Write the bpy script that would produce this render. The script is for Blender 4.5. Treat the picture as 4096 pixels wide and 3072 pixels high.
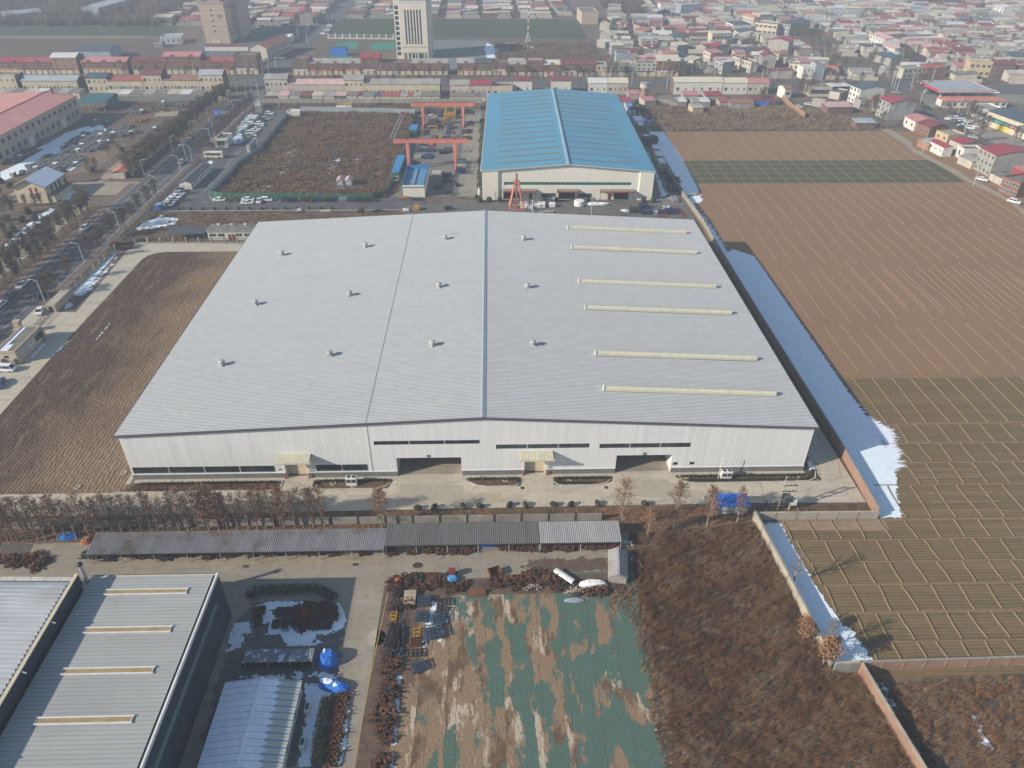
import bpy,math,random
import numpy as np
from mathutils import Vector,Matrix,Euler
from mathutils.geometry import tessellate_polygon
from math import radians,sin,cos,pi,hypot,atan2,sqrt,floor
SC=bpy.context.scene
for o in list(bpy.data.objects):
 bpy.data.objects.remove(o)
COL=SC.collection
CAM=np.array([72.9006,-112.5917,100.0])
PITCH,YAW,ROLL,FPX=0.602927,0.028824,0.005709,2924.845
def cam_axes():
 cp,sp,cy,sy=cos(PITCH),sin(PITCH),cos(YAW),sin(YAW)
 F=np.array([sy*cp,cy*cp,-sp]);R=np.array([cy,-sy,0.]);U=np.cross(R,F)
 c,s=cos(ROLL),sin(ROLL)
 return c*R+s*U,-s*R+c*U,F
RX,UX,FX=cam_axes()
cam=bpy.data.cameras.new('camera');co=bpy.data.objects.new('camera',cam);COL.objects.link(co)
cam.sensor_width=36;cam.lens=36*FPX/4096;cam.clip_start=1;cam.clip_end=6000
co.matrix_world=Matrix(((RX[0],UX[0],-FX[0],CAM[0]),(RX[1],UX[1],-FX[1],CAM[1]),(RX[2],UX[2],-FX[2],CAM[2]),(0,0,0,1)))
SC.camera=co
SUN_AZ,SUN_EL=radians(248.5),radians(26.5)
world=bpy.data.worlds.new('World');SC.world=world;world.use_nodes=True
wn=world.node_tree.nodes;wl=world.node_tree.links
bg=wn['Background'];sky=wn.new('ShaderNodeTexSky');sky.sky_type='NISHITA';sky.sun_disc=False
sky.sun_elevation=SUN_EL;sky.sun_rotation=SUN_AZ;sky.air_density=1.0;sky.dust_density=0.4;sky.ozone_density=1.0
wl.new(sky.outputs[0],bg.inputs[0]);bg.inputs[1].default_value=0.11
sl=bpy.data.lights.new('sun','SUN');so=bpy.data.objects.new('sun',sl);COL.objects.link(so)
sl.energy=4.6;sl.angle=radians(0.6);sl.color=(1.0,0.915,0.79)
so.rotation_euler=Vector((-sin(SUN_AZ)*cos(SUN_EL),-cos(SUN_AZ)*cos(SUN_EL),-sin(SUN_EL))).to_track_quat('-Z','Y').to_euler()
vs=SC.view_settings;vs.view_transform='Standard';vs.look='None';vs.exposure=0.4;vs.gamma=1.0;vs.use_curve_mapping=False
SC.render.engine='CYCLES'
SC.cycles.max_bounces=5;SC.cycles.diffuse_bounces=2;SC.cycles.glossy_bounces=2;SC.cycles.transparent_max_bounces=8
SC.cycles.use_denoising=True
SC.cycles.caustics_reflective=False;SC.cycles.caustics_refractive=False
SC.cycles.pixel_filter_type='BLACKMAN_HARRIS';SC.cycles.filter_width=1.5
rnd=random.Random(7)
VW=dict(O=(0,0,1.8517),A1=(0,0,.4973),A2=(1000,0,.4973),A3=(2000,0,.4973),A4=(3000,0,.4955),B1=(0,300,.4521),B2=(800,350,.4973),B3=(1800,300,.4973),B4=(2500,350,.7215),C1=(0,850,.4822),C2=(450,1600,.5425),C3=(1550,1600,.5425),C4=(2500,1600,.7215),D1=(0,1800,.4069),D2=(0,2200,.5257),D3=(800,2250,.4953),D4=(1500,2200,.5256),D5=(2500,2200,.5256),D6=(2900,2000,.6461),E1=(2400,0,.226),E2=(2850,0,.226),E3=(3300,200,.226),E4=(3650,350,.30135),E5=(3300,0,.35986),E6=(2400,300,.40687),F1=(500,300,.27125),F2=(1500,380,.26517),F3=(1880,700,.23508),F4=(2380,380,.31344),F5=(0,0,.27125),F6=(1000,0,.27125),F7=(0,1050,.30139),H1=(1550,2270,.47468),H2=(1000,2300,.33906),H3=(0,380,.5512),H4=(3550,300,.42992))
def G(v,x,y,z=0.):
 a=VW[v];X=a[0]+x*a[2];Y=a[1]+y*a[2]
 d=FX+RX*(X-2048)/FPX-UX*(Y-1536)/FPX
 t=(100.-z)/-d[2];q=CAM+d*t
 return(q[0],q[1])
def W(s,z=0.):
 out=[];v=None
 for t in s.split():
  if t in VW:v=t
  else:
   a,b=t.split(',');out.append(G(v,float(a),float(b),z))
 return out
ORD='first second third fourth fifth sixth seventh eighth ninth tenth eleventh twelfth thirteenth fourteenth fifteenth sixteenth seventeenth eighteenth nineteenth twentieth'.split()
def nth(i):
 if i<20:return ORD[i]
 n=i+1;return '%d%s'%(n,'th' if 10<n%100<14 else{1:'st',2:'nd',3:'rd'}.get(n%10,'th'))
def tag(o,label=None,cat=None,group=None,kind=None):
 if label:o['label']=label
 if cat:o['category']=cat
 if group:o['group']=group
 if kind:o['kind']=kind
 return o
def link(o,parent=None):
 COL.objects.link(o)
 if parent:o.parent=parent
 return o
def thing(name,label,cat,loc=(0,0,0),rz=0.,group=None):
 o=link(bpy.data.objects.new(name,None));o.empty_display_size=.2
 o.location=(loc[0],loc[1],loc[2]if len(loc)>2 else 0);o.rotation_euler=(0,0,rz)
 return tag(o,label,cat,group)
def kids(root):
 d={}
 for o in COL.objects:
  if o.parent:d.setdefault(o.parent.name,[]).append(o)
 return d
class Proto:
 """a finished thing remembered with its parts so that copies of it can be placed"""
 def __init__(s,root):
  s.root=root;s.used=False;d=kids(root)
  s.ch=[(c,d.get(c.name,[]))for c in d.get(root.name,[])]
 def place(s,label,loc,rz=0.,group=None,scale=1.,cat=None):
  if not s.used:r=s.root;s.used=True
  else:
   r=link(s.root.copy())
   for c,gs in s.ch:
    k=link(c.copy(),r)
    for g in gs:link(g.copy(),k)
  r.location=(loc[0],loc[1],loc[2]if len(loc)>2 else 0);r.rotation_euler=(0,0,rz)
  r.scale=(scale,)*3 if not isinstance(scale,tuple)else scale
  r['label']=label
  if group:r['group']=group
  if cat:r['category']=cat
  return r
class MB:
 def __init__(s):s.v=[];s.f=[];s.m=[]
 def poly(s,pts,m=0):
  n=len(s.v);s.v+=[tuple(p)for p in pts];s.f.append(tuple(range(n,n+len(pts))));s.m.append(m);return s
 def box(s,x0,y0,z0,x1,y1,z1,m=0,top=None):
  n=len(s.v)
  s.v+=[(x0,y0,z0),(x1,y0,z0),(x1,y1,z0),(x0,y1,z0),(x0,y0,z1),(x1,y0,z1),(x1,y1,z1),(x0,y1,z1)]
  for k,q in enumerate(((3,2,1,0),(4,5,6,7),(0,1,5,4),(1,2,6,5),(2,3,7,6),(3,0,4,7))):
   s.f.append(tuple(n+i for i in q));s.m.append(top if(top is not None and k==1)else m)
  return s
 def rbox(s,c,d,e=(0,0,0),m=0):
  R=Euler(e).to_matrix();n=len(s.v);c=Vector(c)
  for z in(-1,1):
   for x,y in((-1,-1),(1,-1),(1,1),(-1,1)):s.v.append(tuple(c+R@Vector((x*d[0]/2,y*d[1]/2,z*d[2]/2))))
  for q in((3,2,1,0),(4,5,6,7),(0,1,5,4),(1,2,6,5),(2,3,7,6),(3,0,4,7)):s.f.append(tuple(n+i for i in q));s.m.append(m)
  return s
 def tube(s,p,q,r0,r1=None,n=6,m=0,cap=True):
  if r1 is None:r1=r0
  p,q=Vector(p),Vector(q);d=(q-p)
  if d.length<1e-6:return s
  d.normalize();a=d.orthogonal().normalized();b=d.cross(a);k=len(s.v)
  for i in range(n):
   t=2*pi*i/n;w=a*cos(t)+b*sin(t);s.v.append(tuple(p+w*r0));s.v.append(tuple(q+w*r1))
  for i in range(n):
   j=(i+1)%n;s.f.append((k+2*i,k+2*j,k+2*j+1,k+2*i+1));s.m.append(m)
  if cap:
   s.f.append(tuple(k+2*i+1 for i in range(n)));s.m.append(m);s.f.append(tuple(k+2*i for i in reversed(range(n))));s.m.append(m)
  return s
 def bar(s,p,q,w,h=None,m=0):
  p,q=Vector(p),Vector(q);d=q-p
  if d.length<1e-6:return s
  h=h or w;d.normalize();up=Vector((0,0,1))if abs(d.z)<.98 else Vector((0,1,0));a=d.cross(up).normalized()*w/2;b=a.cross(d).normalized()*h/2;n=len(s.v)
  for c in(p,q):
   for x,y in((-1,-1),(1,-1),(1,1),(-1,1)):s.v.append(tuple(c+a*x+b*y))
  for f in((3,2,1,0),(4,5,6,7),(0,1,5,4),(1,2,6,5),(2,3,7,6),(3,0,4,7)):s.f.append(tuple(n+i for i in f));s.m.append(m)
  return s
 def prism(s,pts,z0,z1,m=0,top=None,bottom=False):
  n=len(pts);k=len(s.v);s.v+=[(p[0],p[1],z0)for p in pts]+[(p[0],p[1],z1)for p in pts]
  for i in range(n):
   j=(i+1)%n;s.f.append((k+i,k+j,k+n+j,k+n+i));s.m.append(m)
  s.f.append(tuple(k+n+i for i in range(n)));s.m.append(m if top is None else top)
  if bottom:s.f.append(tuple(k+i for i in reversed(range(n))));s.m.append(m)
  return s
 def lathe(s,c,prof,n=12,m=0):
  k=len(s.v);L=len(prof)
  for i in range(n):
   t=2*pi*i/n
   for r,z in prof:s.v.append((c[0]+r*cos(t),c[1]+r*sin(t),c[2]+z))
  for i in range(n):
   j=(i+1)%n
   for a in range(L-1):s.f.append((k+i*L+a,k+j*L+a,k+j*L+a+1,k+i*L+a+1));s.m.append(m)
  if prof[-1][0]>.01:s.f.append(tuple(k+i*L+L-1 for i in range(n)));s.m.append(m)
  return s
 def blob(s,c,r,n=9,k=6,j=.12,m=0,rs=None,flat=0.):
  R=rs or rnd;prof=[]
  i0=len(s.v);top=None
  for b in range(k+1):
   th=pi*b/k
   for a in range(n):
    ph=2*pi*a/n;q=1+R.uniform(-j,j)
    s.v.append((c[0]+r[0]*sin(th)*cos(ph)*q,c[1]+r[1]*sin(th)*sin(ph)*q,max(c[2]+r[2]*cos(th)*q,flat)))
  for b in range(k):
   for a in range(n):
    e=(a+1)%n;s.f.append((i0+b*n+a,i0+(b+1)*n+a,i0+(b+1)*n+e,i0+b*n+e));s.m.append(m)
  return s
 def mesh(s,name,mats):
  me=bpy.data.meshes.new(name);me.from_pydata(s.v,[],s.f)
  for q in(mats if isinstance(mats,(list,tuple))else[mats]):me.materials.append(q)
  if any(s.m):me.polygons.foreach_set('material_index',s.m)
  me.update();return me
 def build(s,name,mats,parent=None,smooth=False,loc=None):
  me=s.mesh(name,mats)
  if smooth:me.polygons.foreach_set('use_smooth',[True]*len(me.polygons))
  o=link(bpy.data.objects.new(name,me),parent)
  if loc:o.location=loc
  return o
def npmesh(name,V,F,mats,mi=None):
 """triangles from arrays"""
 me=bpy.data.meshes.new(name);nv,nf=len(V),len(F)
 me.vertices.add(nv);me.vertices.foreach_set('co',np.asarray(V,np.float32).ravel())
 me.loops.add(nf*3);me.loops.foreach_set('vertex_index',np.asarray(F,np.int32).ravel())
 me.polygons.add(nf);me.polygons.foreach_set('loop_start',np.arange(0,nf*3,3,dtype=np.int32));me.polygons.foreach_set('loop_total',np.full(nf,3,np.int32))
 for q in(mats if isinstance(mats,(list,tuple))else[mats]):me.materials.append(q)
 if mi is not None:me.polygons.foreach_set('material_index',np.asarray(mi,np.int32))
 me.update(calc_edges=True);me.validate();return me
class NT:
 def __init__(s,name):
  s.mat=bpy.data.materials.new(name);s.mat.use_nodes=True;s.t=s.mat.node_tree;s.b=s.t.nodes['Principled BSDF'];s._p=None
 def n(s,typ,**kw):
  nd=s.t.nodes.new('ShaderNode'+typ)
  for k,v in kw.items():setattr(nd,k,v)
  return nd
 def l(s,a,b):s.t.links.new(a,b)
 def pos(s):
  if s._p is None:s._p=s.n('NewGeometry').outputs['Position']
  return s._p
 def obj(s):return s.n('TexCoord').outputs['Object']
 def mp(s,v,sc=(1,1,1),rot=(0,0,0),loc=(0,0,0)):
  m=s.n('Mapping');m.inputs['Scale'].default_value=sc;m.inputs['Rotation'].default_value=rot;m.inputs['Location'].default_value=loc;s.l(v,m.inputs[0]);return m.outputs[0]
 def noise(s,v,scale,detail=5.,rough=.6,dist=0.):
  q=s.n('TexNoise');q.inputs['Scale'].default_value=scale;q.inputs['Detail'].default_value=detail;q.inputs['Roughness'].default_value=rough;q.inputs['Distortion'].default_value=dist;s.l(v,q.inputs['Vector']);return q.outputs['Fac']
 def ramp(s,f,a,b):
  m=s.n('MapRange');m.clamp=True;s.l(f,m.inputs[0]);m.inputs[1].default_value=a;m.inputs[2].default_value=b;return m.outputs[0]
 def mix(s,f,a,b):
  m=s.n('Mix');m.data_type='RGBA'
  for k,x in((0,f),(6,a),(7,b)):
   if isinstance(x,bpy.types.NodeSocket):s.l(x,m.inputs[k])
   elif k==0:m.inputs[0].default_value=x
   else:m.inputs[k].default_value=(*x[:3],1)
  return m.outputs[2]
 def math(s,op,a,b=0.):
  m=s.n('Math',operation=op)
  for k,x in((0,a),(1,b)):
   if isinstance(x,bpy.types.NodeSocket):s.l(x,m.inputs[k])
   else:m.inputs[k].default_value=x
  return m.outputs[0]
 def sep(s,v):q=s.n('SeparateXYZ');s.l(v,q.inputs[0]);return q.outputs
 def bump(s,h,d=.1,st=1.):
  q=s.n('Bump');q.inputs['Distance'].default_value=d;q.inputs['Strength'].default_value=st;s.l(h,q.inputs['Height']);s.l(q.outputs[0],s.b.inputs['Normal'])
 def out(s,c,rough=.85,metal=0.,spec=.3):
  if isinstance(c,bpy.types.NodeSocket):s.l(c,s.b.inputs['Base Color'])
  else:s.b.inputs['Base Color'].default_value=(*c,1)
  s.b.inputs['Roughness'].default_value=rough;s.b.inputs['Metallic'].default_value=metal;s.b.inputs['Specular IOR Level'].default_value=spec
  return s.mat
def mat(name,c,c2=None,s=1.,lo=.38,hi=.62,c3=None,s3=.1,lo3=.55,hi3=.65,rough=.85,metal=0.,spec=.3,st=(1,1,1),bump=0.,bs=None,local=False,detail=6.):
 k=NT(name);v=k.obj()if local else k.pos()
 if st!=(1,1,1):vv=k.mp(v,st)
 else:vv=v
 col=c
 if c2:col=k.mix(k.ramp(k.noise(vv,s,detail),lo,hi),c,c2)
 if c3:col=k.mix(k.ramp(k.noise(v,s3,5.),lo3,hi3),col,c3)
 if bump:k.bump(k.noise(vv,bs or s*3,4.),bump)
 return k.out(col,rough,metal,spec)
def sheet_metal(name,c,pitch=.3,axis=0,amp=.12,rough=.5,var=.06,metal=0.,dirt=None,local=False):
 """profiled metal cladding: fine upright ribs with a little dirt and panel to panel difference"""
 k=NT(name);v=k.obj()if local else k.pos();x=k.sep(v)[axis]
 w=k.math('PINGPONG',x,pitch/2);w=k.math('DIVIDE',w,pitch/2)
 st=[.02,.02,.02];st[axis]=.9;sm=[.012]*3;sm[axis]=6.
 n1=k.noise(k.mp(v,tuple(st)),1.,2.);n2=k.noise(k.mp(v,tuple(sm)),1.,3.)
 d=dirt or tuple(a*.6 for a in c)
 col=k.mix(k.ramp(n1,.3,.75),tuple(min(1,a*(1+var))for a in c),tuple(a*(1-var*2.)for a in c))
 col=k.mix(k.math('MULTIPLY',k.ramp(n2,.5,.9),.45),col,d)
 col=k.mix(k.math('MULTIPLY',k.ramp(w,.0,.3),amp),tuple(a*.55 for a in c),col)if False else col
 k.bump(k.ramp(w,.15,.45),.04,.8)
 return k.out(col,rough,metal,.4)
def glass(name,c=(.015,.025,.03),rough=.12):
 k=NT(name);n=k.noise(k.pos(),.35,2.)
 return k.out(k.mix(k.ramp(n,.4,.65),c,tuple(a*2.2+.004 for a in c)),rough,0.,.6)
M={}
def mm(name,*a,**k):M[name]=mat(name,*a,**k)
mm('earth',(.115,.082,.060),(.185,.135,.10),.35,c3=(.085,.06,.045),s3=.05,bump=.15,bs=1.5)
mm('dry_grass_ground',(.10,.068,.045),(.19,.135,.085),.8,c3=(.07,.05,.036),s3=.12,lo3=.5,hi3=.7,bump=.3,bs=2.)
mm('asphalt',(.088,.088,.092),(.12,.118,.116),.22,c3=(.12,.115,.108),s3=.06,lo3=.58,hi3=.75,rough=.9)
mm('street_asphalt',(.085,.085,.088),(.12,.118,.115),.2,c3=(.15,.14,.13),s3=.05,rough=.9)
mm('pavement',(.20,.135,.115),(.15,.105,.09),.7,c3=(.12,.10,.085),s3=.15,lo3=.5,hi3=.7)
mm('marking',(.55,.54,.50),(.20,.20,.19),1.2,lo=.45,hi=.7)
mm('yellow_paint',(.50,.34,.08),(.28,.22,.12),1.5,lo=.4,hi=.7)
mm('kerb',(.50,.48,.43),(.36,.34,.30),1.)
mm('soil_bed',(.115,.066,.036),(.16,.10,.055),1.5,c3=(.07,.045,.03),s3=.5,lo3=.5,hi3=.65,bump=.3,bs=3.)
mm('rust',(.065,.032,.019),(.115,.055,.03),1.3,c3=(.04,.024,.018),s3=.5,lo3=.48,hi3=.6,local=True)
mm('rust_bright',(.17,.068,.03),(.10,.045,.025),1.2,local=True)
mm('rust_dark',(.045,.028,.022),(.09,.045,.03),1.5,local=True)
mm('iron',(.03,.031,.035),(.055,.052,.05),1.,local=True)
mm('blue_frame',(.045,.07,.11),(.065,.09,.135),1.)
mm('navy',(.018,.032,.10),(.03,.045,.12),1.,local=True)
mm('orange',(.55,.14,.035),(.45,.10,.03),1.)
mm('yellow',(.50,.29,.035),(.40,.22,.03),1.,local=True)
mm('red_paint',(.32,.035,.03),(.25,.04,.03),1.,local=True)
mm('gantry_red',(.62,.20,.14),(.52,.16,.11),.4,rough=.6)
mm('white',(.72,.71,.68),(.62,.61,.57),.8,rough=.6)
mm('white_wrap',(.80,.79,.76),(.68,.67,.66),1.5,bump=.1,bs=2.)
mm('off_white',(.60,.57,.49),(.52,.49,.42),.6)
mm('cream',(.62,.54,.38),(.55,.47,.33),.3,rough=.7)
mm('cream_wall',(.60,.51,.36),(.50,.42,.30),.35,c3=(.40,.34,.26),s3=.2,lo3=.6,hi3=.8)
mm('grey_wall',(.36,.33,.29),(.29,.265,.235),.3,c3=(.22,.20,.18),s3=.25,lo3=.58,hi3=.75)
mm('pale_wall',(.52,.46,.37),(.43,.38,.31),.25,c3=(.34,.30,.25),s3=.3,lo3=.6,hi3=.8)
mm('bluegrey_wall',(.33,.37,.40),(.27,.30,.33),.25)
mm('white_wall',(.68,.65,.58),(.60,.57,.51),.3)
mm('yellow_wall',(.52,.40,.22),(.46,.35,.2),.3)
mm('plaster_patchy',(.30,.29,.28),(.40,.385,.37),.5,c3=(.22,.215,.21),s3=.3,lo3=.5,hi3=.6)
mm('concrete_grey',(.30,.285,.25),(.22,.21,.185),.5,c3=(.40,.38,.33),s3=.25,lo3=.56,hi3=.7)
mm('concrete_pale',(.46,.40,.30),(.36,.31,.235),.5,c3=(.28,.24,.19),s3=.3,lo3=.58,hi3=.7)
mm('dark_inside',(.02,.02,.02))
mm('dark_metal',(.05,.052,.055),rough=.5)
mm('trim_grey',(.10,.105,.115),rough=.5)
mm('steel',(.42,.43,.43),(.34,.35,.35),1.,rough=.45,metal=.3)
mm('galv',(.50,.50,.49),(.42,.42,.41),.6,rough=.45,metal=.2)
mm('tyre',(.02,.02,.02))
mm('trunk_bark',(.16,.115,.085),(.24,.18,.135),2.,local=True)
mm('pale_bark',(.33,.28,.21),(.22,.17,.125),2.,local=True)
mm('twig',(.15,.105,.078),(.20,.145,.108),1.,local=True)
mm('twig_olive',(.12,.092,.056),(.16,.12,.075),1.,local=True)
mm('twig_grey',(.13,.10,.085),(.18,.14,.118),1.,local=True)
mm('leaf_brown',(.27,.135,.07),(.37,.20,.11),1.2,local=True)
mm('leaf_rust',(.20,.09,.044),(.29,.14,.07),1.2,local=True)
mm('leaf_gold',(.34,.19,.08),(.25,.13,.06),1.2,local=True)
mm('evergreen',(.028,.036,.017),(.048,.056,.026),1.,local=True)
mm('hedge_green',(.022,.028,.014),(.042,.046,.022),1.4)
mm('weed_rust',(.185,.088,.036),(.25,.13,.056),.25)
mm('weed_dark',(.12,.062,.03),(.165,.09,.044),.25)
mm('weed_straw',(.31,.205,.115),(.23,.15,.083),.25)
mm('weed_grey',(.20,.14,.092),(.26,.185,.125),.25)
mm('green_sheet',(.025,.14,.075),(.02,.11,.06),.3,rough=.6)
mm('green_net',(.06,.30,.20),(.04,.22,.15),.3)
mm('bluegreen_sheet',(.06,.16,.17),(.05,.13,.14),.4)
mm('blue_roof_small',(.04,.24,.52),(.035,.20,.45),.3,rough=.45)
mm('blue_tarp',(.02,.13,.50),(.035,.19,.60),1.2,bump=.12,bs=2.)
mm('blue_sign',(.02,.16,.62),rough=.5)
mm('snow',(.82,.85,.90),(.72,.76,.82),.6)
mm('roof_tin_grey',(.34,.32,.29),(.26,.245,.22),.2,st=(1,1,1),c3=(.42,.40,.36),s3=.08)
mm('roof_tin_beige',(.46,.40,.31),(.38,.33,.26),.2,c3=(.52,.47,.38),s3=.08)
mm('roof_cream',(.60,.54,.42),(.52,.47,.37),.2)
mm('roof_white',(.62,.61,.58),(.52,.52,.51),.2)
mm('roof_bluegrey',(.36,.40,.43),(.30,.335,.36),.2)
mm('roof_red',(.36,.095,.08),(.29,.08,.07),.2,rough=.6)
mm('roof_crimson',(.33,.05,.065),(.27,.045,.055),.2,rough=.55)
mm('roof_maroon',(.20,.062,.07),(.16,.05,.055),.2)
mm('roof_pink',(.48,.21,.21),(.42,.18,.18),.2)
mm('roof_faded_pink',(.56,.40,.38),(.50,.28,.28),.25)
mm('roof_orange',(.48,.19,.13),(.42,.16,.11),.2)
mm('roof_tile_brown',(.30,.15,.105),(.24,.12,.085),.3)
mm('roof_slate',(.06,.085,.11),(.075,.10,.13),.2,rough=.6)
mm('roof_felt',(.16,.145,.125),(.22,.20,.175),.3,c3=(.11,.10,.09),s3=.2)
mm('roof_blue',(.07,.15,.28),(.06,.12,.23),.3)
mm('brick',(.19,.085,.06),(.24,.11,.08),.6,c3=(.16,.07,.05),s3=.3)
mm('brick_brown',(.15,.085,.07),(.19,.11,.09),.5)
mm('brick_orange',(.38,.19,.105),(.30,.155,.09),.5)
mm('tan_tile',(.47,.36,.27),(.42,.32,.24),.25)
mm('wood',(.20,.13,.08),(.26,.18,.11),1.,local=True)
mm('timber_pale',(.42,.36,.26),(.34,.28,.2),1.,local=True)
mm('glass_teal',(.02,.10,.095),(.03,.16,.15),.4,rough=.2)
mm('frame_white',(.66,.66,.63))
mm('door_red',(.20,.03,.028))
mm('door_teal',(.03,.22,.21))
mm('sign_red',(.50,.03,.04));mm('sign_green',(.03,.17,.12));mm('sign_dark',(.03,.03,.035));mm('sign_white',(.7,.7,.68));mm('sign_yellow',(.6,.5,.05));mm('sign_amber',(.5,.26,.04));mm('text_white',(.75,.75,.72))
mm('green_box',(.03,.20,.14))
M['glass']=glass('glass');M['car_glass']=glass('car_glass',(.012,.014,.017),.08)
M['wall_sheet']=sheet_metal('wall_sheet',(.74,.735,.72),.30,0,var=.05)
M['wall_sheet_cream']=sheet_metal('wall_sheet_cream',(.75,.71,.61),.35,0,var=.03,dirt=(.5,.43,.3))
M['wall_blue_dark']=sheet_metal('wall_blue_dark',(.032,.047,.07),.35,1,var=.04)
def roof_sheets():
 k=NT('roof_metal');p=k.pos();n1=k.noise(k.mp(p,(.03,.7,1)),1.,3.);n2=k.noise(k.mp(p,(.25,2.1,1)),1.,4.);n3=k.noise(p,.05,5.,.65,.4);n4=k.noise(k.mp(p,(.06,1.6,1),(0,0,0),(9,4,0)),1.,6.)
 col=k.mix(k.ramp(n1,.3,.7),(.36,.37,.362),(.285,.30,.295));col=k.mix(k.math('MULTIPLY',k.ramp(n2,.45,.75),.45),col,(.25,.262,.262));col=k.mix(k.math('MULTIPLY',k.ramp(n3,.5,.72),.4),col,(.27,.285,.288));col=k.mix(k.math('MULTIPLY',k.ramp(n4,.62,.75),.5),col,(.235,.225,.20))
 return k.out(col,.42,0.,.5)
M['roof_metal']=roof_sheets()
M['roof_metal_grey']=mat('roof_metal_grey',(.40,.405,.385),(.36,.36,.345),.3,c3=(.34,.345,.33),s3=.05,rough=.5,st=(.1,1.2,1))
M['seam']=mat('seam',(.58,.585,.575),(.52,.525,.515),.5,rough=.4)
M['roof_blue_big']=mat('roof_blue_big',(.10,.295,.43),(.09,.26,.39),.08,c3=(.11,.27,.37),s3=.02,lo3=.5,hi3=.6,rough=.45,spec=.4)
M['cap_cream']=mat('cap_cream',(.60,.57,.42),(.52,.50,.38),.8)
M['translucent_strip']=mat('translucent_strip',(.40,.30,.16),(.32,.24,.13),.6,rough=.4)
M['carpaint']={}
for n_,c_ in dict(white=(.78,.78,.77),silver=(.40,.41,.42),grey=(.12,.125,.13),black=(.02,.021,.023),brown=(.085,.05,.04),red=(.35,.03,.03),green=(.10,.36,.20),blue=(.06,.12,.25)).items():
 k_=NT('car_paint_'+n_);M['carpaint'][n_]=k_.out(k_.mix(k_.noise(k_.obj(),.6,2.),c_,tuple(a*.93 for a in c_)),.28,0.,.5)
def brick_mat(name,c1,c2,mortar,sc=1.,wall_axis=0):
 k=NT(name);p=k.sep(k.pos());cb=k.n('CombineXYZ');a=p[0]if wall_axis==0 else k.math('ADD',p[0],p[1]);k.l(a,cb.inputs[0]);k.l(p[2],cb.inputs[1])
 b=k.n('TexBrick');k.l(cb.outputs[0],b.inputs[0]);b.inputs['Color1'].default_value=(*c1,1);b.inputs['Color2'].default_value=(*c2,1);b.inputs['Mortar'].default_value=(*mortar,1)
 b.inputs['Scale'].default_value=sc;b.inputs['Brick Width'].default_value=.6;b.inputs['Row Height'].default_value=.22;b.inputs['Mortar Size'].default_value=.02
 c=k.mix(k.math('MULTIPLY',k.ramp(k.noise(k.pos(),.4,4.),.4,.7),.5),b.outputs[0],tuple(x*.7 for x in c1))
 return k.out(c)
M['plinth']=brick_mat('plinth',(.17,.17,.175),(.24,.235,.23),(.12,.12,.12))
M['brick_wall']=brick_mat('brick_wall',(.30,.165,.105),(.36,.21,.14),(.30,.24,.18),.9,1)
M['block_wall']=brick_mat('block_wall',(.42,.375,.30),(.36,.32,.26),(.30,.27,.22),.8,1)
def concrete(name,c,c2,slab=6.,line=.35,stain=(.18,.16,.14),tracks=None):
 """cast slabs: joints, blotches and tyre stains"""
 k=NT(name);p=k.pos();n1=k.noise(p,.18,6.);n2=k.noise(p,.9,5.);n3=k.noise(k.mp(p,(.06,.25,1),(0,0,.25)),1.,6.,.65,1.2)
 col=k.mix(k.ramp(n1,.35,.65),c,c2);col=k.mix(k.math('MULTIPLY',k.ramp(n2,.45,.7),.35),col,stain)
 col=k.mix(k.math('MULTIPLY',k.ramp(n3,.54,.72),.55),col,stain)
 xy=k.sep(p);wob=k.math('MULTIPLY',k.math('SUBTRACT',k.noise(p,.5,3.),.5),.12)
 for ax in(0,1):
  q=k.math('PINGPONG',k.math('ADD',xy[ax],wob),slab/2);col=k.mix(k.math('MULTIPLY',k.math('LESS_THAN',q,.05),line),col,(.10,.09,.08))
 crack=k.n('TexVoronoi');crack.feature='DISTANCE_TO_EDGE';crack.inputs['Scale'].default_value=.09;k.l(k.mp(p,(1,1,1)),crack.inputs['Vector'])
 wv=k.math('ADD',crack.outputs[0],k.math('MULTIPLY',k.math('SUBTRACT',k.noise(p,.6,5.),.5),.03))
 col=k.mix(k.math('MULTIPLY',k.math('LESS_THAN',k.math('ABSOLUTE',wv),.0035),.5),col,(.09,.08,.07))
 return k.out(col,.9)
M['yard_concrete']=concrete('yard_concrete',(.33,.285,.215),(.27,.23,.175),7.)
M['drive_concrete']=concrete('drive_concrete',(.52,.46,.355),(.44,.39,.305),9.,.2,(.27,.24,.20))
M['works_concrete']=concrete('works_concrete',(.205,.19,.17),(.165,.152,.14),8.,.3,(.11,.10,.09))
M['lane_concrete']=concrete('lane_concrete',(.36,.30,.215),(.30,.25,.185),9.,.1,(.22,.18,.14))
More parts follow.
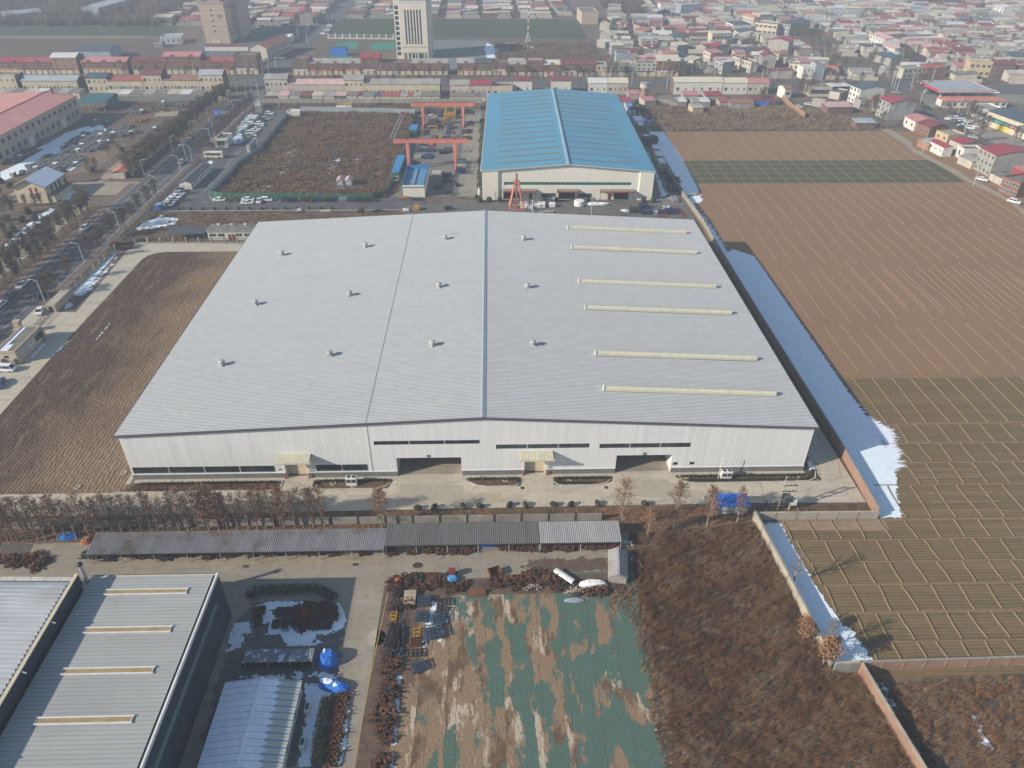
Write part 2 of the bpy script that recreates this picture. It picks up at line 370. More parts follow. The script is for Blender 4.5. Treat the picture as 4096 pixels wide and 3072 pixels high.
def field_mat(name,c,c2,c3,row=.35,amp=.35,s3=.04,lo3=.5,hi3=.7,rows_axis=1,green=None,bump=.05):
 """tilled ground with drill rows"""
 k=NT(name);p=k.pos();x=k.sep(p)
 wob=k.math('MULTIPLY',k.noise(k.mp(p,(.08,.4,1)),1.,2.),.5)
 w=k.math('PINGPONG',k.math('ADD',x[rows_axis],wob),row);w=k.math('DIVIDE',w,row)
 col=k.mix(k.ramp(k.noise(p,.7,6.),.35,.65),c,c2)
 st=(.02,.6,1)if rows_axis==1 else(.6,.02,1)
 band=k.noise(k.mp(p,st),1.,4.)
 if green:col=k.mix(k.math('MULTIPLY',k.math('MULTIPLY',k.ramp(w,.25,.6),k.ramp(band,.3,.6)),k.ramp(k.noise(p,1.4,4.),.25,.55)),col,green)
 else:col=k.mix(k.math('MULTIPLY',k.ramp(w,.3,.8),amp),col,tuple(a*.72 for a in c))
 col=k.mix(k.math('MULTIPLY',k.ramp(band,.45,.75),.4),col,c3)
 col=k.mix(k.math('MULTIPLY',k.ramp(k.noise(p,s3,3.),lo3,hi3),.55),col,c3)
 k.bump(k.noise(p,3.,3.),bump)
 return k.out(col,.95,0.,.1)
M['ploughed']=field_mat('ploughed',(.285,.172,.098),(.26,.157,.088),(.235,.14,.078),1.2,.18)
M['bund']=mat('bund',(.30,.182,.105),(.26,.158,.09),.8)
M['bund_grass']=mat('bund_grass',(.215,.15,.08),(.18,.122,.066),.8)
M['wheat']=field_mat('wheat',(.20,.135,.07),(.235,.16,.083),(.17,.11,.058),.33,.3,.03,.5,.7,1,(.085,.088,.034))
M['wheat_green']=field_mat('wheat_green',(.10,.10,.055),(.12,.11,.06),(.085,.085,.048),.4,.3,.05,.5,.7,1,(.055,.078,.035))
M['far_green']=field_mat('far_green',(.07,.085,.05),(.085,.095,.055),(.06,.075,.045),1.,.3,.02,.5,.7,1)
M['far_brown']=field_mat('far_brown',(.12,.085,.065),(.15,.11,.085),(.19,.145,.11),1.5,.3,.012,.52,.66,1)
def stubble():
 k=NT('stubble');p=k.pos();x=k.sep(p)
 wob=k.math('MULTIPLY',k.math('SUBTRACT',k.noise(p,.15,3.),.5),1.2)
 w=k.math('DIVIDE',k.math('PINGPONG',k.math('ADD',x[0],wob),.42),.42)
 hill=k.noise(k.mp(p,(1.3,.9,1)),1.1,4.);big=k.noise(p,.045,5.,.6,.6);mid=k.noise(k.mp(p,(.5,.12,1)),1.,5.)
 near=k.ramp(x[0],-34.,-6.);near=k.math('ADD',near,k.math('MULTIPLY',k.math('SUBTRACT',big,.5),1.6))
 dark=k.mix(k.ramp(k.noise(p,.8,6.),.35,.65),(.07,.046,.034),(.125,.083,.056));straw=k.mix(k.ramp(k.noise(p,.6,5.),.35,.65),(.285,.20,.125),(.225,.155,.095))
 col=k.mix(k.ramp(near,.25,.85),dark,straw)
 col=k.mix(k.math('MULTIPLY',k.ramp(mid,.52,.7),.75),col,(.215,.15,.09))
 pit=k.math('MULTIPLY',k.ramp(w,.35,.75),k.ramp(hill,.4,.55))
 col=k.mix(k.math('MULTIPLY',pit,k.math('MULTIPLY',k.ramp(near,.2,.9),.55)),col,(.075,.05,.034))
 col=k.mix(k.math('MULTIPLY',k.ramp(k.noise(k.mp(p,(1,.15,1)),.5,5.),.6,.72),.6),col,(.05,.034,.027))
 k.bump(k.math('ADD',k.math('MULTIPLY',hill,1.3),k.math('MULTIPLY',w,-.25)),.3)
 return k.out(col,.95,0.,.1)
M['stubble']=stubble()
def netting():
 k=NT('netting');p=k.pos()
 q=k.sep(p);fine=k.noise(p,.55,5.);cx=k.math('FLOOR',k.math('ADD',k.math('DIVIDE',q[0],4.4),k.math('MULTIPLY',k.noise(k.mp(p,(.15,.15,1)),1.,3.),.35)))
 cv=k.n('CombineXYZ');k.l(k.math('MULTIPLY',q[0],.24),cv.inputs[0]);k.l(k.math('ADD',k.math('MULTIPLY',q[1],.105),k.math('MULTIPLY',cx,3.37)),cv.inputs[1]);k.l(k.math('MULTIPLY',cx,.71),cv.inputs[2]);pv=cv.outputs[0]
 n1=k.noise(pv,1.,9.,.6);n2=k.noise(k.mp(pv,(1.2,1.1,1),(0,0,0),(31,7,0)),1.,9.,.62);n3=k.noise(k.mp(pv,(1.3,.9,1),(0,0,0),(11,57,3)),1.,9.,.64);n1=k.math('ADD',n1,k.math('MULTIPLY',k.math('SUBTRACT',fine,.5),.12))
 f=k.noise(p,2.5,5.)
 base=k.mix(k.ramp(f,.35,.65),(.24,.16,.095),(.30,.205,.125))
 base=k.mix(k.ramp(n2,.51,.56),base,k.mix(k.ramp(fine,.4,.6),(.13,.08,.05),(.18,.115,.07)))
 base=k.mix(k.ramp(k.math('ADD',n3,k.math('MULTIPLY',f,.08)),.60,.65),base,(.48,.39,.28))
 xx=k.sep(p)[0];t=k.math('ADD',n1,k.math('MULTIPLY',k.ramp(xx,60.,90.),.17))
 net=k.mix(k.ramp(k.noise(p,1.2,5.),.35,.7),(.075,.15,.128),(.115,.14,.10));net=k.mix(k.math('MULTIPLY',k.ramp(k.noise(k.mp(p,(4.,.1,1)),1.,2.),.6,.7),.5),net,(.09,.20,.175))
 col=k.mix(k.ramp(t,.585,.61),base,net)
 seamx=k.math('PINGPONG',k.math('ADD',xx,k.math('MULTIPLY',k.noise(p,.3,3.),.8)),2.1);col=k.mix(k.math('MULTIPLY',k.math('LESS_THAN',seamx,.06),.55),col,(.10,.07,.05))
 k.bump(f,.12)
 return k.out(col,.95,0.,.1)
M['netting']=netting()
def ragged(name,c,c2,s=.5,amp=1.2,bias=0.,st=(1,1,1),rough=.7,hole=0.):
 """thin layer whose rim breaks up (melting snow, weedy strips): the layer's own width attribute against noise decides where it ends"""
 k=NT(name);p=k.pos();a=k.n('Attribute');a.attribute_name='edge'
 n=k.noise(k.mp(p,st),s,7.,.65)
 t=k.math('ADD',a.outputs['Fac'],k.math('MULTIPLY',k.math('SUBTRACT',n,.5),amp*4));t=k.math('ADD',t,bias)
 if hole:t=k.math('MINIMUM',t,k.math('MULTIPLY',k.math('SUBTRACT',k.noise(k.mp(p,st),1.3,6.),hole),10.))
 col=k.mix(k.ramp(k.noise(p,.8,5.),.35,.65),c,c2);k.out(col,rough,0.,.3);k.bump(k.noise(p,1.5,4.),.05)
 tr=k.n('BsdfTransparent');mx=k.n('MixShader');k.l(k.ramp(t,-.04,.04),mx.inputs[0]);k.l(tr.outputs[0],mx.inputs[1]);k.l(k.b.outputs[0],mx.inputs[2])
 k.l(mx.outputs[0],k.t.nodes['Material Output'].inputs[0]);return k.mat
M['snow_strip']=ragged('snow_strip',(.80,.88,.92),(.70,.79,.84),1.2,.6,-.15,hole=.30)  # slight cyan cast of shaded snow is put into this colour
M['snow_drill']=ragged('snow_drill',(.80,.84,.90),(.72,.77,.84),.9,2.0,-.6,(.25,3.,1))
M['snow_patchy']=ragged('snow_patchy',(.80,.88,.92),(.70,.78,.83),.6,1.5,-.6,hole=.36)  # carries the same painted-in cyan cast as the snow strip
M['dirt_patchy']=ragged('dirt_patchy',(.14,.095,.065),(.10,.07,.05),.6,1.,-.2)
def sheet(name,pts,m,z,kind='structure'):
 b=MB();vs_=[Vector((p[0],p[1],0))for p in pts]
 for t in tessellate_polygon([vs_]):
  q=[pts[i]for i in t]
  if(q[1][0]-q[0][0])*(q[2][1]-q[0][1])-(q[1][1]-q[0][1])*(q[2][0]-q[0][0])<0:q=q[::-1]
  b.poly([(p[0],p[1],z)for p in q])
 o=b.build(name,m);o['kind']=kind;return o
def rect(x0,y0,x1,y1):return[(x0,y0),(x1,y0),(x1,y1),(x0,y1)]
def inside(pts,X,Y):
 P=np.array(pts);r=np.zeros(X.shape,bool);n=len(P)
 for i in range(n):
  x1,y1=P[i];x2,y2=P[(i+1)%n]
  if y1==y2:continue
  c=((y1>Y)!=(y2>Y))&(X<(x2-x1)*(Y-y1)/(y2-y1)+x1);r^=c
 return r
def edge_dist(pts,X,Y):
 P=np.array(pts);d=np.full(X.shape,1e9);n=len(P)
 for i in range(n):
  a=P[i];b=P[(i+1)%n];e=b-a;L=max(e@e,1e-9);t=np.clip(((X-a[0])*e[0]+(Y-a[1])*e[1])/L,0,1)
  d=np.minimum(d,np.hypot(X-a[0]-t*e[0],Y-a[1]-t*e[1]))
 return d
def patch(name,pts,m,z,cell=.5,grow=.6,kind='structure'):
 P=np.array(pts);x0,y0=P.min(0)-grow;x1,y1=P.max(0)+grow;nx=int((x1-x0)/cell)+2;ny=int((y1-y0)/cell)+2
 X,Y=np.meshgrid(x0+np.arange(nx)*cell,y0+np.arange(ny)*cell);D=edge_dist(pts,X,Y);D=np.where(inside(pts,X,Y),D,-D)
 ok=np.maximum.reduce([D[:-1,:-1],D[1:,:-1],D[:-1,1:],D[1:,1:]])>-grow
 idx=np.arange(nx*ny).reshape(ny,nx);a,b_,c,d=idx[:-1,:-1][ok],idx[:-1,1:][ok],idx[1:,1:][ok],idx[1:,:-1][ok]
 F=np.concatenate([np.stack([a,b_,c],1),np.stack([a,c,d],1)]);V=np.stack([X.ravel(),Y.ravel(),np.full(nx*ny,z)],1)
 used=np.unique(F);mp_=np.full(nx*ny,-1);mp_[used]=np.arange(len(used))
 me=npmesh(name,V[used],mp_[F],m);at=me.attributes.new('edge','FLOAT','POINT');at.data.foreach_set('value',D.ravel()[used].astype(np.float32))
 o=link(bpy.data.objects.new(name,me));o['kind']=kind;return o
def strip(name,pts,w,h,m,z=0.,kind='structure',closed=False):
 """a kerb or line laid along a path"""
 b=MB();n=len(pts)
 for i in range(n if closed else n-1):
  p,q=pts[i],pts[(i+1)%n];L=hypot(q[0]-p[0],q[1]-p[1])
  if L<1e-3:continue
  ux,uy=(q[0]-p[0])/L,(q[1]-p[1])/L;ex=w/2*.9;a=(p[0]-ux*ex,p[1]-uy*ex);c=(q[0]+ux*ex,q[1]+uy*ex);nx,ny=-uy*w/2,ux*w/2
  P=[(a[0]+nx,a[1]+ny),(a[0]-nx,a[1]-ny),(c[0]-nx,c[1]-ny),(c[0]+nx,c[1]+ny)]
  zz=z+h+.0011*(i%7)
  if h<.03:b.poly([(x,y,zz)for x,y in P])
  else:b.prism(P,z,zz)
 o=b.build(name,m);o['kind']=kind;return o
def arc(c,r,a0,a1,n=8):return[(c[0]+r*cos(radians(a0+(a1-a0)*i/n)),c[1]+r*sin(radians(a0+(a1-a0)*i/n)))for i in range(n+1)]
sheet('ground',rect(-2600,-400,2800,3200),M['earth'],0.)
sheet('road',rect(-68,-220,-56.3,350),M['asphalt'],.05);sheet('road',rect(-75,360,-58,900),M['street_asphalt'],.052)
sheet('road',[(-600,346),(-75,345.5),(-52,345),(150,340),(250,335),(371,321),(640,285),(640,307),(392,343),(300,352),(154,360),(-50,365),(-600,366)],M['street_asphalt'],.045)
sheet('pavement',rect(-71.4,-220,-68,176),M['pavement'],.10);sheet('pavement',rect(-71.4,184,-68,318),M['pavement'],.10)
sheet('pavement',rect(-56.3,84,-53.2,205),M['pavement'],.10);sheet('pavement',rect(-56.3,232,-53.2,325),M['pavement'],.10);sheet('pavement',rect(-56.3,-220,-53.2,44),M['pavement'],.10)
for x_,y0_,y1_ in((-68,-220,176),(-68,184,318),(-56.3,-220,44),(-56.3,84,205),(-56.3,232,325)):
 strip('kerb',[(x_,y0_),(x_,y1_)],.25,.15,M['kerb'])
mk=MB()
for x_,dash in((-65.2,False),(-59.0,False),(-62.1,True)):
 y_=-200.
 while y_<345:
  L_=5. if dash else 8.;gap=6. if dash else.6
  mk.poly([(x_-.08,y_,.056),(x_+.08,y_,.056),(x_+.08,y_+L_,.056),(x_-.08,y_+L_,.056)]);y_+=L_+gap
for y_ in(52.,56.,60.,64.,68.,72.,76.):
 for x_ in(-65.2,-62.1,-59.):pass
o_=mk.build('road_marking',M['marking']);o_['kind']='structure'
sheet('road',rect(-85,-220,-76.5,152),M['lane_concrete'],.045)
sheet('dirt',rect(-76.5,-220,-71.4,152),M['dry_grass_ground'],.03)
sheet('road',rect(-112,163,-68,178),M['lane_concrete'],.047)
sheet('dirt',rect(-76.5,190,-71.4,318),M['dry_grass_ground'],.03)
sheet('dirt',rect(-190,20,-85,150),M['dry_grass_ground'],.02)
patch('snow',W('B1 0,1545 130,1420 300,1270 450,1180 490,1190 330,1330 200,1440 60,1548'),M['snow_strip'],.08)
patch('snow',W('B1 525,1115 620,1010 690,1040 740,1060 720,1090 660,1085 580,1120'),M['snow_strip'],.08)
patch('snow',W('B1 0,860 150,790 420,640 560,520 760,455 900,440 960,490 690,560 520,690 640,800 780,760 620,850 330,800 60,930 0,930'),M['snow_strip'],.06)
patch('snow',W('B1 480,560 760,455 560,660 300,660'),M['snow_patchy'],.065)
sheet('yard',W('B1 700,300 1050,350 1680,330 1400,560 1000,930 560,940 0,960 0,780 700,420'),M['dry_grass_ground'],.022)
sheet('yard',W('B1 640,700 1010,560 1130,620 860,830 560,900'),mat('yard_earth',(.17,.115,.075),(.22,.155,.10),.4,c3=(.11,.08,.06),s3=.2),.026)
sheet('path',W('B1 860,960 1010,900 1290,650 1240,620 940,850 900,900'),M['lane_concrete'],.03)
sheet('path',W('B1 1350,370 1560,360 1590,320 1400,320'),M['lane_concrete'],.03)
sheet('yard',rect(-53.2,146.5,41,303),M['asphalt'],.04)
plot=W('B2 85,872 330,615 410,560 495,495 735,200 1730,200 1660,520 1590,830 1540,875 1440,895 1200,893 300,888')
sheet('weed_plot',plot,M['dry_grass_ground'],.055)
sheet('dirt',rect(-50,290,66,304),M['dry_grass_ground'],.058)
sheet('yard',rect(33.5,159.6,67.8,289.5),M['works_concrete'],.062)
sheet('yard',rect(59.5,159.6,67.0,283),mat('side_lane',(.27,.245,.205),(.22,.20,.17),.4,c3=(.14,.125,.105),s3=.25),.068)
sheet('yard',rect(41,108.5,145.2,156),mat('front_yard',(.155,.142,.125),(.125,.115,.105),.25,c3=(.09,.083,.078),s3=.12),.043)
sheet('yard',rect(133,150,145.3,290),M['works_concrete'],.05)
for a in((-47,204),):
 pass
patch('snow',W('B1 1180,1360 1290,1290 1420,1240 1600,1270 1550,1330 1260,1380'),M['snow_patchy'],.07)
patch('snow',W('F1 1560,960 1680,840 1740,880 1760,930 1680,1020 1600,1020'),M['snow_strip'],.075)
patch('snow',W('F1 1150,1320 1230,1260 1300,1270 1310,1330 1230,1430'),M['snow_patchy'],.075)
patch('snow',W('F1 1600,900 1780,560 1960,590 1900,720'),M['snow_patchy'],.075)
patch('snow',W('B2 600,740 680,530 780,480 820,530 740,640 640,720'),M['snow_patchy'],.075)
patch('snow',W('B2 1010,740 1060,560 1140,560 1100,660'),M['snow_patchy'],.075)
patch('snow',W('B2 480,840 560,760 580,810 500,850'),M['snow_patchy'],.075)
patch('snow',W('B2 1220,620 1290,510 1330,540 1280,640'),M['snow_patchy'],.075)
mk=MB()
for pts in(W('B2 0,868 150,720 240,610 330,510'),W('F1 1215,1655 1500,1330 1660,1130')):
 for i in range(len(pts)-1):
  p,q=Vector((*pts[i],0)),Vector((*pts[i+1],0));n_=Vector((-(q-p).y,(q-p).x,0)).normalized()*.07
  mk.poly([tuple(p-n_+Vector((0,0,.058))),tuple(q-n_+Vector((0,0,.058))),tuple(q+n_+Vector((0,0,.058))),tuple(p+n_+Vector((0,0,.058)))])
mk.poly([(-36,155.1,.057),(30,155.1,.057),(30,155.25,.057),(-36,155.25,.057)])
o_=mk.build('road_marking',M['marking']);o_['kind']='structure'
strip('kerb',[(-50,146.2),(41,146.2)],.25,.14,M['kerb'],.03)
strip('kerb',W('B2 80,885 95,900 160,905 300,908'),.25,.14,M['kerb'],.03)
sheet('dirt',[(-52,118.5),(-8,118.5),(0,107),(41,108.4),(41,146.2),(-52,146.2)],M['dry_grass_ground'],.02)
patch('snow',W('B1 1180,1380 1350,1280 1420,1230 1600,1280 1480,1330 1280,1370'),M['snow_patchy'],.06)
drive=[(-57,15)]+W('C1 0,1485 260,1210 345,1010 300,940 455,830 630,828 715,728 1110,308 1180,280')+[(-10,116),(0.3,116),(0.3,110.2),(-34.8,110.2)]+W('C1 1260,345 1210,365 1180,390 590,1020 20,1659')+[(-39,-3.9)]
drive=[(-53.4,-40),(-53.4,40),(-50.4,44.5),(-47.5,46),(-46,58),(-51,61),(-56.3,60),(-56.3,72),(-51,71.5),(-48.7,70.5),(-43.9,70.2),(-44.3,77.2),(-46.6,116.8),(-43,117.5),(0.4,116.4),(0.4,110.4),(-33,110.4),(-36,109.6),(-38.2,107.5),(-39,104.7),(-39.3,57.5),(-38.9,23.4),(-38.6,-3.9),(-45,-10)]
sheet('driveway',drive,M['drive_concrete'],.05)
sheet('dirt',[(-50.8,80),(-48.7,70.8),(-44.1,70.6),(-44.4,77.2),(-46.7,116.7),(-49.6,116.7)],mat('bare_bed',(.13,.085,.065),(.18,.12,.095),.8,c3=(.25,.15,.12),s3=.25,lo3=.5,hi3=.6),.03)
patch('snow',[(-50.6,80.5),(-47.2,80.0),(-46.6,84),(-48.0,96),(-49.0,114),(-50.3,116)],M['snow_strip'],.06,.3)
patch('snow',[(-47.4,80.0),(-45.4,80.2),(-46.2,100),(-48.2,112)],M['snow_patchy'],.062,.3)
patch('snow',[(-48.4,71.2),(-46.2,71.2),(-46.4,76.2),(-49.8,77)],M['snow_patchy'],.06,.3)
patch('snow',W('F7 640,1310 960,1010 870,1060 760,1160 700,1230'),M['snow_strip'],.075,.2)
patch('snow',W('F7 390,1272 440,1275 620,1075 585,1062'),M['snow_strip'],.075,.2)
patch('snow',W('F7 1250,1050 1460,805 1470,812 1270,1055'),M['snow_strip'],.075,.15)
sheet('stubble_field',[(-38.9,-4),(-38.9,23.4),(-39.3,57.5),(-39,104.7),(-38.2,107.5),(-36,109.6),(-33,110.4),(-.6,110.4),(-.6,-1.5),(0.5,-4)],M['stubble'],.03)
sheet('pavement',[(-1.3,-1.5),(-1.3,107.5),(-.3,107.5),(-.3,-1.5)],M['drive_concrete'],.06)
road_s=[(-60,-3.9),(1,-3.9),(38,-3.8),(78,-3.5),(110,-3.4),(139.0,-3.2),(139.6,108),(145.2,108),(145.2,5.6),(145.4,-9.6),(120,-9.3),(92,-9.4),(50,-9.8),(0,-10.2),(-60,-10)]
sheet('driveway',road_s,M['drive_concrete'],.055)
sheet('driveway',[(30,-3.9),(30,0.4),(36.2,0.4),(36.2,-3.9)],M['drive_concrete'],.058)
sheet('driveway',[(51.4,-3.7),(51.9,-2.2),(53.06,0.3),(66.03,0.3),(67,-1.6),(68.4,-2.9),(70.5,-3.7)],M['drive_concrete'],.058)
sheet('driveway',[(78,-3.7),(78,0.4),(84.6,0.4),(84.6,-3.7)],M['drive_concrete'],.058)
sheet('driveway',[(94,-3.7),(96.4,-2.6),(97.33,0.3),(108.6,0.3),(109.8,-1.8),(112,-3.7)],M['drive_concrete'],.058)
sheet('dirt',rect(-60,-16.4,145.4,-9.9),M['soil_bed'],.03)
sheet('dirt',[(-60,-19),(2,-16.4),(97,-16.4),(121.9,-13.4),(121.9,-16.4),(97,-21)],M['dry_grass_ground'],.025)
sheet('dirt',rect(145.2,-14,146.2,108),M['soil_bed'],.032)
tyre=ragged('tyre_track',(.35,.31,.24),(.40,.355,.275),.5,1.6,-1.2,(.25,1.2,1),.9)
patch('tyre_track',[(50,-9),(52,-6),(53.5,-1),(66,-1),(68,-4),(78,-6),(84,-9),(66,-9.6)],tyre,.064,.4)
patch('tyre_track',[(92,-9),(96,-4),(98,-1),(108,-1),(111,-4),(120,-8)],tyre,.064,.4)
beds=[[(1.2,-1.2),(29.2,-1.2),(30,-1.0),(30,-2.9),(29.4,-3.6),(28.6,-3.9),(-2,-3.9)],[(36.4,-1.1),(52.0,-1.0),(51.6,-2.2),(50.7,-3.2),(49.2,-3.75),(38.4,-3.8),(36.8,-3.5),(36.3,-2.9)],[(67.0,-1.0),(77.8,-1.0),(77.8,-2.6),(77.2,-3.3),(76.2,-3.6),(71.0,-3.65),(69.0,-3.2),(67.6,-2.2)],[(84.8,-1.0),(96.6,-1.0),(96.0,-2.2),(95,-3.1),(93.6,-3.5),(86.6,-3.6),(85.3,-3.2),(84.8,-2.6)],[(109.6,-1.0),(136.6,-1.0),(136.9,4.5),(138.4,4.5),(138.9,3.2),(138.9,0),(138,-2.4),(136.2,-3.3),(113.4,-3.5),(111.4,-3.0),(110.2,-2.2)]]
for b_ in beds:
 sheet('planting_bed',b_,M['soil_bed'],.10)
 strip('kerb',b_[2:]if b_ is not beds[0]else b_[1:],.22,.15,M['kerb'],.05)
patch('snow',W('C4 1000,335 1040,332 1045,395 1020,400'),M['snow_strip'],.12,.2)
sheet('pavement',rect(0.2,-1.15,136.4,-.1),M['drive_concrete'],.075)
for x0_,y0_,r0_,a0_,a1_ in((139.3,-.4,3.2,200,340),):
 pass
strip('road_marking',[(139.6,40),(139.7,8),(139.9,2),(139.4,-1.6),(137.8,-3.6)],.14,.012,M['yellow_paint'],.058)
strip('road_marking',[(145.0,40),(145.0,6),(144.4,1.4),(143.2,-2.4)],.14,.012,M['yellow_paint'],.058)
strip('road_marking',W('C3 770,745 770,700 785,688 825,688 840,700 840,745'),.16,.012,M['yellow_paint'],.06)
strip('road_marking',W('C3 790,745 790,705 820,705 820,745'),.12,.012,M['yellow_paint'],.06)
sheet('yard',[(-60,-70),(-60,-17),(2,-17),(97.5,-16.9),(96.2,-24.5),(94,-27),(60,-29),(55.4,-30),(56.5,-70)],M['yard_concrete'],.045)
sheet('yard',W('D1 0,925 335,925 285,1035 0,1040'),mat('dark_slab',(.12,.105,.09),(.10,.088,.077),.5),.052)
sheet('dirt',[(55,-27.5),(97,-25.5),(96.5,-34),(96.3,-70),(54,-70)],M['netting'],.05)
sheet('dirt',[(53.6,-28.3),(60,-27.2),(94,-26.2),(96.6,-30.5),(66,-30.5),(61,-33),(58,-45),(57.5,-70),(53.2,-70)],mat('scrap_ground',(.10,.065,.045),(.15,.10,.07),.8,c3=(.06,.042,.032),s3=.3),.056)
strip('road_marking',[(54.4,-28.6),(53.5,-45),(52.9,-64)],.13,.012,M['yellow_paint'],.05)
strip('road_marking',[(1.5,-22.6),(24,-22.5),(48,-22.3)],.01,.011,M['yellow_paint'],.05)
for x_ in[2.2,8.6,14.9,21,27.2,33.1,38.6,45,51]:
 strip('road_marking',[(x_-.3,-20.2),(x_-.5,-22.6),(x_+3.6,-22.6),(x_+3.8,-20.2)],.13,.011,M['yellow_paint'],.05)
patch('dirt',[(76,-24.5),(80,-22.7),(95,-22.6),(94,-26),(84,-26)],M['dirt_patchy'],.06,.4)
patch('dirt',W('D3 300,470 430,320 1080,310 1190,460 1150,700 1130,1000 1215,1250 1130,1659 0,1659 0,1500 180,800'),ragged('dark_ground',(.10,.095,.09),(.15,.14,.125),.5,1.2,-.2,(1,1,1),.8),.053,.4)  # darker ragged patch laid over the ground round the shed and bins
patch('snow',W('H2 50,380 200,300 330,300 700,310 420,400 250,420 330,520 470,600 590,690 660,650 960,620 1020,450 1000,360 1060,320 1150,520 1100,640 960,700 780,720 740,840 420,850 360,710 180,720 220,560 60,640'),M['snow_strip'],.062,.3)
patch('snow',W('D3 250,930 420,890 900,880 1130,850 1140,990 880,960 350,940'),M['snow_patchy'],.062,.3)
patch('snow',W('D3 830,980 1000,960 1110,1050 1000,1100 960,1330 900,1659 780,1659 860,1150'),M['snow_strip'],.062,.3)
patch('snow',W('D3 1200,1060 1215,1250 1180,1500 1130,1659 1080,1650 1120,1400 1090,1230 1150,1100'),M['snow_strip'],.062,.3)
patch('snow',W('D3 250,470 420,470 460,560 260,760 180,760'),M['snow_patchy'],.062,.3)
patch('snow',W('D3 780,630 850,625 840,665 790,660 920,640 980,610 985,660 930,680'),M['snow_strip'],.064,.2)
for s_ in('H1 375,290 440,290 430,400 370,520 330,630 290,690 310,540','H1 515,290 550,295 545,325 520,325','H1 505,362 535,365 525,410 500,405','H1 480,425 520,425 515,470 485,475','H1 435,500 480,500 465,625 425,630','H1 290,640 320,625 365,660 290,690','H1 60,730 90,665 130,680 125,800 100,800'):
 patch('snow',W(s_),M['snow_strip'],.09,.2)
for s_ in('D4 130,930 165,920 205,930 195,1030 160,1030','D4 120,1100 190,1090 190,1200 165,1290 120,1280','D4 110,1350 180,1330 165,1480 130,1500','D4 100,1570 160,1510 145,1659 80,1659','D4 200,560 240,560 225,650 200,640'):
 patch('snow',W(s_),M['snow_strip'],.075,.2)
for s_ in('D4 2060,1200 2090,1190 2140,1380 2160,1480 2120,1400','H1 2090,130 2130,120 2140,170 2100,165','C3 1755,1050 1850,1010 1870,1090 1800,1110','C3 1770,1150 1830,1145 1840,1195 1780,1195','D5 25,50 100,60 150,130 110,150','D5 630,120 660,140 650,200 630,180'):
 patch('snow',W(s_),M['snow_patchy'],.075,.2)
sheet('dirt',[(97.5,-16.4),(121.8,-13.0),(124,-46),(127.6,-48),(129.6,-62),(129.6,-75),(96,-75),(96.4,-34),(96.6,-25)],M['dry_grass_ground'],.04)
sheet('dirt',[(128,-48.6),(175,-47.3),(175,-80),(129.8,-80)],M['dry_grass_ground'],.04)
patch('snow',W('D6 900,1130 985,1130 1050,1220 1110,1350 1130,1450 1220,1580 1280,1659 1180,1659 1060,1460 980,1290'),M['snow_patchy'],.085,.25)
patch('snow',W('D6 1515,1330 1545,1330 1620,1470 1670,1550 1600,1530'),M['snow_strip'],.085,.25)
sheet('field',rect(146.2,33.5,290,247),M['ploughed'],.03)
sheet('field',[(122,-48),(290,-44),(290,33.6),(146.2,33.6),(146.2,-14),(122,-14)],M['wheat'],.034)
sheet('field',rect(148,173.4,264.6,202),M['wheat_green'],.04)
def bund(b,pts,w,h,z=.03):
 L=[];n=len(pts)
 for i,p in enumerate(pts):
  a=pts[max(0,i-1)];c=pts[min(n-1,i+1)];d=Vector((c[0]-a[0],c[1]-a[1])).normalized();L.append((p,(-d.y*w/2,d.x*w/2)))
 for i in range(n-1):
  (p,u),(q,v)=L[i],L[i+1]
  b.poly([(p[0]-u[0],p[1]-u[1],z),(q[0]-v[0],q[1]-v[1],z),(q[0],q[1],z+h),(p[0],p[1],z+h)]);b.poly([(p[0],p[1],z+h),(q[0],q[1],z+h),(q[0]+v[0],q[1]+v[1],z),(p[0]+u[0],p[1]+u[1],z)])
def wob(x0,y0,x1,y1,amp,n):
 out=[]
 ph=rnd.uniform(0,6)
 for i in range(n+1):
  t=i/n;a=amp*(sin(ph+t*5.)*.5+rnd.uniform(-.5,.5)*.5);dx,dy=x1-x0,y1-y0;L=hypot(dx,dy);out.append((x0+dx*t-dy/L*a,y0+dy*t+dx/L*a))
 return out
b_=MB()
for(y0,y1,st,off)in((202.5,214.5,6.1,160.6),(215.2,227,6.4,163.2),(227.6,246.6,6.3,165.6)):
 x=off
 while x<262:bund(b_,wob(x+rnd.uniform(-.4,.4),y0,x+rnd.uniform(-.6,.6),y1,.25,5),.3,.11);x+=st+rnd.uniform(-.3,.3)
for(y0,y1,st,off)in((34,62,4.9,163.2),(60,96,4.9,160.9),(64,100,5.1,186),(96,131,5.0,158.5),(128,173,5.05,158.2)):
 x=off
 while x<288:
  bund(b_,wob(x+rnd.uniform(-.4,.4),y0+rnd.uniform(0,6),x+rnd.uniform(-.8,.8),y1-rnd.uniform(0,5),.3,9),.3,.11);x+=st+rnd.uniform(-.35,.35)
o_=b_.build('field_bund',M['bund']);o_['kind']='structure'
b_=MB()
ys=[-46.4,-41.2,-35.6,-29.8,-24.8,-19.4,-14.3,-4.9,2.0,8.2,15.0,33.6];xs0=[131,130,129,128,127,126,149,157,159,160,160]
for i,y in enumerate(ys[1:]):
 x0=xs0[min(i,len(xs0)-1)];bund(b_,wob(x0,y,288,y+rnd.uniform(-.3,.3),.18,40),.42,.2,.034)
for i in range(len(ys)-1):
 st=4.65 if ys[i]>-40 else 3.7;x=xs0[i]+rnd.uniform(.5,2.5)
 while x<286:
  bund(b_,wob(x+rnd.uniform(-.25,.25),ys[i]+.2,x+rnd.uniform(-.35,.35),ys[i+1]-.2,.14,5),.4,.2,.034);x+=st+rnd.uniform(-.3,.3)
 if 7<=i+1<=7:pass
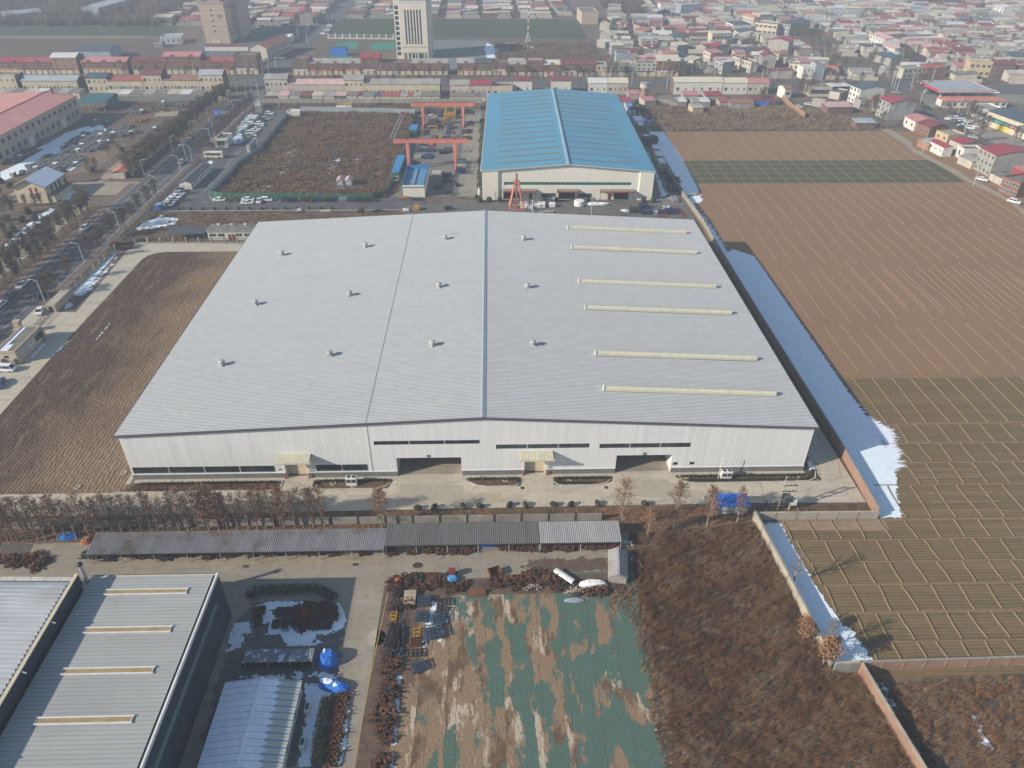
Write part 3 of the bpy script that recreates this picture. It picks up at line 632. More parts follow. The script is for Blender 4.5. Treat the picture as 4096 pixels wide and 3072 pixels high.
for y in(-12.0,-9.6,-7.3,-2.6,-.3):bund(b_,wob(158,y,172,y+rnd.uniform(-.2,.2),.12,12),.5,.16,.034)
for y in(179.,185.,191.,197.):bund(b_,wob(156,y,262,y,.2,20),.36,.1,.04)
x=158.
while x<262:bund(b_,wob(x,174,x,201.6,.2,6),.3,.1,.04);x+=5.6+rnd.uniform(-.4,.4)
o_=b_.build('field_bund',M['bund_grass']);o_['kind']='structure'
patch('snow',[(146.3,-14),(150.6,-14),(152.5,-8),(155,-2),(156.6,6),(157.2,12),(157.4,50),(157.6,104),(152,110),(150.6,108),(146.5,108)],M['snow_strip'],.09,.35)
patch('snow',[(154,14),(157,7),(157.4,2),(160,8),(162,12),(160,16),(158,19),(157,30),(155,30)],M['snow_drill'],.094,.35)
patch('snow',[(153,-1),(155.5,-1.5),(158.4,1.5),(160.5,7),(157,9),(154,6)],M['snow_drill'],.095,.35)
patch('snow',[(146.4,106),(150.2,106),(150.6,120),(150.2,150),(149.6,150),(147.5,135)],M['snow_patchy'],.092,.3)
patch('snow',W('F4 660,468 875,470 960,590 1050,720 1130,855 1240,1050 1300,1160 1330,1250 1160,1290 1000,1000 900,840 780,660'),M['snow_strip'],.09,.4)
patch('snow',W('F4 1170,1300 1350,1270 1400,1360 1290,1400 1350,1500 1470,1659 1380,1659 1250,1450'),M['snow_patchy'],.092,.4)
patch('snow',W('F4 600,235 650,240 760,300 820,390 660,395 610,320'),M['snow_patchy'],.09,.4)
patch('snow',W('F4 640,700 700,730 760,900 900,1200 940,1290 830,1310 780,1100'),M['snow_patchy'],.075,.4)
patch('snow',[(122.6,-14.8),(126.8,-14.6),(127.0,-18),(128,-30),(130.2,-42),(131,-46.2),(124.9,-46.2),(124.2,-30)],M['snow_strip'],.09,.25)
patch('snow',[(128.6,-36),(130.4,-38),(132.6,-46.3),(129,-46.3)],M['snow_patchy'],.092,.2)
sheet('dirt',[(124,-14.5),(147,-14.2),(146.5,-17.2),(135,-17.0),(126,-16.6)],mat('spoil',(.26,.18,.115),(.31,.22,.15),.8,c3=(.16,.105,.07),s3=.3),.05)
lane=W('E3 980,1400 1160,1410 1530,1659')+W('E4 130,800 420,990 700,1190 870,1270 1100,1420 1480,1659 1300,1659 1180,1530 980,1420 780,1280 560,1130 300,1000 100,880')+W('E3 1480,1659 1180,1500')
lane=W('E4 0,790 160,880 420,1010 640,1130 760,1210 900,1270 1150,1400 1480,1620')+[(300,100),(290,100)]+W('E4 1480,1700 1280,1520 1000,1390 800,1290 700,1240 560,1150 300,1010 0,860')+W('E3 1400,1659 1100,1480 980,1400 1160,1400 1530,1630')
sheet('lane',lane,M['lane_concrete'],.05)
sheet('dirt',rect(148,247,262,300),M['dry_grass_ground'],.035)
sheet('road',W('E4 60,250 250,380 480,540 640,650 830,760 1130,760 820,610 520,450 300,330 200,260'),M['street_asphalt'],.048)
sheet('road',W('E4 1130,760 1480,930 1480,1020 830,760'),M['street_asphalt'],.047)
sheet('yard',W('E4 450,400 760,330 950,430 1480,720 1480,900 1130,760 800,600 560,480'),mat('shop_apron',(.30,.265,.22),(.25,.22,.185),.4),.044)
sheet('yard',W('H4 280,130 560,150 1010,160 1270,190 1270,270 1000,240 520,290 400,310 330,250'),mat('forecourt',(.24,.22,.19),(.20,.185,.165),.4),.043)
sheet('field',rect(-700,395,-150,500),M['far_brown'],.03);sheet('field',rect(-700,500,-190,545),mat('dry_verge',(.22,.165,.12),(.18,.135,.10),.5),.034);sheet('field',rect(-700,512,-180,556),M['far_green'],.037)
sheet('field',[(-52,516),(-64,548),(-62,596),(148,596),(148,497),(-10,510)],M['far_green'],.03);sheet('dirt',[(-52,500),(148,488),(148,499),(-10,511),(-52,517)],mat('bare_headland',(.14,.10,.085),(.11,.08,.07),.4),.034)
sheet('yard',[(-140,396),(-76,396),(-76,560),(-140,555)],mat('grey_forecourt',(.11,.115,.12),(.13,.133,.135),.2),.03)
sheet('yard',[(-48,390),(30,386),(30,496),(-50,502)],M['dry_grass_ground'],.028)
sheet('yard',[(30,390),(72,390),(72,492),(30,492)],mat('hotel_yard',(.15,.155,.16),(.19,.19,.185),.15),.033)
sheet('dirt',rect(72,390,150,497),M['dry_grass_ground'],.031)
patch('snow',W('A2 1880,400 1900,340 2000,380 2060,480 1960,470 1900,470'),M['snow_patchy'],.07,1.);patch('snow',W('A3 0,380 60,340 290,360 280,400 60,440 0,480'),M['snow_patchy'],.07,1.)
for s_ in('A2 640,380 720,340 880,340 860,390 760,400','A2 950,380 1000,345 1180,345 1170,400 1010,400','A2 640,470 660,440 830,450 820,475'):
 patch('green_net',W(s_),ragged('net_'+s_[3:6],(.035,.25,.17),(.03,.19,.13),.5,1.2,-.2),.08,.8)
def holed_wall(b,x0,x1,top,holes,y,m=0,rev=.35,z0=0.):
 """upright wall facing -y with openings (hx0,hz0,hx1,hz1) and their reveals"""
 xs=sorted(set([x0,x1]+[h[0]for h in holes]+[h[2]for h in holes]+[t for t in top[1]if x0<t<x1]))
 f=top[0]
 for a,c in zip(xs,xs[1:]):
  hs=sorted([h for h in holes if h[0]<=a+1e-6 and h[2]>=c-1e-6],key=lambda h:h[1]);z=z0
  for h in hs:
   if h[1]>z+1e-6:b.poly([(a,y,z),(c,y,z),(c,y,h[1]),(a,y,h[1])],m)
   z=h[3]
  b.poly([(a,y,z),(c,y,z),(c,y,f(c)),(a,y,f(a))],m)
 for hx0,hz0,hx1,hz1 in holes:
  b.poly([(hx0,y,hz0),(hx0,y,hz1),(hx0,y+rev,hz1),(hx0,y+rev,hz0)],m);b.poly([(hx1,y,hz0),(hx1,y+rev,hz0),(hx1,y+rev,hz1),(hx1,y,hz1)],m)
  b.poly([(hx0,y,hz1),(hx1,y,hz1),(hx1,y+rev,hz1),(hx0,y+rev,hz1)],m)
  if hz0>z0+.01:b.poly([(hx0,y,hz0),(hx0,y+rev,hz0),(hx1,y+rev,hz0),(hx1,y,hz0)],m)
def strip_window(parent,x0,z0,x1,z1,y,pane=1.05,big=0.,fm=None,gm=None):
 b=MB();b.poly([(x0,y,z0),(x1,y,z0),(x1,y,z1),(x0,y,z1)],1)
 w=.05;b.box(x0,y-.04,z0,x1,y-.004,z0+w);b.box(x0,y-.04,z1-w,x1,y-.004,z1)
 n=max(1,round((x1-x0)/pane))
 for i in range(n+1):
  x=x0+(x1-x0)*i/n;b.box(x-.025,y-.035,z0+w,x+.025,y-.004,z1-w)
 if big:
  k=max(1,round((x1-x0)/big))
  for i in range(1,k):x=x0+(x1-x0)*i/k;b.box(x-.14,y-.05,z0+w,x+.14,y-.003,z1-w,2)
 return b.build('window',[fm or M['dark_metal'],gm or M['glass'],M['steel']],parent)
def text_part(name,s,parent,loc,size,m,rot=(pi/2,0,0),depth=.02,align='CENTER'):
 cu=bpy.data.curves.new(name,'FONT');cu.body=s;cu.size=size;cu.extrude=depth;cu.align_x=align;cu.align_y='CENTER'
 o=bpy.data.objects.new(name,cu);COL.objects.link(o);dg=bpy.context.evaluated_depsgraph_get();me=bpy.data.meshes.new_from_object(o.evaluated_get(dg));bpy.data.objects.remove(o)
 me.materials.clear();me.materials.append(m);o=link(bpy.data.objects.new(name,me),parent);o.location=loc;o.rotation_euler=rot;return o
HW,HL,HE,HR,HX=136.15,106.6,11.42,14.8,70.47
def hz(x):return HE+(HR-HE)*(x/HX)if x<HX else HR-(HR-HE)*(x-HX)/(HW-HX)
hall=thing('warehouse','huge pale grey metal warehouse with low gabled roof, roof ventilators and two open vehicle bays','warehouse')
holes=[(.35,1.45,28.6,3.2),(30.64,.05,34.95,3.9),(36.75,1.45,47.2,3.25),(49.,8.1,69.83,9.15),(53.06,.05,66.03,4.75),(73.04,6.72,91.68,7.9),(78.75,.05,83.05,4.),(93.68,6.55,112.05,7.76),(97.33,.05,108.65,4.7),(109.,1.88,110.1,2.72),(112.45,1.9,113.5,2.74),(29.3,1.9,29.95,2.35)]
b=MB();holed_wall(b,0,HW,(hz,[HX]),holes,0.)
side=1
b.poly([(HW,0,0),(HW,HL,0),(HW,HL,HE),(HW,0,HE)],1);b.poly([(0,HL,0),(0,0,0),(0,0,HE),(0,HL,HE)],1)
b.poly([(HW,HL,0),(0,HL,0),(0,HL,HE),(HX,HL,HR),(HW,HL,HE)],0)
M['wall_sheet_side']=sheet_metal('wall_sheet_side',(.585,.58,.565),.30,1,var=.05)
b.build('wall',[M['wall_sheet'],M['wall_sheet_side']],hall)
for a,c in((-.08,30.5),(35.1,53.0),(66.1,78.7),(83.1,97.27),(108.7,136.23)):pb=MB();pb.box(a,-.12,0,c,-.004,1.32,0);pb.build('plinth',M['plinth'],hall);pb=MB();pb.box(a-.02,-.17,1.323,c+.02,-.003,1.44,0);pb.build('sill',M['white'],hall)
pb=MB();pb.box(136.155,0,0,136.23,HL,1.3,0);pb.build('plinth',M['plinth'],hall);pb=MB();pb.box(-.08,0,0,-.005,HL,1.3,0);pb.build('plinth',M['plinth'],hall)
for i,h in enumerate(holes):
 if i in(1,4,6,8):continue
 strip_window(hall,h[0],h[1],h[2],h[3],.2,1.15 if h[2]-h[0]>2 else 2.,6.9 if h[2]-h[0]>8 else 0)
rb=MB()
e0,e1=-.35,HL+.35
def slope(x0,x1,z0,z1,m):rb.poly([(x0,e0,z0),(x1,e0,z1),(x1,e1,z1),(x0,e1,z0)],m)
k_=(HR-HE)/HX;xa,za=-.55,HE-.55*k_+.14;slope(xa,HX,za,HR+.14,0)
k2=(HR-HE)/(HW-HX);xb,zb=HW+.55,HE-.55*k2+.14;slope(HX,xb,HR+.14,zb,0)
y=e0+.2
while y<e1-.1:
 for x0,z0,x1,z1 in((xa,za,HX-.45,HR+.14-.45*k_),(HX+.45,HR+.14-.45*k2,xb,zb)):
  rb.poly([(x0,y-.085,z0+.001),(x1,y-.085,z1+.001),(x1,y-.05,z1+.075),(x0,y-.05,z0+.075)],1)
  rb.poly([(x0,y-.05,z0+.075),(x1,y-.05,z1+.075),(x1,y+.05,z1+.075),(x0,y+.05,z0+.075)],1)
  rb.poly([(x0,y+.05,z0+.075),(x1,y+.05,z1+.075),(x1,y+.085,z1+.001),(x0,y+.085,z0+.001)],1)
 y+=.48
rb.build('roof',[M['roof_metal'],M['seam']],hall)
b=MB();b.poly([(HX-.45,e0,HR+.2),(HX,e0,HR+.36),(HX,e1,HR+.36),(HX-.45,e1,HR+.2)]);b.poly([(HX,e0,HR+.36),(HX+.45,e0,HR+.2),(HX+.45,e1,HR+.2),(HX,e1,HR+.36)]);b.poly([(HX-.45,e0,HR+.1),(HX+.45,e0,HR+.1),(HX+.45,e0,HR+.2),(HX,e0,HR+.36),(HX-.45,e0,HR+.2)])
b.box(HX+.452,e0,HR+.10,HX+.55,e1,HR+.27)
b.build('ridge_cap',mat('ridge_metal',(.38,.42,.44),(.33,.37,.40),.5,rough=.4),hall)
b=MB();jx=47.9;b.box(jx-.09,e0+.01,hz(jx)+.15,jx+.09,e1,hz(jx)+.24);b.build('expansion_cap',mat('joint_cap',(.47,.45,.38),(.40,.385,.33),.6),hall)
b=MB();b.box(jx-.12,-.06,1.45,jx+.16,-.004,hz(jx)-.1);b.build('expansion_strip',M['white'],hall)
for y0,y1 in((e0-.12,e0-.003),(e1+.003,e1+.12)):
 b=MB()
 for(x0,z0),(x1,z1)in(((xa,za),(HX,HR+.14)),((HX,HR+.14),(xb,zb))):
  P=[(x0,y0,z0-.42),(x1,y0,z1-.42),(x1,y0,z1+.1),(x0,y0,z0+.1)];Q=[(x,y1,z)for x,_,z in P]
  b.poly(P);b.poly(Q[::-1]);b.poly([P[3],P[2],Q[2],Q[3]]);b.poly([P[0],Q[0],Q[1],P[1]])
 b.build('verge_trim',M['trim_grey'],hall)
for x0,x1 in((xa-.3,xa-.004),(xb+.004,xb+.3)):
 b=MB();b.box(x0,e0,HE-.42,x1,e1,HE-.02)
 y=e0+.6
 while y<e1:b.bar(((x0+x1)/2,y,HE-.02),((x0+x1)/2,y,HE+.09),.06,.34);y+=1.0
 b.build('gutter',M['trim_grey'],hall)
for i in range(-1,60):
 pass
dl=MB();n_=0
for s_,zc in(('O 1225,489 1486,497',13.4),('O 1233,531 1510,541',13.4),('O 1249,604 1552,614',13.4),('O 1262,660 1586,671',13.4),('O 1284,759 1641,769',13.4),('O 1301,833 1684,847',13.4)):
 (x0,y0),(x1,y1)=W(s_,13.6);y0=(y0+y1)/2
 b=MB();pr=[(-.55,.0),(-.5,.62),(-.28,.86),(0,.93),(.28,.86),(.5,.62),(.55,.0)]
 for(ya,z_a),(yb,z_b)in zip(pr,pr[1:]):b.poly([(x0,y0+ya,hz(x0)+.15+z_a),(x1,y0+ya,hz(x1)+.15+z_a),(x1,y0+yb,hz(x1)+.15+z_b),(x0,y0+yb,hz(x0)+.15+z_b)][::-1],0)
 b.poly([(x0,y0+a,hz(x0)+.15+c)for a,c in pr][::-1],1);b.poly([(x1,y0+a,hz(x1)+.15+c)for a,c in pr],0)
 b.box(x0-.04,y0-.6,hz(x0)+.15,x0+.10,y0+.6,hz(x0)+1.16,1)
 for y_ in(-.7,.7):b.poly([(x0,y0+y_-.15,hz(x0)+.232),(x1,y0+y_-.15,hz(x1)+.232),(x1,y0+y_+.15,hz(x1)+.232),(x0,y0+y_+.15,hz(x0)+.232)],2)
 b.build('roof_ventilator',[M['cap_cream'],M['white'],M['roof_metal']],hall)
tv=None
for i,s_ in enumerate('608,543 790,533 962,524 1131,525 551,649 756,638 949,628 1139,629 478,779 713,768 935,755 1151,754'.split()):
 (x,y),=W('O '+s_,13.4);z=hz(x)+.12
 if tv is None:
  b=MB();b.box(-.55,-.55,0,.55,.55,.35);b.tube((0,0,.35),(0,0,.62),.42,n=14);b.lathe((0,0,0),[(.42,.60),(.66,.78),(.74,.98),(.66,1.2),(.42,1.36),(.001,1.42)],18)
  for k in range(18):t=2*pi*k/18;b.bar((.66*cos(t),.66*sin(t),.74),(.62*cos(t+.35),.62*sin(t+.35),1.26),.03,.10)
  b.v=[(p[0],p[1],p[2])for p in b.v];tv=b.mesh('turbine_vent',M['galv'])
 o=link(bpy.data.objects.new('turbine_vent',tv),hall);o.location=(x,y,z);o.rotation_euler=(0,0,i*.7)
sk=None
R_=random.Random(3)
for i in range(64):
 x=R_.choice([8,16,24,32,40,52,60,76,84])+R_.uniform(-.6,.6);y=(int(R_.uniform(4,HL-4)/.48))*.48+e0+.2+.07
 if sk is None:b=MB();b.box(0,0,0,3.0,.30,.03);sk=b.mesh('skylight',mat('skylight_strip',(.48,.45,.36),(.40,.38,.31),.5))
 o=link(bpy.data.objects.new('skylight',sk),hall);kk=k_ if x<HX else-k2;o.location=(x,y,hz(x)+.146);o.rotation_euler=(0,-atan2(kk,1),0)
for x0,x1,zt,dp,num,nx,nz in((53.06,66.03,4.75,13.,'3',59.5,5.2),(97.33,108.65,4.7,9.,'5',102.95,5.1)):
 b=MB();b.poly([(x0-.01,.36,.07),(x1+.01,.36,.07),(x1+.01,dp,.07),(x0-.01,dp,.07)],0)
 b.poly([(x0,.36,.07),(x0,dp,.07),(x0,dp,zt+1),(x0,.36,zt+1)],1);b.poly([(x1,dp,.07),(x1,.36,.07),(x1,.36,zt+1),(x1,dp,zt+1)],1);b.poly([(x0,dp,.07),(x1,dp,.07),(x1,dp,zt+1),(x0,dp,zt+1)],1);b.poly([(x0,.36,zt+1),(x0,dp,zt+1),(x1,dp,zt+1),(x1,.36,zt+1)],1)
 b.build('bay_lining',[M['yard_concrete'],M['wall_sheet']],hall)
 b=MB();mx=(x0+x1)/2;b.box(mx-2.6,dp-.1,.08,mx+2.6,dp-.02,4.4)
 for z in np.arange(.4,4.4,.35):b.box(mx-2.6,dp-.13,z,mx+2.6,dp-.101,z+.04)
 b.build('shutter_door',M['white'],hall)
 for s in(-3.1,3.1):
  b=MB();
  for k in range(4):b.tube((mx+s,dp-.6,.08+k*.25),(mx+s,dp-.6,.33+k*.25),.12,n=8,m=k%2)
  b.build('bollard',[M['orange'],M['dark_metal']],hall)
 b=MB();b.tube((nx,-.03,nz),(nx,-.09,nz),.34,n=20);b.build('number_disc',M['navy'],hall);text_part('number',num,hall,(nx,-.095,nz-.01),.52,M['text_white'])
for x0,x1 in((30.64,34.95),(78.75,83.05)):
 b=MB();b.box(x0+.25,.9,.06,x1-.25,1.0,3.9)
 for z in np.arange(.3,3.9,.3):b.box(x0+.25,.87,z,x1-.25,.899,z+.03)
 b.box(x0+.003,.36,.06,x0+.25,1.0,3.9);b.box(x1-.25,.36,.06,x1-.003,1.0,3.9);b.box(x0+.003,.36,3.901,x1-.003,1.0,4.1)
 b.build('shutter_door',M['cream'],hall)
 b=MB();cx0,cx1=x0-.95,x1+1.55;n=int((cx1-cx0)/.35)
 for i in range(n):
  xx=cx0+i*.35;b.poly([(xx,-.004,6.15),(xx,-2.3,5.72),(xx+.12,-2.3,5.80),(xx+.12,-.004,6.23)]);b.poly([(xx+.12,-.004,6.23),(xx+.12,-2.3,5.80),(xx+.35,-2.3,5.72),(xx+.35,-.004,6.15)])
 b.box(cx0-.05,-2.42,5.42,cx1+.05,-2.31,5.84);b.box(cx0-.05,-2.3,5.42,cx0+.03,-.005,5.72);b.box(cx1-.03,-2.3,5.42,cx1+.05,-.005,5.72);b.box(cx0+.04,-2.3,5.5,cx1-.04,-.005,5.56)
 b.build('canopy',M['cap_cream'],hall)
 b=MB()
 for x in(x0-.25,x1+.25):
  for k in range(5):b.tube((x,-.45,.06+k*.25),(x,-.45,.31+k*.25),.13,n=10,m=k%2)
 b.build('bollard',[M['orange'],M['dark_metal']],hall)
 b=MB();b.box(x1+.45,-.05,.06,x1+1.4,-.003,2.1);b.box(x1+.42,-.52,.06,x1+1.42,-.5,.5)if False else None;b.build('side_door',M['steel'],hall)
b=MB();b.poly([(HW+.24,6,6.0),(HW+3.0,6,5.6),(HW+3.0,16,5.6),(HW+.24,16,6.0)]);b.poly([(HW+.24,16,5.9),(HW+3.0,16,5.5),(HW+3.0,6,5.5),(HW+.24,6,5.9)]);b.box(HW+2.9,6,5.45,HW+3.0,16,5.62);b.build('canopy',M['roof_metal'],hall)
b=MB();b.box(HW+.24,7,.1,HW+.3,15,5.0);b.build('side_door',M['dark_metal'],hall)
BL=thing('warehouse','cream metal warehouse with bright blue gabled roof striped by thin brown rooflights','warehouse',(69.0,156.2,0),radians(-1.25))
w_,l_,he,hr_=64.3,119.5,11.1,13.7;rx_=32.0
def bz(x):return he+(hr_-he)*(x/rx_)if x<rx_ else hr_-(hr_-he)*(x-rx_)/(w_-rx_)
hl2=[(8.2,5.5,56.2,6.75),(8.0,.05,13.9,3.8),(28.9,.05,35.2,3.8),(50.0,.05,55.5,3.75),(22.4,.75,27.9,2.45),(36.4,.75,41.6,2.4)]
b=MB();holed_wall(b,7.2,58.8,(bz,[rx_]),hl2,.6,0,.4)
b.poly([(0,0,0),(6.0,0,0),(6.0,0,bz(6)),(0,0,he)]);b.poly([(6,0,0),(7.2,.6,0),(7.2,.6,bz(7.2)),(6,0,bz(6))]);b.poly([(58.8,.6,0),(59.2,0,0),(59.2,0,bz(59.2)),(58.8,.6,bz(58.8))]);b.poly([(59.2,0,0),(w_,0,0),(w_,0,he),(59.2,0,bz(59.2))])
b.poly([(w_,0,0),(w_,l_,0),(w_,l_,he),(w_,0,he)]);b.poly([(0,l_,0),(0,0,0),(0,0,he),(0,l_,he)]);b.poly([(w_,l_,0),(0,l_,0),(0,l_,he),(rx_,l_,hr_),(w_,l_,he)])
b.build('wall',M['wall_sheet_cream'],BL)
for i,h in enumerate(hl2):
 if i in(1,2,3):continue
 strip_window(BL,h[0],h[1],h[2],h[3],.9,1.9 if i==0 else 1.1,0,M['frame_white'],M['glass_teal']if i==0 else M['glass'])
b=MB()
for a,c in((8.0,13.9),(28.9,35.2),(50.0,55.5)):
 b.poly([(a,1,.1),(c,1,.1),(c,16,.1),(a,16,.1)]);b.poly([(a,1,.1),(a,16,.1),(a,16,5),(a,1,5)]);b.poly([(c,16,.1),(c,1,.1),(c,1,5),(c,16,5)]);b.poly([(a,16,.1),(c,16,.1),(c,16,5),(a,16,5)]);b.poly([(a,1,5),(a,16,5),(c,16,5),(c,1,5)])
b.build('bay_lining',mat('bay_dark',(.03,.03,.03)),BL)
rb=MB();rb.poly([(-.4,-.3,he+.08),(rx_,-.3,hr_+.1),(rx_,l_+.3,hr_+.1),(-.4,l_+.3,he+.08)]);rb.poly([(rx_,-.3,hr_+.1),(w_+.4,-.3,he+.08),(w_+.4,l_+.3,he+.08),(rx_,l_+.3,hr_+.1)])
y=0.
while y<l_:
 for x0,x1 in((-.4,rx_-.6),(rx_+.6,w_+.4)):
  z0,z1=(he+.08,bz(x1)+.1)if x0<0 else(bz(x0)+.1,he+.08)
  rb.poly([(x0,y-.06,z0+.002),(x1,y-.06,z1+.002),(x1,y,z1+.05),(x0,y,z0+.05)]);rb.poly([(x0,y,z0+.05),(x1,y,z1+.05),(x1,y+.06,z1+.002),(x0,y+.06,z0+.002)])
 y+=.8
rb.build('roof',M['roof_blue_big'],BL)
b=MB();b.box(rx_-.55,-.4,hr_+.05,rx_+.55,l_+.35,hr_+.42);b.box(rx_-.35,-.2,hr_+.421,rx_+.35,l_+.2,hr_+.6);b.build('ridge_ventilator',mat('ridge_steel',(.36,.46,.52),(.30,.40,.46),.3,rough=.4),BL)
M['rooflight_brown']=mat('rooflight_brown',(.26,.19,.13),(.20,.15,.11),.5)
for i in range(15):
 yy=6.5+i*(l_-13.)/14.
 for a,c in((6.0,29.6),(33.6,57.5)):
  b=MB();z0,z1=bz(a)+.15,bz(c)+.15;b.poly([(a,yy-.22,z0),(c,yy-.22,z1),(c,yy-.22,z1+.12),(a,yy-.22,z0+.12)]);b.poly([(a,yy-.22,z0+.12),(c,yy-.22,z1+.12),(c,yy+.22,z1+.12),(a,yy+.22,z0+.12)]);b.poly([(a,yy+.22,z0+.12),(c,yy+.22,z1+.12),(c,yy+.22,z1),(a,yy+.22,z0)]);b.poly([(a,yy+.22,z0),(a,yy+.22,z0+.12),(a,yy-.22,z0+.12),(a,yy-.22,z0)]);b.poly([(c,yy-.22,z1),(c,yy-.22,z1+.12),(c,yy+.22,z1+.12),(c,yy+.22,z1)])
  b.build('rooflight',M['rooflight_brown'],BL)
b=MB();a,c,yy=51.5,60.0,9.0;b.poly([(a,yy-.2,bz(a)+.22),(c,yy-.2,bz(c)+.22),(c,yy+.2,bz(c)+.22),(a,yy+.2,bz(a)+.22)]);b.build('rooflight',M['rooflight_brown'],BL)
for x0,x1 in((-.62,-.41),(w_+.41,w_+.62)):b=MB();b.box(x0,-.3,he-.3,x1,l_+.3,he+.12);b.build('gutter',M['dark_metal']if x0>0 else M['white'],BL)
b=MB();b.poly([(-.4,-.36,he-.15),(rx_,-.36,hr_-.15),(w_+.4,-.36,he-.15),(w_+.4,-.36,he+.14),(rx_,-.36,hr_+.16),(-.4,-.36,he+.14)]);b.build('verge_trim',M['off_white'],BL)
for a,c in((8.0,20.0),(28.2,36.0),(44.4,57.0)):
 b=MB();b.box(a-.15,-2.2,4.05,c+.15,.59,4.2,0);b.box(a-.15,-2.3,3.75,c+.15,-2.201,4.2,1)
 for x in(a,c):b.bar((x,-2.1,0),(x,-2.1,3.75),.14,m=1);b.bar((x,.4,3.6),(x,-2.1,3.75),.1,m=1)
 b.build('porch_canopy',[mat('canopy_sheet_%d'%int(a),(.27,.24,.2),(.22,.2,.17),.5),M['red_paint']],BL)
for a in(18.3,48.2):
 b=MB();b.box(a-.6,.5,.1,a+.6,.595,2.3);b.build('side_door',M['door_red'],BL)
b=MB();b.box(7.3,.45,.0,58.6,.597,.8,0)
b.f=b.f;b.build('plinth',mat('dark_plinth',(.08,.075,.075),(.11,.10,.10),.5),BL)if False else None
def barrier(name,label,cat,pts,h,th,m,post=0.,pw=.3,ph=.2,pm=None,cap=None,group=None,proud=.06,panel='panel'):
 r=thing(name,label,cat,(pts[0][0],pts[0][1],0),0,group);ox,oy=pts[0];pm=pm or m;post_me=None
 cb=MB();first=True
 for(x0,y0),(x1,y1)in zip(pts,pts[1:]):
  L=hypot(x1-x0,y1-y0);ux,uy=(x1-x0)/L,(y1-y0)/L;nx,ny=-uy*th/2,ux*th/2
  P=[(x0-ox+nx,y0-oy+ny),(x0-ox-nx,y0-oy-ny),(x1-ox-nx,y1-oy-ny),(x1-ox+nx,y1-oy+ny)];b=MB();b.prism(P,0,h);b.build(panel,m,r)
  if cap:
   nx*=1.35;ny*=1.35;P=[(x0-ox+nx,y0-oy+ny),(x0-ox-nx,y0-oy-ny),(x1-ox-nx,y1-oy-ny),(x1-ox+nx,y1-oy+ny)];b=MB();b.prism(P,h+.002,h+.09,bottom=True);b.build('coping',cap,r)
  if post:
   n=max(1,round(L/post))
   for i in range(n+1):
    if post_me is None:b=MB();b.box(-pw/2,-th/2-proud,0,pw/2,th/2+proud,h+ph);post_me=b.mesh('post',pm)
    o=link(bpy.data.objects.new('post',post_me),r);o.location=(x0-ox+ux*L*i/n,y0-oy+uy*L*i/n,0);o.rotation_euler=(0,0,atan2(uy,ux))
 return r
barrier('boundary_wall','low grey concrete wall with dark posts running behind the long grey shelters','wall',[(-40,-13.3),(93,-13.3)],1.75,.2,M['concrete_grey'],5.1,.28,.22,M['dark_metal'],None)
barrier('boundary_wall','pale concrete wall with six posts below the transformer at the yard corner','wall',[(121.9,-13.9),(145.3,-14.1)],1.95,.24,M['block_wall'],3.9,.4,.05,M['concrete_grey'],M['concrete_pale'])
barrier('boundary_wall','sunlit concrete wall between the brown scrub and the snow strip','wall',[(121.8,-13.8),(122.4,-21.5),(123.3,-33),(124.2,-45.6)],2.3,.26,M['concrete_pale'],4.,.36,.04,M['concrete_grey'],M['concrete_grey'])
barrier('boundary_wall','short grey concrete wall step at the corner of the snow strip','wall',[(124.3,-46.4),(128.1,-46.3)],2.3,.26,M['concrete_grey'],0,cap=M['concrete_pale'])
barrier('boundary_wall','orange-lit brick wall running to the bottom edge beside the snowy scrub','wall',[(128.3,-46.5),(129.2,-55),(130.3,-64),(131.2,-75)],2.3,.3,M['brick_wall'],0,cap=M['concrete_pale'])
barrier('boundary_wall','long brick wall with posts along the bottom of the wheat field','wall',[(128.5,-46.2),(175,-45.6)],2.2,.26,M['brick_wall'],3.4,.3,.05,M['brick_wall'],M['concrete_grey'])
barrier('boundary_wall','brick wall dividing the yard of the big warehouse from the snow-edged fields','wall',[(145.55,-13.7),(146.2,6),(146.1,60),(146.3,107)],2.3,.26,M['brick_wall'],0,cap=M['concrete_grey'])
barrier('boundary_wall','grey concrete panel wall with posts between the blue-roofed warehouse and the fields','wall',[(146.6,107.5),(147.2,131),(146.4,150),(145.8,163),(146,196),(147,230),(149.4,287)],2.,.16,M['concrete_grey'],4.,.3,.3,M['concrete_pale'])
barrier('perimeter_wall','grey concrete panel wall behind the stone yard on the left','wall',[(-134,306.5),(-77,311.5)],3.,.2,M['concrete_grey'],4.,.3,.15,M['grey_wall'])
barrier('perimeter_wall','white-flecked concrete panel wall behind the crane yard','wall',[(-54,303.6),(68,303.2)],2.2,.2,M['concrete_grey'],3.4,.26,.1,M['off_white'])
barrier('perimeter_wall','low brown wall behind the dry plot north of the fields','wall',[(151,301.8),(200,300.5)],2.2,.22,M['brick_brown'],0,cap=M['concrete_grey'])
barrier('perimeter_wall','tumbledown tan wall beside the dry plot near the lane','wall',W('E6 1790,240 1880,330 2010,420'),2.4,.3,M['brick_orange'],0,cap=M['concrete_pale'])
barrier('hoarding','green corrugated hoarding curving round the front of the weedy plot','fence',W('B2 85,876 180,893 420,897 800,900 1200,905 1380,900 1460,882 1505,845'),2.3,.08,M['green_sheet'],3.2,.12,.05,M['galv'])
barrier('hoarding','grey-blue sheet hoarding down the car park side of the weedy plot','fence',W('B2 85,874 330,615 410,562 495,497 735,200'),2.3,.08,M['bluegrey_wall'],3.2,.12,.05,M['galv'])
barrier('hoarding','green sheet hoarding between the weedy plot and the crane yard','fence',W('B2 1505,845 1600,700 1650,520 1690,400 1735,215'),2.3,.08,M['green_sheet'],3.2,.12,.05,M['galv'])
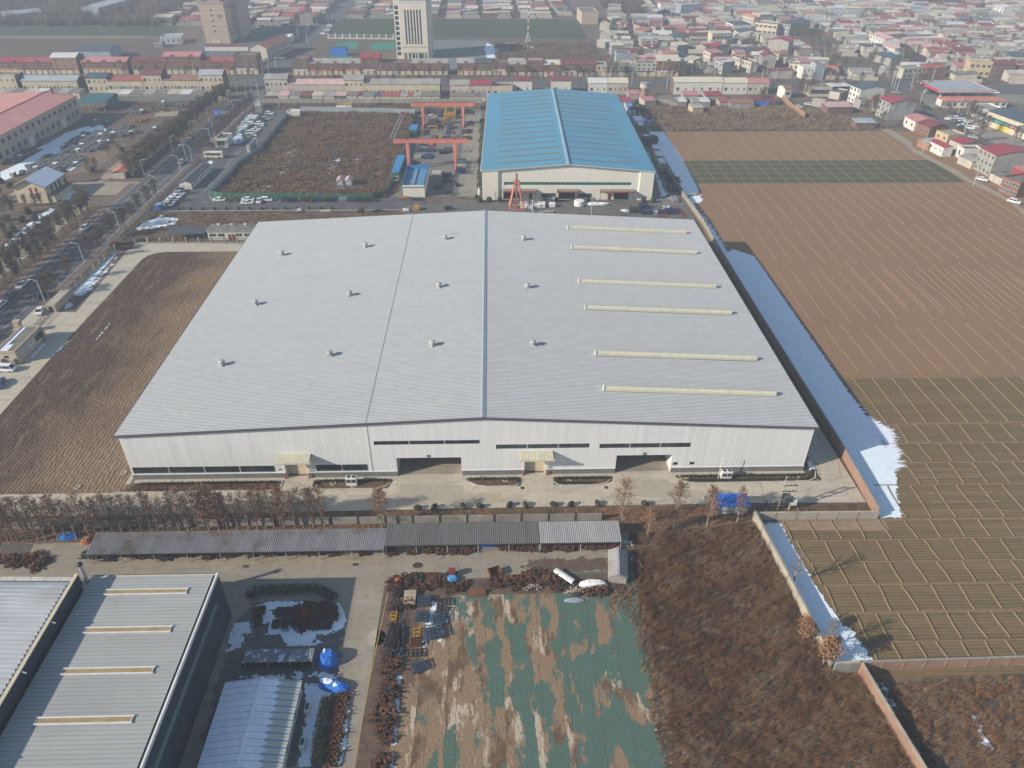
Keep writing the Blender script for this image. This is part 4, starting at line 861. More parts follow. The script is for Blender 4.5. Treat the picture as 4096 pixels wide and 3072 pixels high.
barrier('hoarding','pale metal panel hoarding at the back of the weedy plot','fence',W('B2 815,195 1100,200 1740,215'),2.6,.08,M['bluegrey_wall'],4.,.16,.05,M['galv'])
def railing(name,label,pts,h,m,post=3.6,pm=None,pw=.45,base=.5,bm=None):
 r=thing(name,label,'fence',(pts[0][0],pts[0][1],0));ox,oy=pts[0];me=None
 for(x0,y0),(x1,y1)in zip(pts,pts[1:]):
  L=hypot(x1-x0,y1-y0);ux,uy=(x1-x0)/L,(y1-y0)/L;n=max(1,round(L/post));b=MB();P=lambda t,z:(x0-ox+ux*t,y0-oy+uy*t,z)
  for z in(base+.12,h-.1):b.bar(P(0,z),P(L,z),.06)
  t=.2
  while t<L:b.bar(P(t,base),P(t,h),.035);t+=.3
  b.build('rails',m,r);b=MB();b.bar(P(0,base/2),P(L,base/2),.24,base);b.build('footing',bm or M['concrete_grey'],r)
  for i in range(n+1):
   if me is None:q=MB();q.box(-pw/2,-pw/2,0,pw/2,pw/2,h+.25);q.box(-pw/2-.08,-pw/2-.08,h+.252,pw/2+.08,pw/2+.08,h+.36);me=q.mesh('post',pm or M['concrete_grey'])
   o=link(bpy.data.objects.new('post',me),r);o.location=(*P(L*i/n,0)[:2],0);o.rotation_euler=(0,0,atan2(uy,ux))
 return r
railing('yard_fence','dark railing with stone posts between the road and the snowy yard strip',[(-50.7,82),(-49.9,115)],1.7,M['dark_metal'])
railing('yard_fence','dark railing with pale stone posts beside the concrete drive behind the stubble field',[(-46,117.3),(-8,117.2)],1.7,M['dark_metal'],4.2)
railing('yard_fence','green mesh fence along the footway south of the car park',[(-51.4,120),(-51.3,146)],1.7,M['green_sheet'],3.,M['dark_metal'],.1,.15)
railing('yard_fence','dark railing along the footway beside the car park',[(-52.6,146),(-52.4,204)],1.6,M['dark_metal'],3.,M['dark_metal'],.1,.2)
railing('yard_fence','dark railing north of the car park gate lodge',[(-52.6,232),(-52.4,300)],1.6,M['dark_metal'],3.,M['dark_metal'],.1,.2)
railing('yard_fence','white colonnade railing in front of the green field beside the tall white tower',[(-51,500),(10,496)],3.2,M['off_white'],5.5,M['white'],.8,.6,M['white'])
railing('yard_fence','dark railing with posts along the fire station forecourt',[(-77,400),(-74.5,560)],2.,M['dark_metal'],5.,M['grey_wall'],.8)
def ribbed(b,x0,y0,z0,x1,y1,z1,pitch=.33,h=.05,m=0,along='y'):
 """profiled sheet from (x0,y0,z0) to (x1,y1,z1); ribs run along y (z changes along y) or along x"""
 if along=='y':
  x=x0
  while x<x1-.01:
   a=min(x+pitch*.36,x1);c=min(x+pitch*.5,x1);d=min(x+pitch*.86,x1);e=min(x+pitch,x1)
   for p,q,hp,hq in((x,a,0,0),(a,c,0,h),(c,d,h,h),(d,e,h,0)):
    if q>p+1e-6:b.poly([(p,y0,z0+hp),(q,y0,z0+hq),(q,y1,z1+hq),(p,y1,z1+hp)],m)
   x+=pitch
 else:
  y=y0
  while y<y1-.01:
   a=min(y+pitch*.36,y1);c=min(y+pitch*.5,y1);d=min(y+pitch*.86,y1);e=min(y+pitch,y1)
   for p,q,hp,hq in((y,a,0,0),(a,c,0,h),(c,d,h,h),(d,e,h,0)):
    if q>p+1e-6:b.poly([(x0,p,z0+hp),(x1,p,z1+hp),(x1,q,z1+hq),(x0,q,z0+hq)],m)
   y+=pitch
 return b
M['shelter_a']=mat('shelter_a',(.20,.195,.20),(.255,.25,.25),.4,c3=(.16,.13,.11),s3=.25,st=(1.5,.2,1));M['shelter_b']=mat('shelter_b',(.135,.13,.125),(.165,.158,.15),.4,st=(1.5,.2,1));M['shelter_c']=mat('shelter_c',(.36,.355,.34),(.30,.295,.285),.4,st=(1.5,.2,1))
def shelter(label,x0,x1,y0,y1,z0,z1,m,bay=6.1):
 r=thing('shelter',label,'shelter',(x0,y0,0));w,d=x1-x0,y1-y0
 ribbed(MB(),0,0,z0,w,d,z1,.34,.07).build('roof',m,r)
 b=MB();b.box(0,-.03,z0-.2,w,-.001,z0+.03);b.build('edge_trim',M['dark_metal'],r)
 n=max(1,round(w/bay))
 for i in range(n+1):
  x=min(max(w*i/n,.1),w-.1);b=MB();b.tube((x,.25,0),(x,.25,z0-.05),.07,n=8);b.build('post',M['galv'],r);b=MB();b.tube((x,d-.3,0),(x,d-.3,z1-.1),.07,n=8);b.build('post',M['galv'],r)
  b=MB();b.bar((x,.1,z0-.1),(x,d-.1,z1-.1),.08,.14);b.build('rafter',M['dark_metal'],r)
 return r
shelter('long grey ribbed shelter strewn with fallen leaves, the western and longest of the three',1.0,53.0,-22.3,-17.5,2.5,3.0,M['shelter_a'])
shelter('dark grey ribbed shelter in the middle of the shelter row over rusty castings',53.05,80.7,-21.4,-16.6,2.6,3.1,M['shelter_b'])
shelter('light grey ribbed shelter at the east end of the shelter row beside the plane tree',80.75,95.4,-21.4,-16.6,2.6,3.1,M['shelter_c'])
b=MB()
r=thing('shelter','small ribbed shelter dusted with snow over rusty bins beside the blue tarpaulin','shelter',(34.2,-44.3,0))
ribbed(MB(),0,0,2.2,10.6,2.1,2.5,.34,.06).build('roof',mat('snow_dusted',(.15,.165,.19),(.20,.215,.24),.5,c3=(.62,.66,.72),s3=1.1,lo3=.56,hi3=.62,st=(2.,.3,1)),r)
for x in(.2,3.6,7.,10.4):
 for y in(.2,1.9):b=MB();b.tube((x,y,0),(x,y,2.2+y*.12),.05,n=8);b.build('post',M['galv'],r)
gw=thing('warehouse','flat grey-roofed warehouse with dark blue side wall and four tan rooflight strips','warehouse',(9.6,-72,0))
w_,d_,h_=19.6,38.2,10.1
b=MB();b.poly([(w_,0,0),(w_,d_,0),(w_,d_,h_+.25),(w_,0,h_+.25)]);b.poly([(w_,d_,0),(0,d_,0),(0,d_,h_+.25),(w_,d_,h_+.25)]);b.poly([(0,0,0),(w_,0,0),(w_,0,h_),(0,0,h_)]);b.poly([(0,d_,0),(0,0,0),(0,0,h_),(0,d_,h_)]);b.build('wall',M['wall_blue_dark'],gw)
b=MB();b.poly([(0,0,h_-.02),(w_-.7,0,h_-.02),(w_-.7,d_-.15,h_-.02),(0,d_-.15,h_-.02)])
y=.3
while y<d_-.3:b.box(0,y-.025,h_-.019,w_-.75,y+.025,h_+.035,1);y+=.62
b.build('roof',[M['roof_metal_grey'],mat('roof_seam',(.30,.305,.29),(.26,.265,.255),.5)],gw)
b=MB();b.box(w_-.7,0,h_-.4,w_-.28,d_-.2,h_-.36);b.build('gutter',M['dark_inside'],gw)
b=MB();b.box(w_-.26,0,h_-.3,w_+.03,d_+.03,h_+.28);b.build('parapet',M['white'],gw)
b=MB();b.box(0,d_-.14,h_-.1,w_-.27,d_+.03,h_+.1);b.build('parapet',M['off_white'],gw)
b=MB();b.box(w_+.005,0,6.2,w_+.03,d_-3,7.4);b.build('side_stripe',mat('faded_green',(.13,.19,.17),(.11,.16,.15),.4),gw)
for y0 in(2.,14.,25.):b=MB();b.box(w_+.005,y0,.1,w_+.06,y0+5,4.6);b.build('side_door',M['dark_metal'],gw)
for yc in(-37.1,-44.0,-50.7,-57.9,-65.4):
 y=yc+72;b=MB();x0,x1=3.6,15.9;b.box(x0,y-.42,h_+.04,x1,y+.42,h_+.10,1)
 for s in(-.46,.46):b.box(x0-.25,y+s-.09,h_+.04,x1+.1,y+s+.09,h_+.2,0)
 for x in(x0,x1):b.box(x-.12,y-.36,h_+.104,x-.03,y+.36,h_+.18,0)
 b.box(x0,y-.03,h_+.101,x1,y+.03,h_+.16,1);b.build('rooflight',[M['white'],M['translucent_strip']],gw)
lw=thing('warehouse','warehouse with frosted corrugated roof cut by the lower left corner of the view','warehouse',(-45,-72,0))
w_,d_=53.6,36.6
M['frosted_roof']=mat('frosted_roof',(.36,.40,.43),(.30,.345,.385),.12,c3=(.48,.50,.52),s3=.06,lo3=.45,hi3=.6,rough=.5,st=(.4,1.5,1));M['frosted_rib']=mat('frosted_rib',(.46,.48,.49),(.33,.30,.29),.25,lo=.5,hi=.68,st=(.3,1.,1))
b=MB();b.poly([(w_,0,0),(w_,d_,0),(w_,d_,11.4),(w_,0,11.4)]);b.poly([(w_,d_,0),(0,d_,0),(0,d_,13.4),(w_,d_,11.4)]);b.poly([(0,0,0),(w_,0,0),(w_,0,11.4),(0,0,13.4)]);b.poly([(0,d_,0),(0,0,0),(0,0,13.4),(0,d_,13.4)]);b.build('wall',M['wall_blue_dark'],lw)
b=MB();b.poly([(0,0,13.6),(w_-.9,0,11.6),(w_-.9,d_-.8,11.6),(0,d_-.8,13.6)]);y=.3
while y<d_-1.1:b.poly([(0,y,13.61),(w_-1.,y,11.61),(w_-1.,y+.09,11.78),(0,y+.09,13.78)],1);b.poly([(0,y+.09,13.78),(w_-1.,y+.09,11.78),(w_-1.,y+.2,11.78),(0,y+.2,13.78)],1);b.poly([(0,y+.2,13.78),(w_-1.,y+.2,11.78),(w_-1.,y+.29,11.61),(0,y+.29,13.61)],1);y+=.75
b.build('roof',[M['frosted_roof'],M['frosted_rib']],lw)
b=MB();b.box(w_-.02,0,10.,w_+.3,d_+.1,12.35);b.build('parapet',M['wall_blue_dark'],lw)
b=MB();b.box(w_-.12,0,12.352,w_+.4,d_+.1,12.5);b.build('coping',M['cream'],lw)
b=MB()
n=24
for i in range(n):x0=w_*i/n;x1=w_*(i+1)/n-.06;z0=13.75-2.*x0/w_;z1=13.75-2.*x1/w_;b.poly([(x0,d_-.8,z0),(min(x1,w_-.2),d_-.8,z1),(min(x1,w_-.2),d_,z1),(x0,d_,z0)]);b.poly([(x0,d_,z0),(min(x1,w_-.2),d_,z1),(min(x1,w_-.2),d_,z1-.5),(x0,d_,z0-.5)])
b.build('verge_trim',M['off_white'],lw)
b=MB()
for y in(8.,20.,28.):b.tube((w_+.1,y,12.4),(w_+1.2,y-.2,12.2),.09,n=8)
b.build('drain_pipe',M['galv'],lw)
b=MB();b.tube((w_+.5,d_+.9,0),(w_+.5,d_+.9,13.3),.32,n=12);b.lathe((w_+.5,d_+.9,0),[(.34,13.3),(.5,13.5),(.5,13.7),(.1,14.0)],12,1);b.build('flue',[M['galv'],M['dark_metal']],lw)
sp=W('D3 205,965 515,930 830,940',2.6);sx0,sx1=sp[0][0],sp[2][0];sy1=-48.0
ss=thing('shed','low shed with pale blue roof half covered in snow near the bottom edge','shed',(sx0,-74,0));w_,d_=sx1-sx0,sy1+74;he,hr_=2.6,3.5
b=MB();b.poly([(w_-.3,0,0),(w_-.3,d_,0),(w_-.3,d_,he),(w_-.3,0,he)]);b.poly([(.3,d_,0),(.3,0,0),(.3,0,he),(.3,d_,he)]);b.poly([(w_-.3,d_,0),(.3,d_,0),(.3,d_,he),(w_/2,d_,hr_),(w_-.3,d_,he)]);b.poly([(.3,0,0),(w_-.3,0,0),(w_-.3,0,he),(w_/2,0,hr_),(.3,0,he)]);b.build('wall',M['off_white'],ss)
def snowroof(name):
 k=NT(name);p=k.obj();x=k.sep(p)[0];r_=k.math('DIVIDE',k.math('PINGPONG',k.sep(p)[1],.5),.5)
 t=k.math('ADD',x,k.math('MULTIPLY',r_,-.9));t=k.math('ADD',t,k.math('MULTIPLY',k.noise(p,.5,5.),1.6))
 blue=k.mix(k.ramp(r_,.25,.4),(.20,.36,.46),(.50,.47,.40));col=k.mix(k.ramp(t,w_*.72+.4,w_*.72+.62),k.mix(k.ramp(k.noise(p,.8,4.),.4,.6),(.80,.84,.90),(.70,.75,.83)),blue)
 col=k.mix(k.math('MULTIPLY',k.math('LESS_THAN',r_,.10),.8),col,(.20,.27,.33));return k.out(col,.6)
b=MB();ribbed(b,0,0,he+.02,w_/2,d_+.2,hr_+.05,.5,.05,0,'x');ribbed(b,w_/2,0,hr_+.05,w_,d_+.2,he+.02,.5,.05,0,'x');b.build('roof',snowroof('snow_roof'),ss)
b=MB();b.box(w_/2-.22,0,hr_+.03,w_/2+.22,d_+.25,hr_+.2);b.build('ridge_cap',M['snow'],ss)
for y in(4.,10.,16.,21.,24.):b=MB();b.box(w_-.29,y,1.2,w_-.25,y+1.2,2.1);b.build('window',M['glass'],ss)
for k_i,(x_,y_)in enumerate(((45.6,-56.3),(45.2,-51.),)):
 t_=thing('cooling_unit',('white cooling unit beside the snow-roofed shed, the nearer one','small white cooling unit beside the snow-roofed shed, the farther one')[k_i],'air conditioner',(x_,y_,0));b=MB();b.box(-.35,-.7,.1,.35,.7,1.2);b.build('casing',M['white'],t_);b=MB();b.box(-.25,-.5,1.203,.25,.5,1.25);b.build('grille',M['dark_metal'],t_)
ac=thing('outdoor_unit','x','air conditioner');b=MB();b.box(-1.05,-.5,.15,1.05,.5,2.05);b.build('casing',M['white'],ac)
for x in(-.5,.5):b=MB();b.tube((x,0,2.053),(x,0,2.15),.42,n=18);b.build('fan_ring',M['frame_white'],ac);b=MB();b.tube((x,0,2.151),(x,0,2.17),.36,n=18);b.build('fan',M['dark_inside'],ac)
for x in(-.5,.5):b=MB();b.box(x-.42,-.53,.95,x+.42,-.503,1.75);b.build('grille',M['dark_metal'],ac)
for x in(-.95,.95):b=MB();b.box(x-.05,-.45,0,x+.05,.45,.15);b.build('foot',M['dark_metal'],ac)
b=MB();b.tube((1.5,.3,.5),(2.1,.1,.5),.24,n=12);b.bar((2.6,.4,.1),(2.6,.4,1.5),.14);b.bar((2.6,.4,1.5),(4.2,.3,1.2),.14);b.build('pipework',M['dark_metal'],ac)
ac_p=Proto(ac);ac_p.place('white twin-fan outdoor unit in the bed left of vehicle bay 3',(44.1,-2.4,0),0,'outdoor units by the warehouse');ac_p.place('white twin-fan outdoor unit in the bed right of vehicle bay 5, beside a white pole',(119.6,-2.1,0),0,'outdoor units by the warehouse')
t_=thing('pole','slim white pole next to the right-hand outdoor unit','pole',(118.1,-2.2,0));b=MB();b.tube((0,0,0),(0,0,6.),.07,.05,8);b.build('shaft',M['white'],t_);b=MB();b.box(-.2,-.2,0,.2,.2,.12);b.build('base',M['concrete_grey'],t_)
tr=thing('transformer_station','pole-mounted transformer between two leaning white poles by the yard wall','transformer',(128.4,-11.3,0))
for x in(-1.1,1.1):b=MB();b.tube((x,0,0),(x,0,8.6),.17,.12,10);b.build('pole',M['concrete_pale'],tr)
for z in(3.3,5.0,6.4,8.1):b=MB();b.bar((-1.4,-.15,z),(1.4,-.15,z),.12);b.build('crossarm',M['dark_metal'],tr)
b=MB();b.box(-.65,-.55,2.6,.65,.55,3.9);
for x in np.arange(-.6,.61,.2):b.box(x-.02,-.75,2.7,x+.02,.75,3.6)
b.build('tank',M['trim_grey'],tr)
for z in(5.1,6.5,8.2):
 for x in(-.7,0,.7):b=MB();b.lathe((x,-.15,z),[(.04,0),(.11,.08),(.05,.14),(.11,.22),(.04,.32)],8);b.build('insulator',M['brick_brown'],tr)
b=MB();b.box(1.2,-.45,1.6,2.1,.3,2.9);b.build('meter_box',M['white'],tr)
t_=railing('guard_fence','low dark guard fence around the foot of the transformer poles',[(125.2,-12.4),(125.2,-10.2),(131.4,-10.2),(131.4,-12.4)],1.3,M['dark_metal'],3.1,M['dark_metal'],.08,.1)
bx=thing('lock_up','lock-up with bright blue roof behind the plane trees near the transformer','shed',(114.6,-12.2,0));b=MB();b.box(0,0,0,6.6,2.6,2.4);b.build('wall',M['bluegrey_wall'],bx);b=MB();ribbed(b,-.15,-.5,2.42,6.75,2.8,2.75,.3,.05);b.build('roof',M['blue_tarp'],bx)
for i in range(5):b=MB();b.box(.15+i*1.28,-.05,.1,1.2+i*1.28,-.003,2.1);b.build('door',M['white']if i%2 else M['grey_wall'],bx)
for i,(p,q)in enumerate((((92.6,-25.1),2.6),((92.2,-28.4),3.0))):
 h=thing('hut',('tin hut with pale ridge at the scrap corner, the farther of two','patched tin hut with pale ridge at the scrap corner, nearer the scrub')[i],'hut',(*p,0),radians(-8));b=MB();b.box(0,0,0,3.,q,1.7);b.poly([(0,0,1.7),(3,0,1.7),(1.5,0,2.5)]);b.poly([(3,q,1.7),(0,q,1.7),(1.5,q,2.5)]);b.build('wall',M['grey_wall'],h)
 b=MB();ribbed(b,-.2,-.15,1.65,1.5,q+.15,2.55,.3,.04,0,'x');ribbed(b,1.5,-.15,2.55,3.2,q+.15,1.65,.3,.04,0,'x');b.build('roof',M['roof_tin_grey'],h);b=MB();b.box(1.3,-.18,2.56,1.7,q+.18,2.66);b.build('ridge_cap',M['roof_bluegrey'],h)
gh=thing('gatehouse','small stone-clad gatehouse with flat snow-edged roof at the yard gate','gatehouse',(-50.4,43.9,0));w_,d_,h_=4.7,12.6,3.3
b=MB();b.box(0,0,0,w_,d_,h_);b.build('wall',M['pale_wall'],gh);b=MB();b.box(.25,.25,h_+.002,w_-.25,d_-.25,h_+.05);b.build('roof',M['roof_felt'],gh)
for q in((-.12,-.12,w_+.12,.24),(-.12,d_-.24,w_+.12,d_+.12),(-.12,.242,.24,d_-.242),(w_-.24,.242,w_+.12,d_-.242)):b=MB();b.box(q[0],q[1],h_-.35,q[2],q[3],h_+.38);b.build('parapet',M['tan_tile'],gh)
b=MB();b.box(.3,.3,h_+.052,1.3,d_-.4,h_+.14);b.box(1.3,.3,h_+.052,2.6,3.6,h_+.12);b.build('snow_cover',M['snow'],gh)
b=MB();b.box(w_+.005,d_-3.6,1.,w_+.05,d_-.8,2.5);b.build('window',M['glass'],gh);b=MB();b.box(w_+.005,d_-6.6,1.1,w_+.05,d_-4.8,2.3);b.build('notice_board',M['white'],gh);b=MB();b.box(w_+.053,d_-5.9,1.5,w_+.06,d_-5.3,2.1);b.build('notice',M['blue_sign'],gh)
b=MB();b.box(1.6,-.05,1.6,2.7,-.005,2.3);b.build('window',M['glass'],gh);b=MB();b.box(w_,1.2,2.1,w_+.5,2.8,2.2);b.build('awning',M['white'],gh)
for y in(d_-.6,):b=MB();b.box(w_+.2,y-.3,0,w_+.8,y+.3,h_);b.build('pillar',M['tan_tile'],gh)
for x in(.2,3.2):b=MB();b.box(x,-1.0,0,x+1.,-.2,1.7);b.build('buttress',M['tan_tile'],gh)
gp=thing('gate_pillar','square stone gate pillar behind the gatehouse roof','pillar',(-53.3,59.2,0));b=MB();b.box(-.75,-.7,0,.75,.7,3.5);b.build('shaft',M['tan_tile'],gp);b=MB();b.box(-.85,-.8,3.502,.85,.8,3.7);b.build('cap',M['concrete_pale'],gp)
gwl=thing('gate_wall','thick stone-clad gate wall with dark gate recess beside the snowy bed','wall',(-51.6,70.3,0));b=MB();b.box(0,0,0,2.4,10.5,2.2);b.build('wall',M['tan_tile'],gwl);b=MB();b.box(-.08,-.08,2.202,2.48,10.58,2.34);b.build('coping',M['concrete_pale'],gwl);b=MB();b.box(.5,-.03,.1,1.7,-.003,1.8);b.build('recess',M['dark_inside'],gwl)
sg=thing('sliding_gate','long dark sliding gate across the yard entrance','gate',(-50.4,58.4,0));b=MB()
for z in(.3,1.3):b.bar((0,0,z),(0,12.,z),.08)
for i in range(9):b.bar((0,i*1.5,.1),(0,i*1.5,1.4),.07)
for i in range(40):b.bar((0,i*.3,.3),(0,i*.3,1.3),.03)
b.build('frame',M['dark_metal'],sg);b=MB();b.box(-.1,0,.01,.1,13,.12);b.build('rail',M['steel'],sg)
sk_=thing('manhole_ring','x','manhole');b=MB();b.lathe((0,0,0),[(.62,0),(.62,.18),(.40,.18),(.40,.04)],18);b.build('rim',M['concrete_pale'],sk_);b=MB();b.tube((0,0,.02),(0,0,.06),.4,n=18);b.build('cover',M['concrete_grey'],sk_)
mr=Proto(sk_)
for lab,s in(('pale concrete manhole ring in the stubble beside the road edge','D1 763,368'),('pale concrete manhole ring just left of the warehouse corner','D1 1218,226'),('manhole ring in the bed right of the left canopy door','C2 1627,616'),('manhole ring at the front of the bed before the left outdoor unit','C2 1775,634'),('manhole ring at the left end of the bed between bay 3 and the middle door','C3 703,574'),('manhole ring at the right end of the bed between bay 3 and the middle door','C3 869,593'),('manhole ring in the bed between the middle door and bay 5','C3 1338,606'),('manhole ring at the left end of the right-hand bed','C3 2170,566'),('manhole ring right beside its twin at the left end of the right-hand bed','C3 2203,568')):
 mr.place(lab,(*W(s)[0],.03),0,'concrete manhole rings')
b=MB();b.tube((0,0,0),(0,0,.012),.42,n=20);ml=b.mesh('drain_cover',M['rust_dark'])
for lab,s,z in(('round iron drain cover in front of the middle canopy door','C3 995,650',.07),('round iron drain cover in front of bay 5','C3 1613,647',.07),('round iron drain cover near the yard corner','C4 1075,435',.07),('large round iron drain cover on the foundry yard','D4 325,118',.06)):
 o=tag(link(bpy.data.objects.new('drain_cover',ml)),lab,'drain cover');o.location=(*W(s)[0],z)
 if 'large' in lab:o.scale=(2.2,1.6,1)
b=MB();b.box(-.5,-.3,0,.5,.3,.012);ml=b.mesh('drain_grating',M['dark_metal'])
for lab,s in(('square drain grating in the shade near the grey warehouse','D3 372,33'),('square drain grating on the sunny foundry yard','D3 1258,18')):
 o=tag(link(bpy.data.objects.new('drain_grating',ml)),lab,'drain grating');o.location=(*W(s)[0],.055)
sheet('pavement',arc(W('D3 1425,610')[0],1.55,0,345,22),M['concrete_pale'],.056)
def heap(seed,n,w,d,h,kinds='bbt',sc=1.):
 R=random.Random(seed);b=MB()
 for i in range(n):
  x,y=R.uniform(-w/2,w/2),R.uniform(-d/2,d/2);z=R.uniform(.05,h*(1-.6*(abs(x)/w+abs(y)/d)));k=R.choice(kinds);e=(R.uniform(-.15,.15),R.uniform(-.15,.15),R.choice((0,pi/2))+R.gauss(0,.22));m=R.choice((0,0,0,1,1,2))
  if k=='b':b.rbox((x,y,z),(R.uniform(.25,.8)*sc,R.uniform(.15,.4)*sc,R.uniform(.1,.4)*sc),e,m)
  elif k=='t':q=Vector((R.uniform(-1,1),R.uniform(-1,1),R.uniform(-.3,.3)))*sc*.6;b.tube(Vector((x,y,z))-q,Vector((x,y,z))+q,R.uniform(.04,.09),n=6,m=m)
  elif k=='r':b.rbox((x,y,z),(R.uniform(1.2,2.4)*sc,.12,.1),(0,R.uniform(-.2,.2),R.uniform(-.5,.5)),m)
  elif k=='o':
   c=Vector((x,y,z));rr=R.uniform(.3,.5)*sc;a0=R.uniform(0,6)
   for s in range(6):b.bar(c+Vector((rr*cos(a0+s*.55),rr*sin(a0+s*.55),0)),c+Vector((rr*cos(a0+s*.55+.55),rr*sin(a0+s*.55+.55),0)),.12,.16,m)
 return b
RM={'rust':[M['rust'],M['rust_bright'],M['rust_dark']],'dark':[M['iron'],M['rust_dark'],M['rust']],'bright':[M['rust_bright'],M['rust'],M['rust_dark']]}
HEAPS={}
for nm,args in dict(casting=(1,42,1.7,1.5,.9,'bbbt','rust'),casting_b=(2,46,2.0,1.4,.8,'bbr','rust'),black=(3,60,2.2,2.4,.8,'rrt','dark'),blackb=(4,50,2.2,2.,1.,'rbt','dark'),arcs=(5,34,2.,1.8,.9,'oor','bright'),mixed=(6,80,3.4,2.2,1.2,'bbrto','rust'),mixed_b=(7,80,3.2,2.2,1.1,'bbrt','rust'),steel=(8,60,2.6,2.,1.1,'rrtb','dark')).items():
 HEAPS[nm]=heap(*args[:6]).mesh('scrap_heap',RM[args[6]])
GRP=0
def put(me,name,label,cat,p,rz=0.,group=None,sc=1.):
 o=tag(link(bpy.data.objects.new(name,me)),label,cat,group);o.location=(p[0],p[1],p[2]if len(p)>2 else.06);o.rotation_euler=(0,0,rz)
 o.scale=(sc,)*3 if not isinstance(sc,tuple)else sc;return o
xs=[g[0]for g in W('D1 870,1040 945,1040 1095,1055 1170,1060 1320,1055 1400,1045 1530,1045 1600,1030 1670,1030 1760,1035 1820,1035 1890,1030 2055,1030 2190,1025')]+[g[0]for g in W('C2 710,1140 815,1135 885,1120 1035,1130 1145,1125 1210,1115 1310,1120 1375,1105 1475,1125 1535,1115 1640,1110 1860,1105 2060,1090')]+[g[0]for g in W('C3 30,1090 190,1080 300,1090 345,1075 400,1090 455,1085 500,1070 570,1085 620,1080')]+[g[0]for g in W('C3 850,1080 900,1085 985,1080 1030,1070 1080,1080 1150,1080 1205,1075 1300,1090 1340,1085 1385,1060 1490,1065 1530,1050 1590,1050 1640,1070 1690,1080')]
xs=sorted(xs)
for i,x in enumerate(xs):
 k='casting' if i%3 else 'casting_b'
 if x<27:k=['blackb','casting'][i%2]if i<12 else k
 yy=-20.4 if x<53 else-20.2
 put(HEAPS[k],'casting_stack','rusty castings stacked at the front of the shelters, %s from the west'%nth(i),'scrap stack',(x,yy+rnd.uniform(-.5,.35)),rnd.choice((0,pi))+rnd.uniform(-.15,.15),'casting stacks under the shelters',(rnd.uniform(.75,.95),rnd.uniform(.8,1.1),rnd.uniform(.8,1.15)))
edge='D4 160,250:mixed D4 175,330:black D4 215,400:mixed_b D4 150,430:blackb D4 150,610:black D4 155,660:black D4 120,710:black D4 110,790:blackb D4 115,840:casting_b D4 95,905:arcs D4 95,1010:casting_b D4 100,1075:steel D4 75,1120:casting D4 70,1180:casting_b D4 60,1250:mixed_b D4 55,1345:arcs D4 75,1430:casting_b D4 55,1580:casting_b D4 15,1640:casting'
for i,t in enumerate(edge.split()[1::2]):
 xy,k=t.split(':');p=W('D4 '+xy)[0];put(HEAPS[k],'scrap_heap',('dark iron' if k in('black','blackb','steel')else 'rusty')+' scrap heap along the yellow line, %s from the north corner'%nth(i),'scrap heap',(p[0]+.3,p[1]-.3),rnd.uniform(-.2,.2)+(pi/2 if k=='black' else 0),'scrap heaps along the yellow line',rnd.uniform(.9,1.1))
top='H1 160,115:mixed H1 230,110:steel H1 300,160:mixed_b H1 420,140:mixed H1 470,120:mixed_b H1 560,180:mixed H1 640,150:casting H1 920,120:mixed H1 990,130:mixed_b H1 1060,110:casting_b H1 1100,150:mixed H1 1190,95:mixed_b H1 1240,70:mixed H1 1340,120:mixed_b H1 1420,140:mixed H1 1480,170:steel H1 1760,205:mixed_b H1 1810,215:casting'
for i,t in enumerate(top.split()[1::2]):
 xy,k=t.split(':');p=W('H1 '+xy)[0];put(HEAPS[k],'scrap_heap','rusty scrap heap in the row above the netted ground, %s from its west end'%nth(i),'scrap heap',p,rnd.uniform(-.3,.3),'scrap heaps above the netted ground',rnd.uniform(.8,1.05))
for i,s in enumerate('D1 60,1085 D1 160,1090 D1 250,1095 D1 310,1085 D1 390,1125'.split()[1::2]):
 put(HEAPS['mixed' if i%2 else 'mixed_b'],'scrap_heap','rusty scrap heap at the left edge above the frosted roof, %s from the left'%nth(i),'scrap heap',W('D1 '+s)[0],.3*i,'scrap heaps at the left edge',.95)
def frame_stack(w,d,h,nx,ny,layers,m,seed=1):
 b=MB();R=random.Random(seed)
 for L in range(layers):
  z=.1+L*h/layers;ox,oy=R.uniform(-.12,.12),R.uniform(-.12,.12)
  for i in range(nx+1):x=-w/2+w*i/nx+ox;b.bar((x,-d/2+oy,z),(x,d/2+oy,z),.1,.12)
  for j in range(ny+1):y=-d/2+d*j/ny+oy;b.bar((-w/2+ox,y,z+.02),(w/2+ox,y,z+.02),.1,.12)
  if L<layers-1:
   for x in(-w/2,w/2):
    for y in(-d/2,d/2):b.bar((x+ox,y+oy,z),(x+ox,y+oy,z+h/layers),.08)
 return b.mesh('frame_stack',m)
FS=[frame_stack(2.0,1.3,.6,3,2,2,M['iron'],1),frame_stack(2.,1.7,.9,4,3,3,M['blue_frame'],2),frame_stack(1.6,1.5,.7,3,3,3,M['rust_bright'],3),frame_stack(1.,1.4,.6,1,2,2,M['yellow'],4)]
for lab,s,k,rz in(('dark steel pallet frame beside the snow, nearest the rusty plate','H1 475,300',0,.1),('dark steel pallet frame beside the snow, second from the top','H1 465,372',0,-.2),('blue-grey steel frame stack beside the snow, third from the top','H1 432,450',1,0),('big blue tangle of steel frames on the snow','H1 382,565',1,.15),('blue-grey steel frames left of the snow strip','H1 290,430',1,-.15),('tilted dark frame stack sprinkled with snow near the net edge','H1 260,850',1,.35),('small dark frame below the rusty frames','H1 230,730',0,0),('rusty red frame stack left of the snow','H1 240,640',2,.1),('yellow frame standing among the black scrap by the yellow line','H1 55,415',3,0),('yellow and grey frame left of the blue frames','H1 252,555',3,.1),('grey slatted frame stack beside the concrete panels','H1 310,300',1,.05)):
 put(FS[k],'steel_pallet',lab,'steel pallet',W(s)[0],rz,'steel frames by the netted ground',1.0 if 'big' not in lab else 1.25)
b=MB()
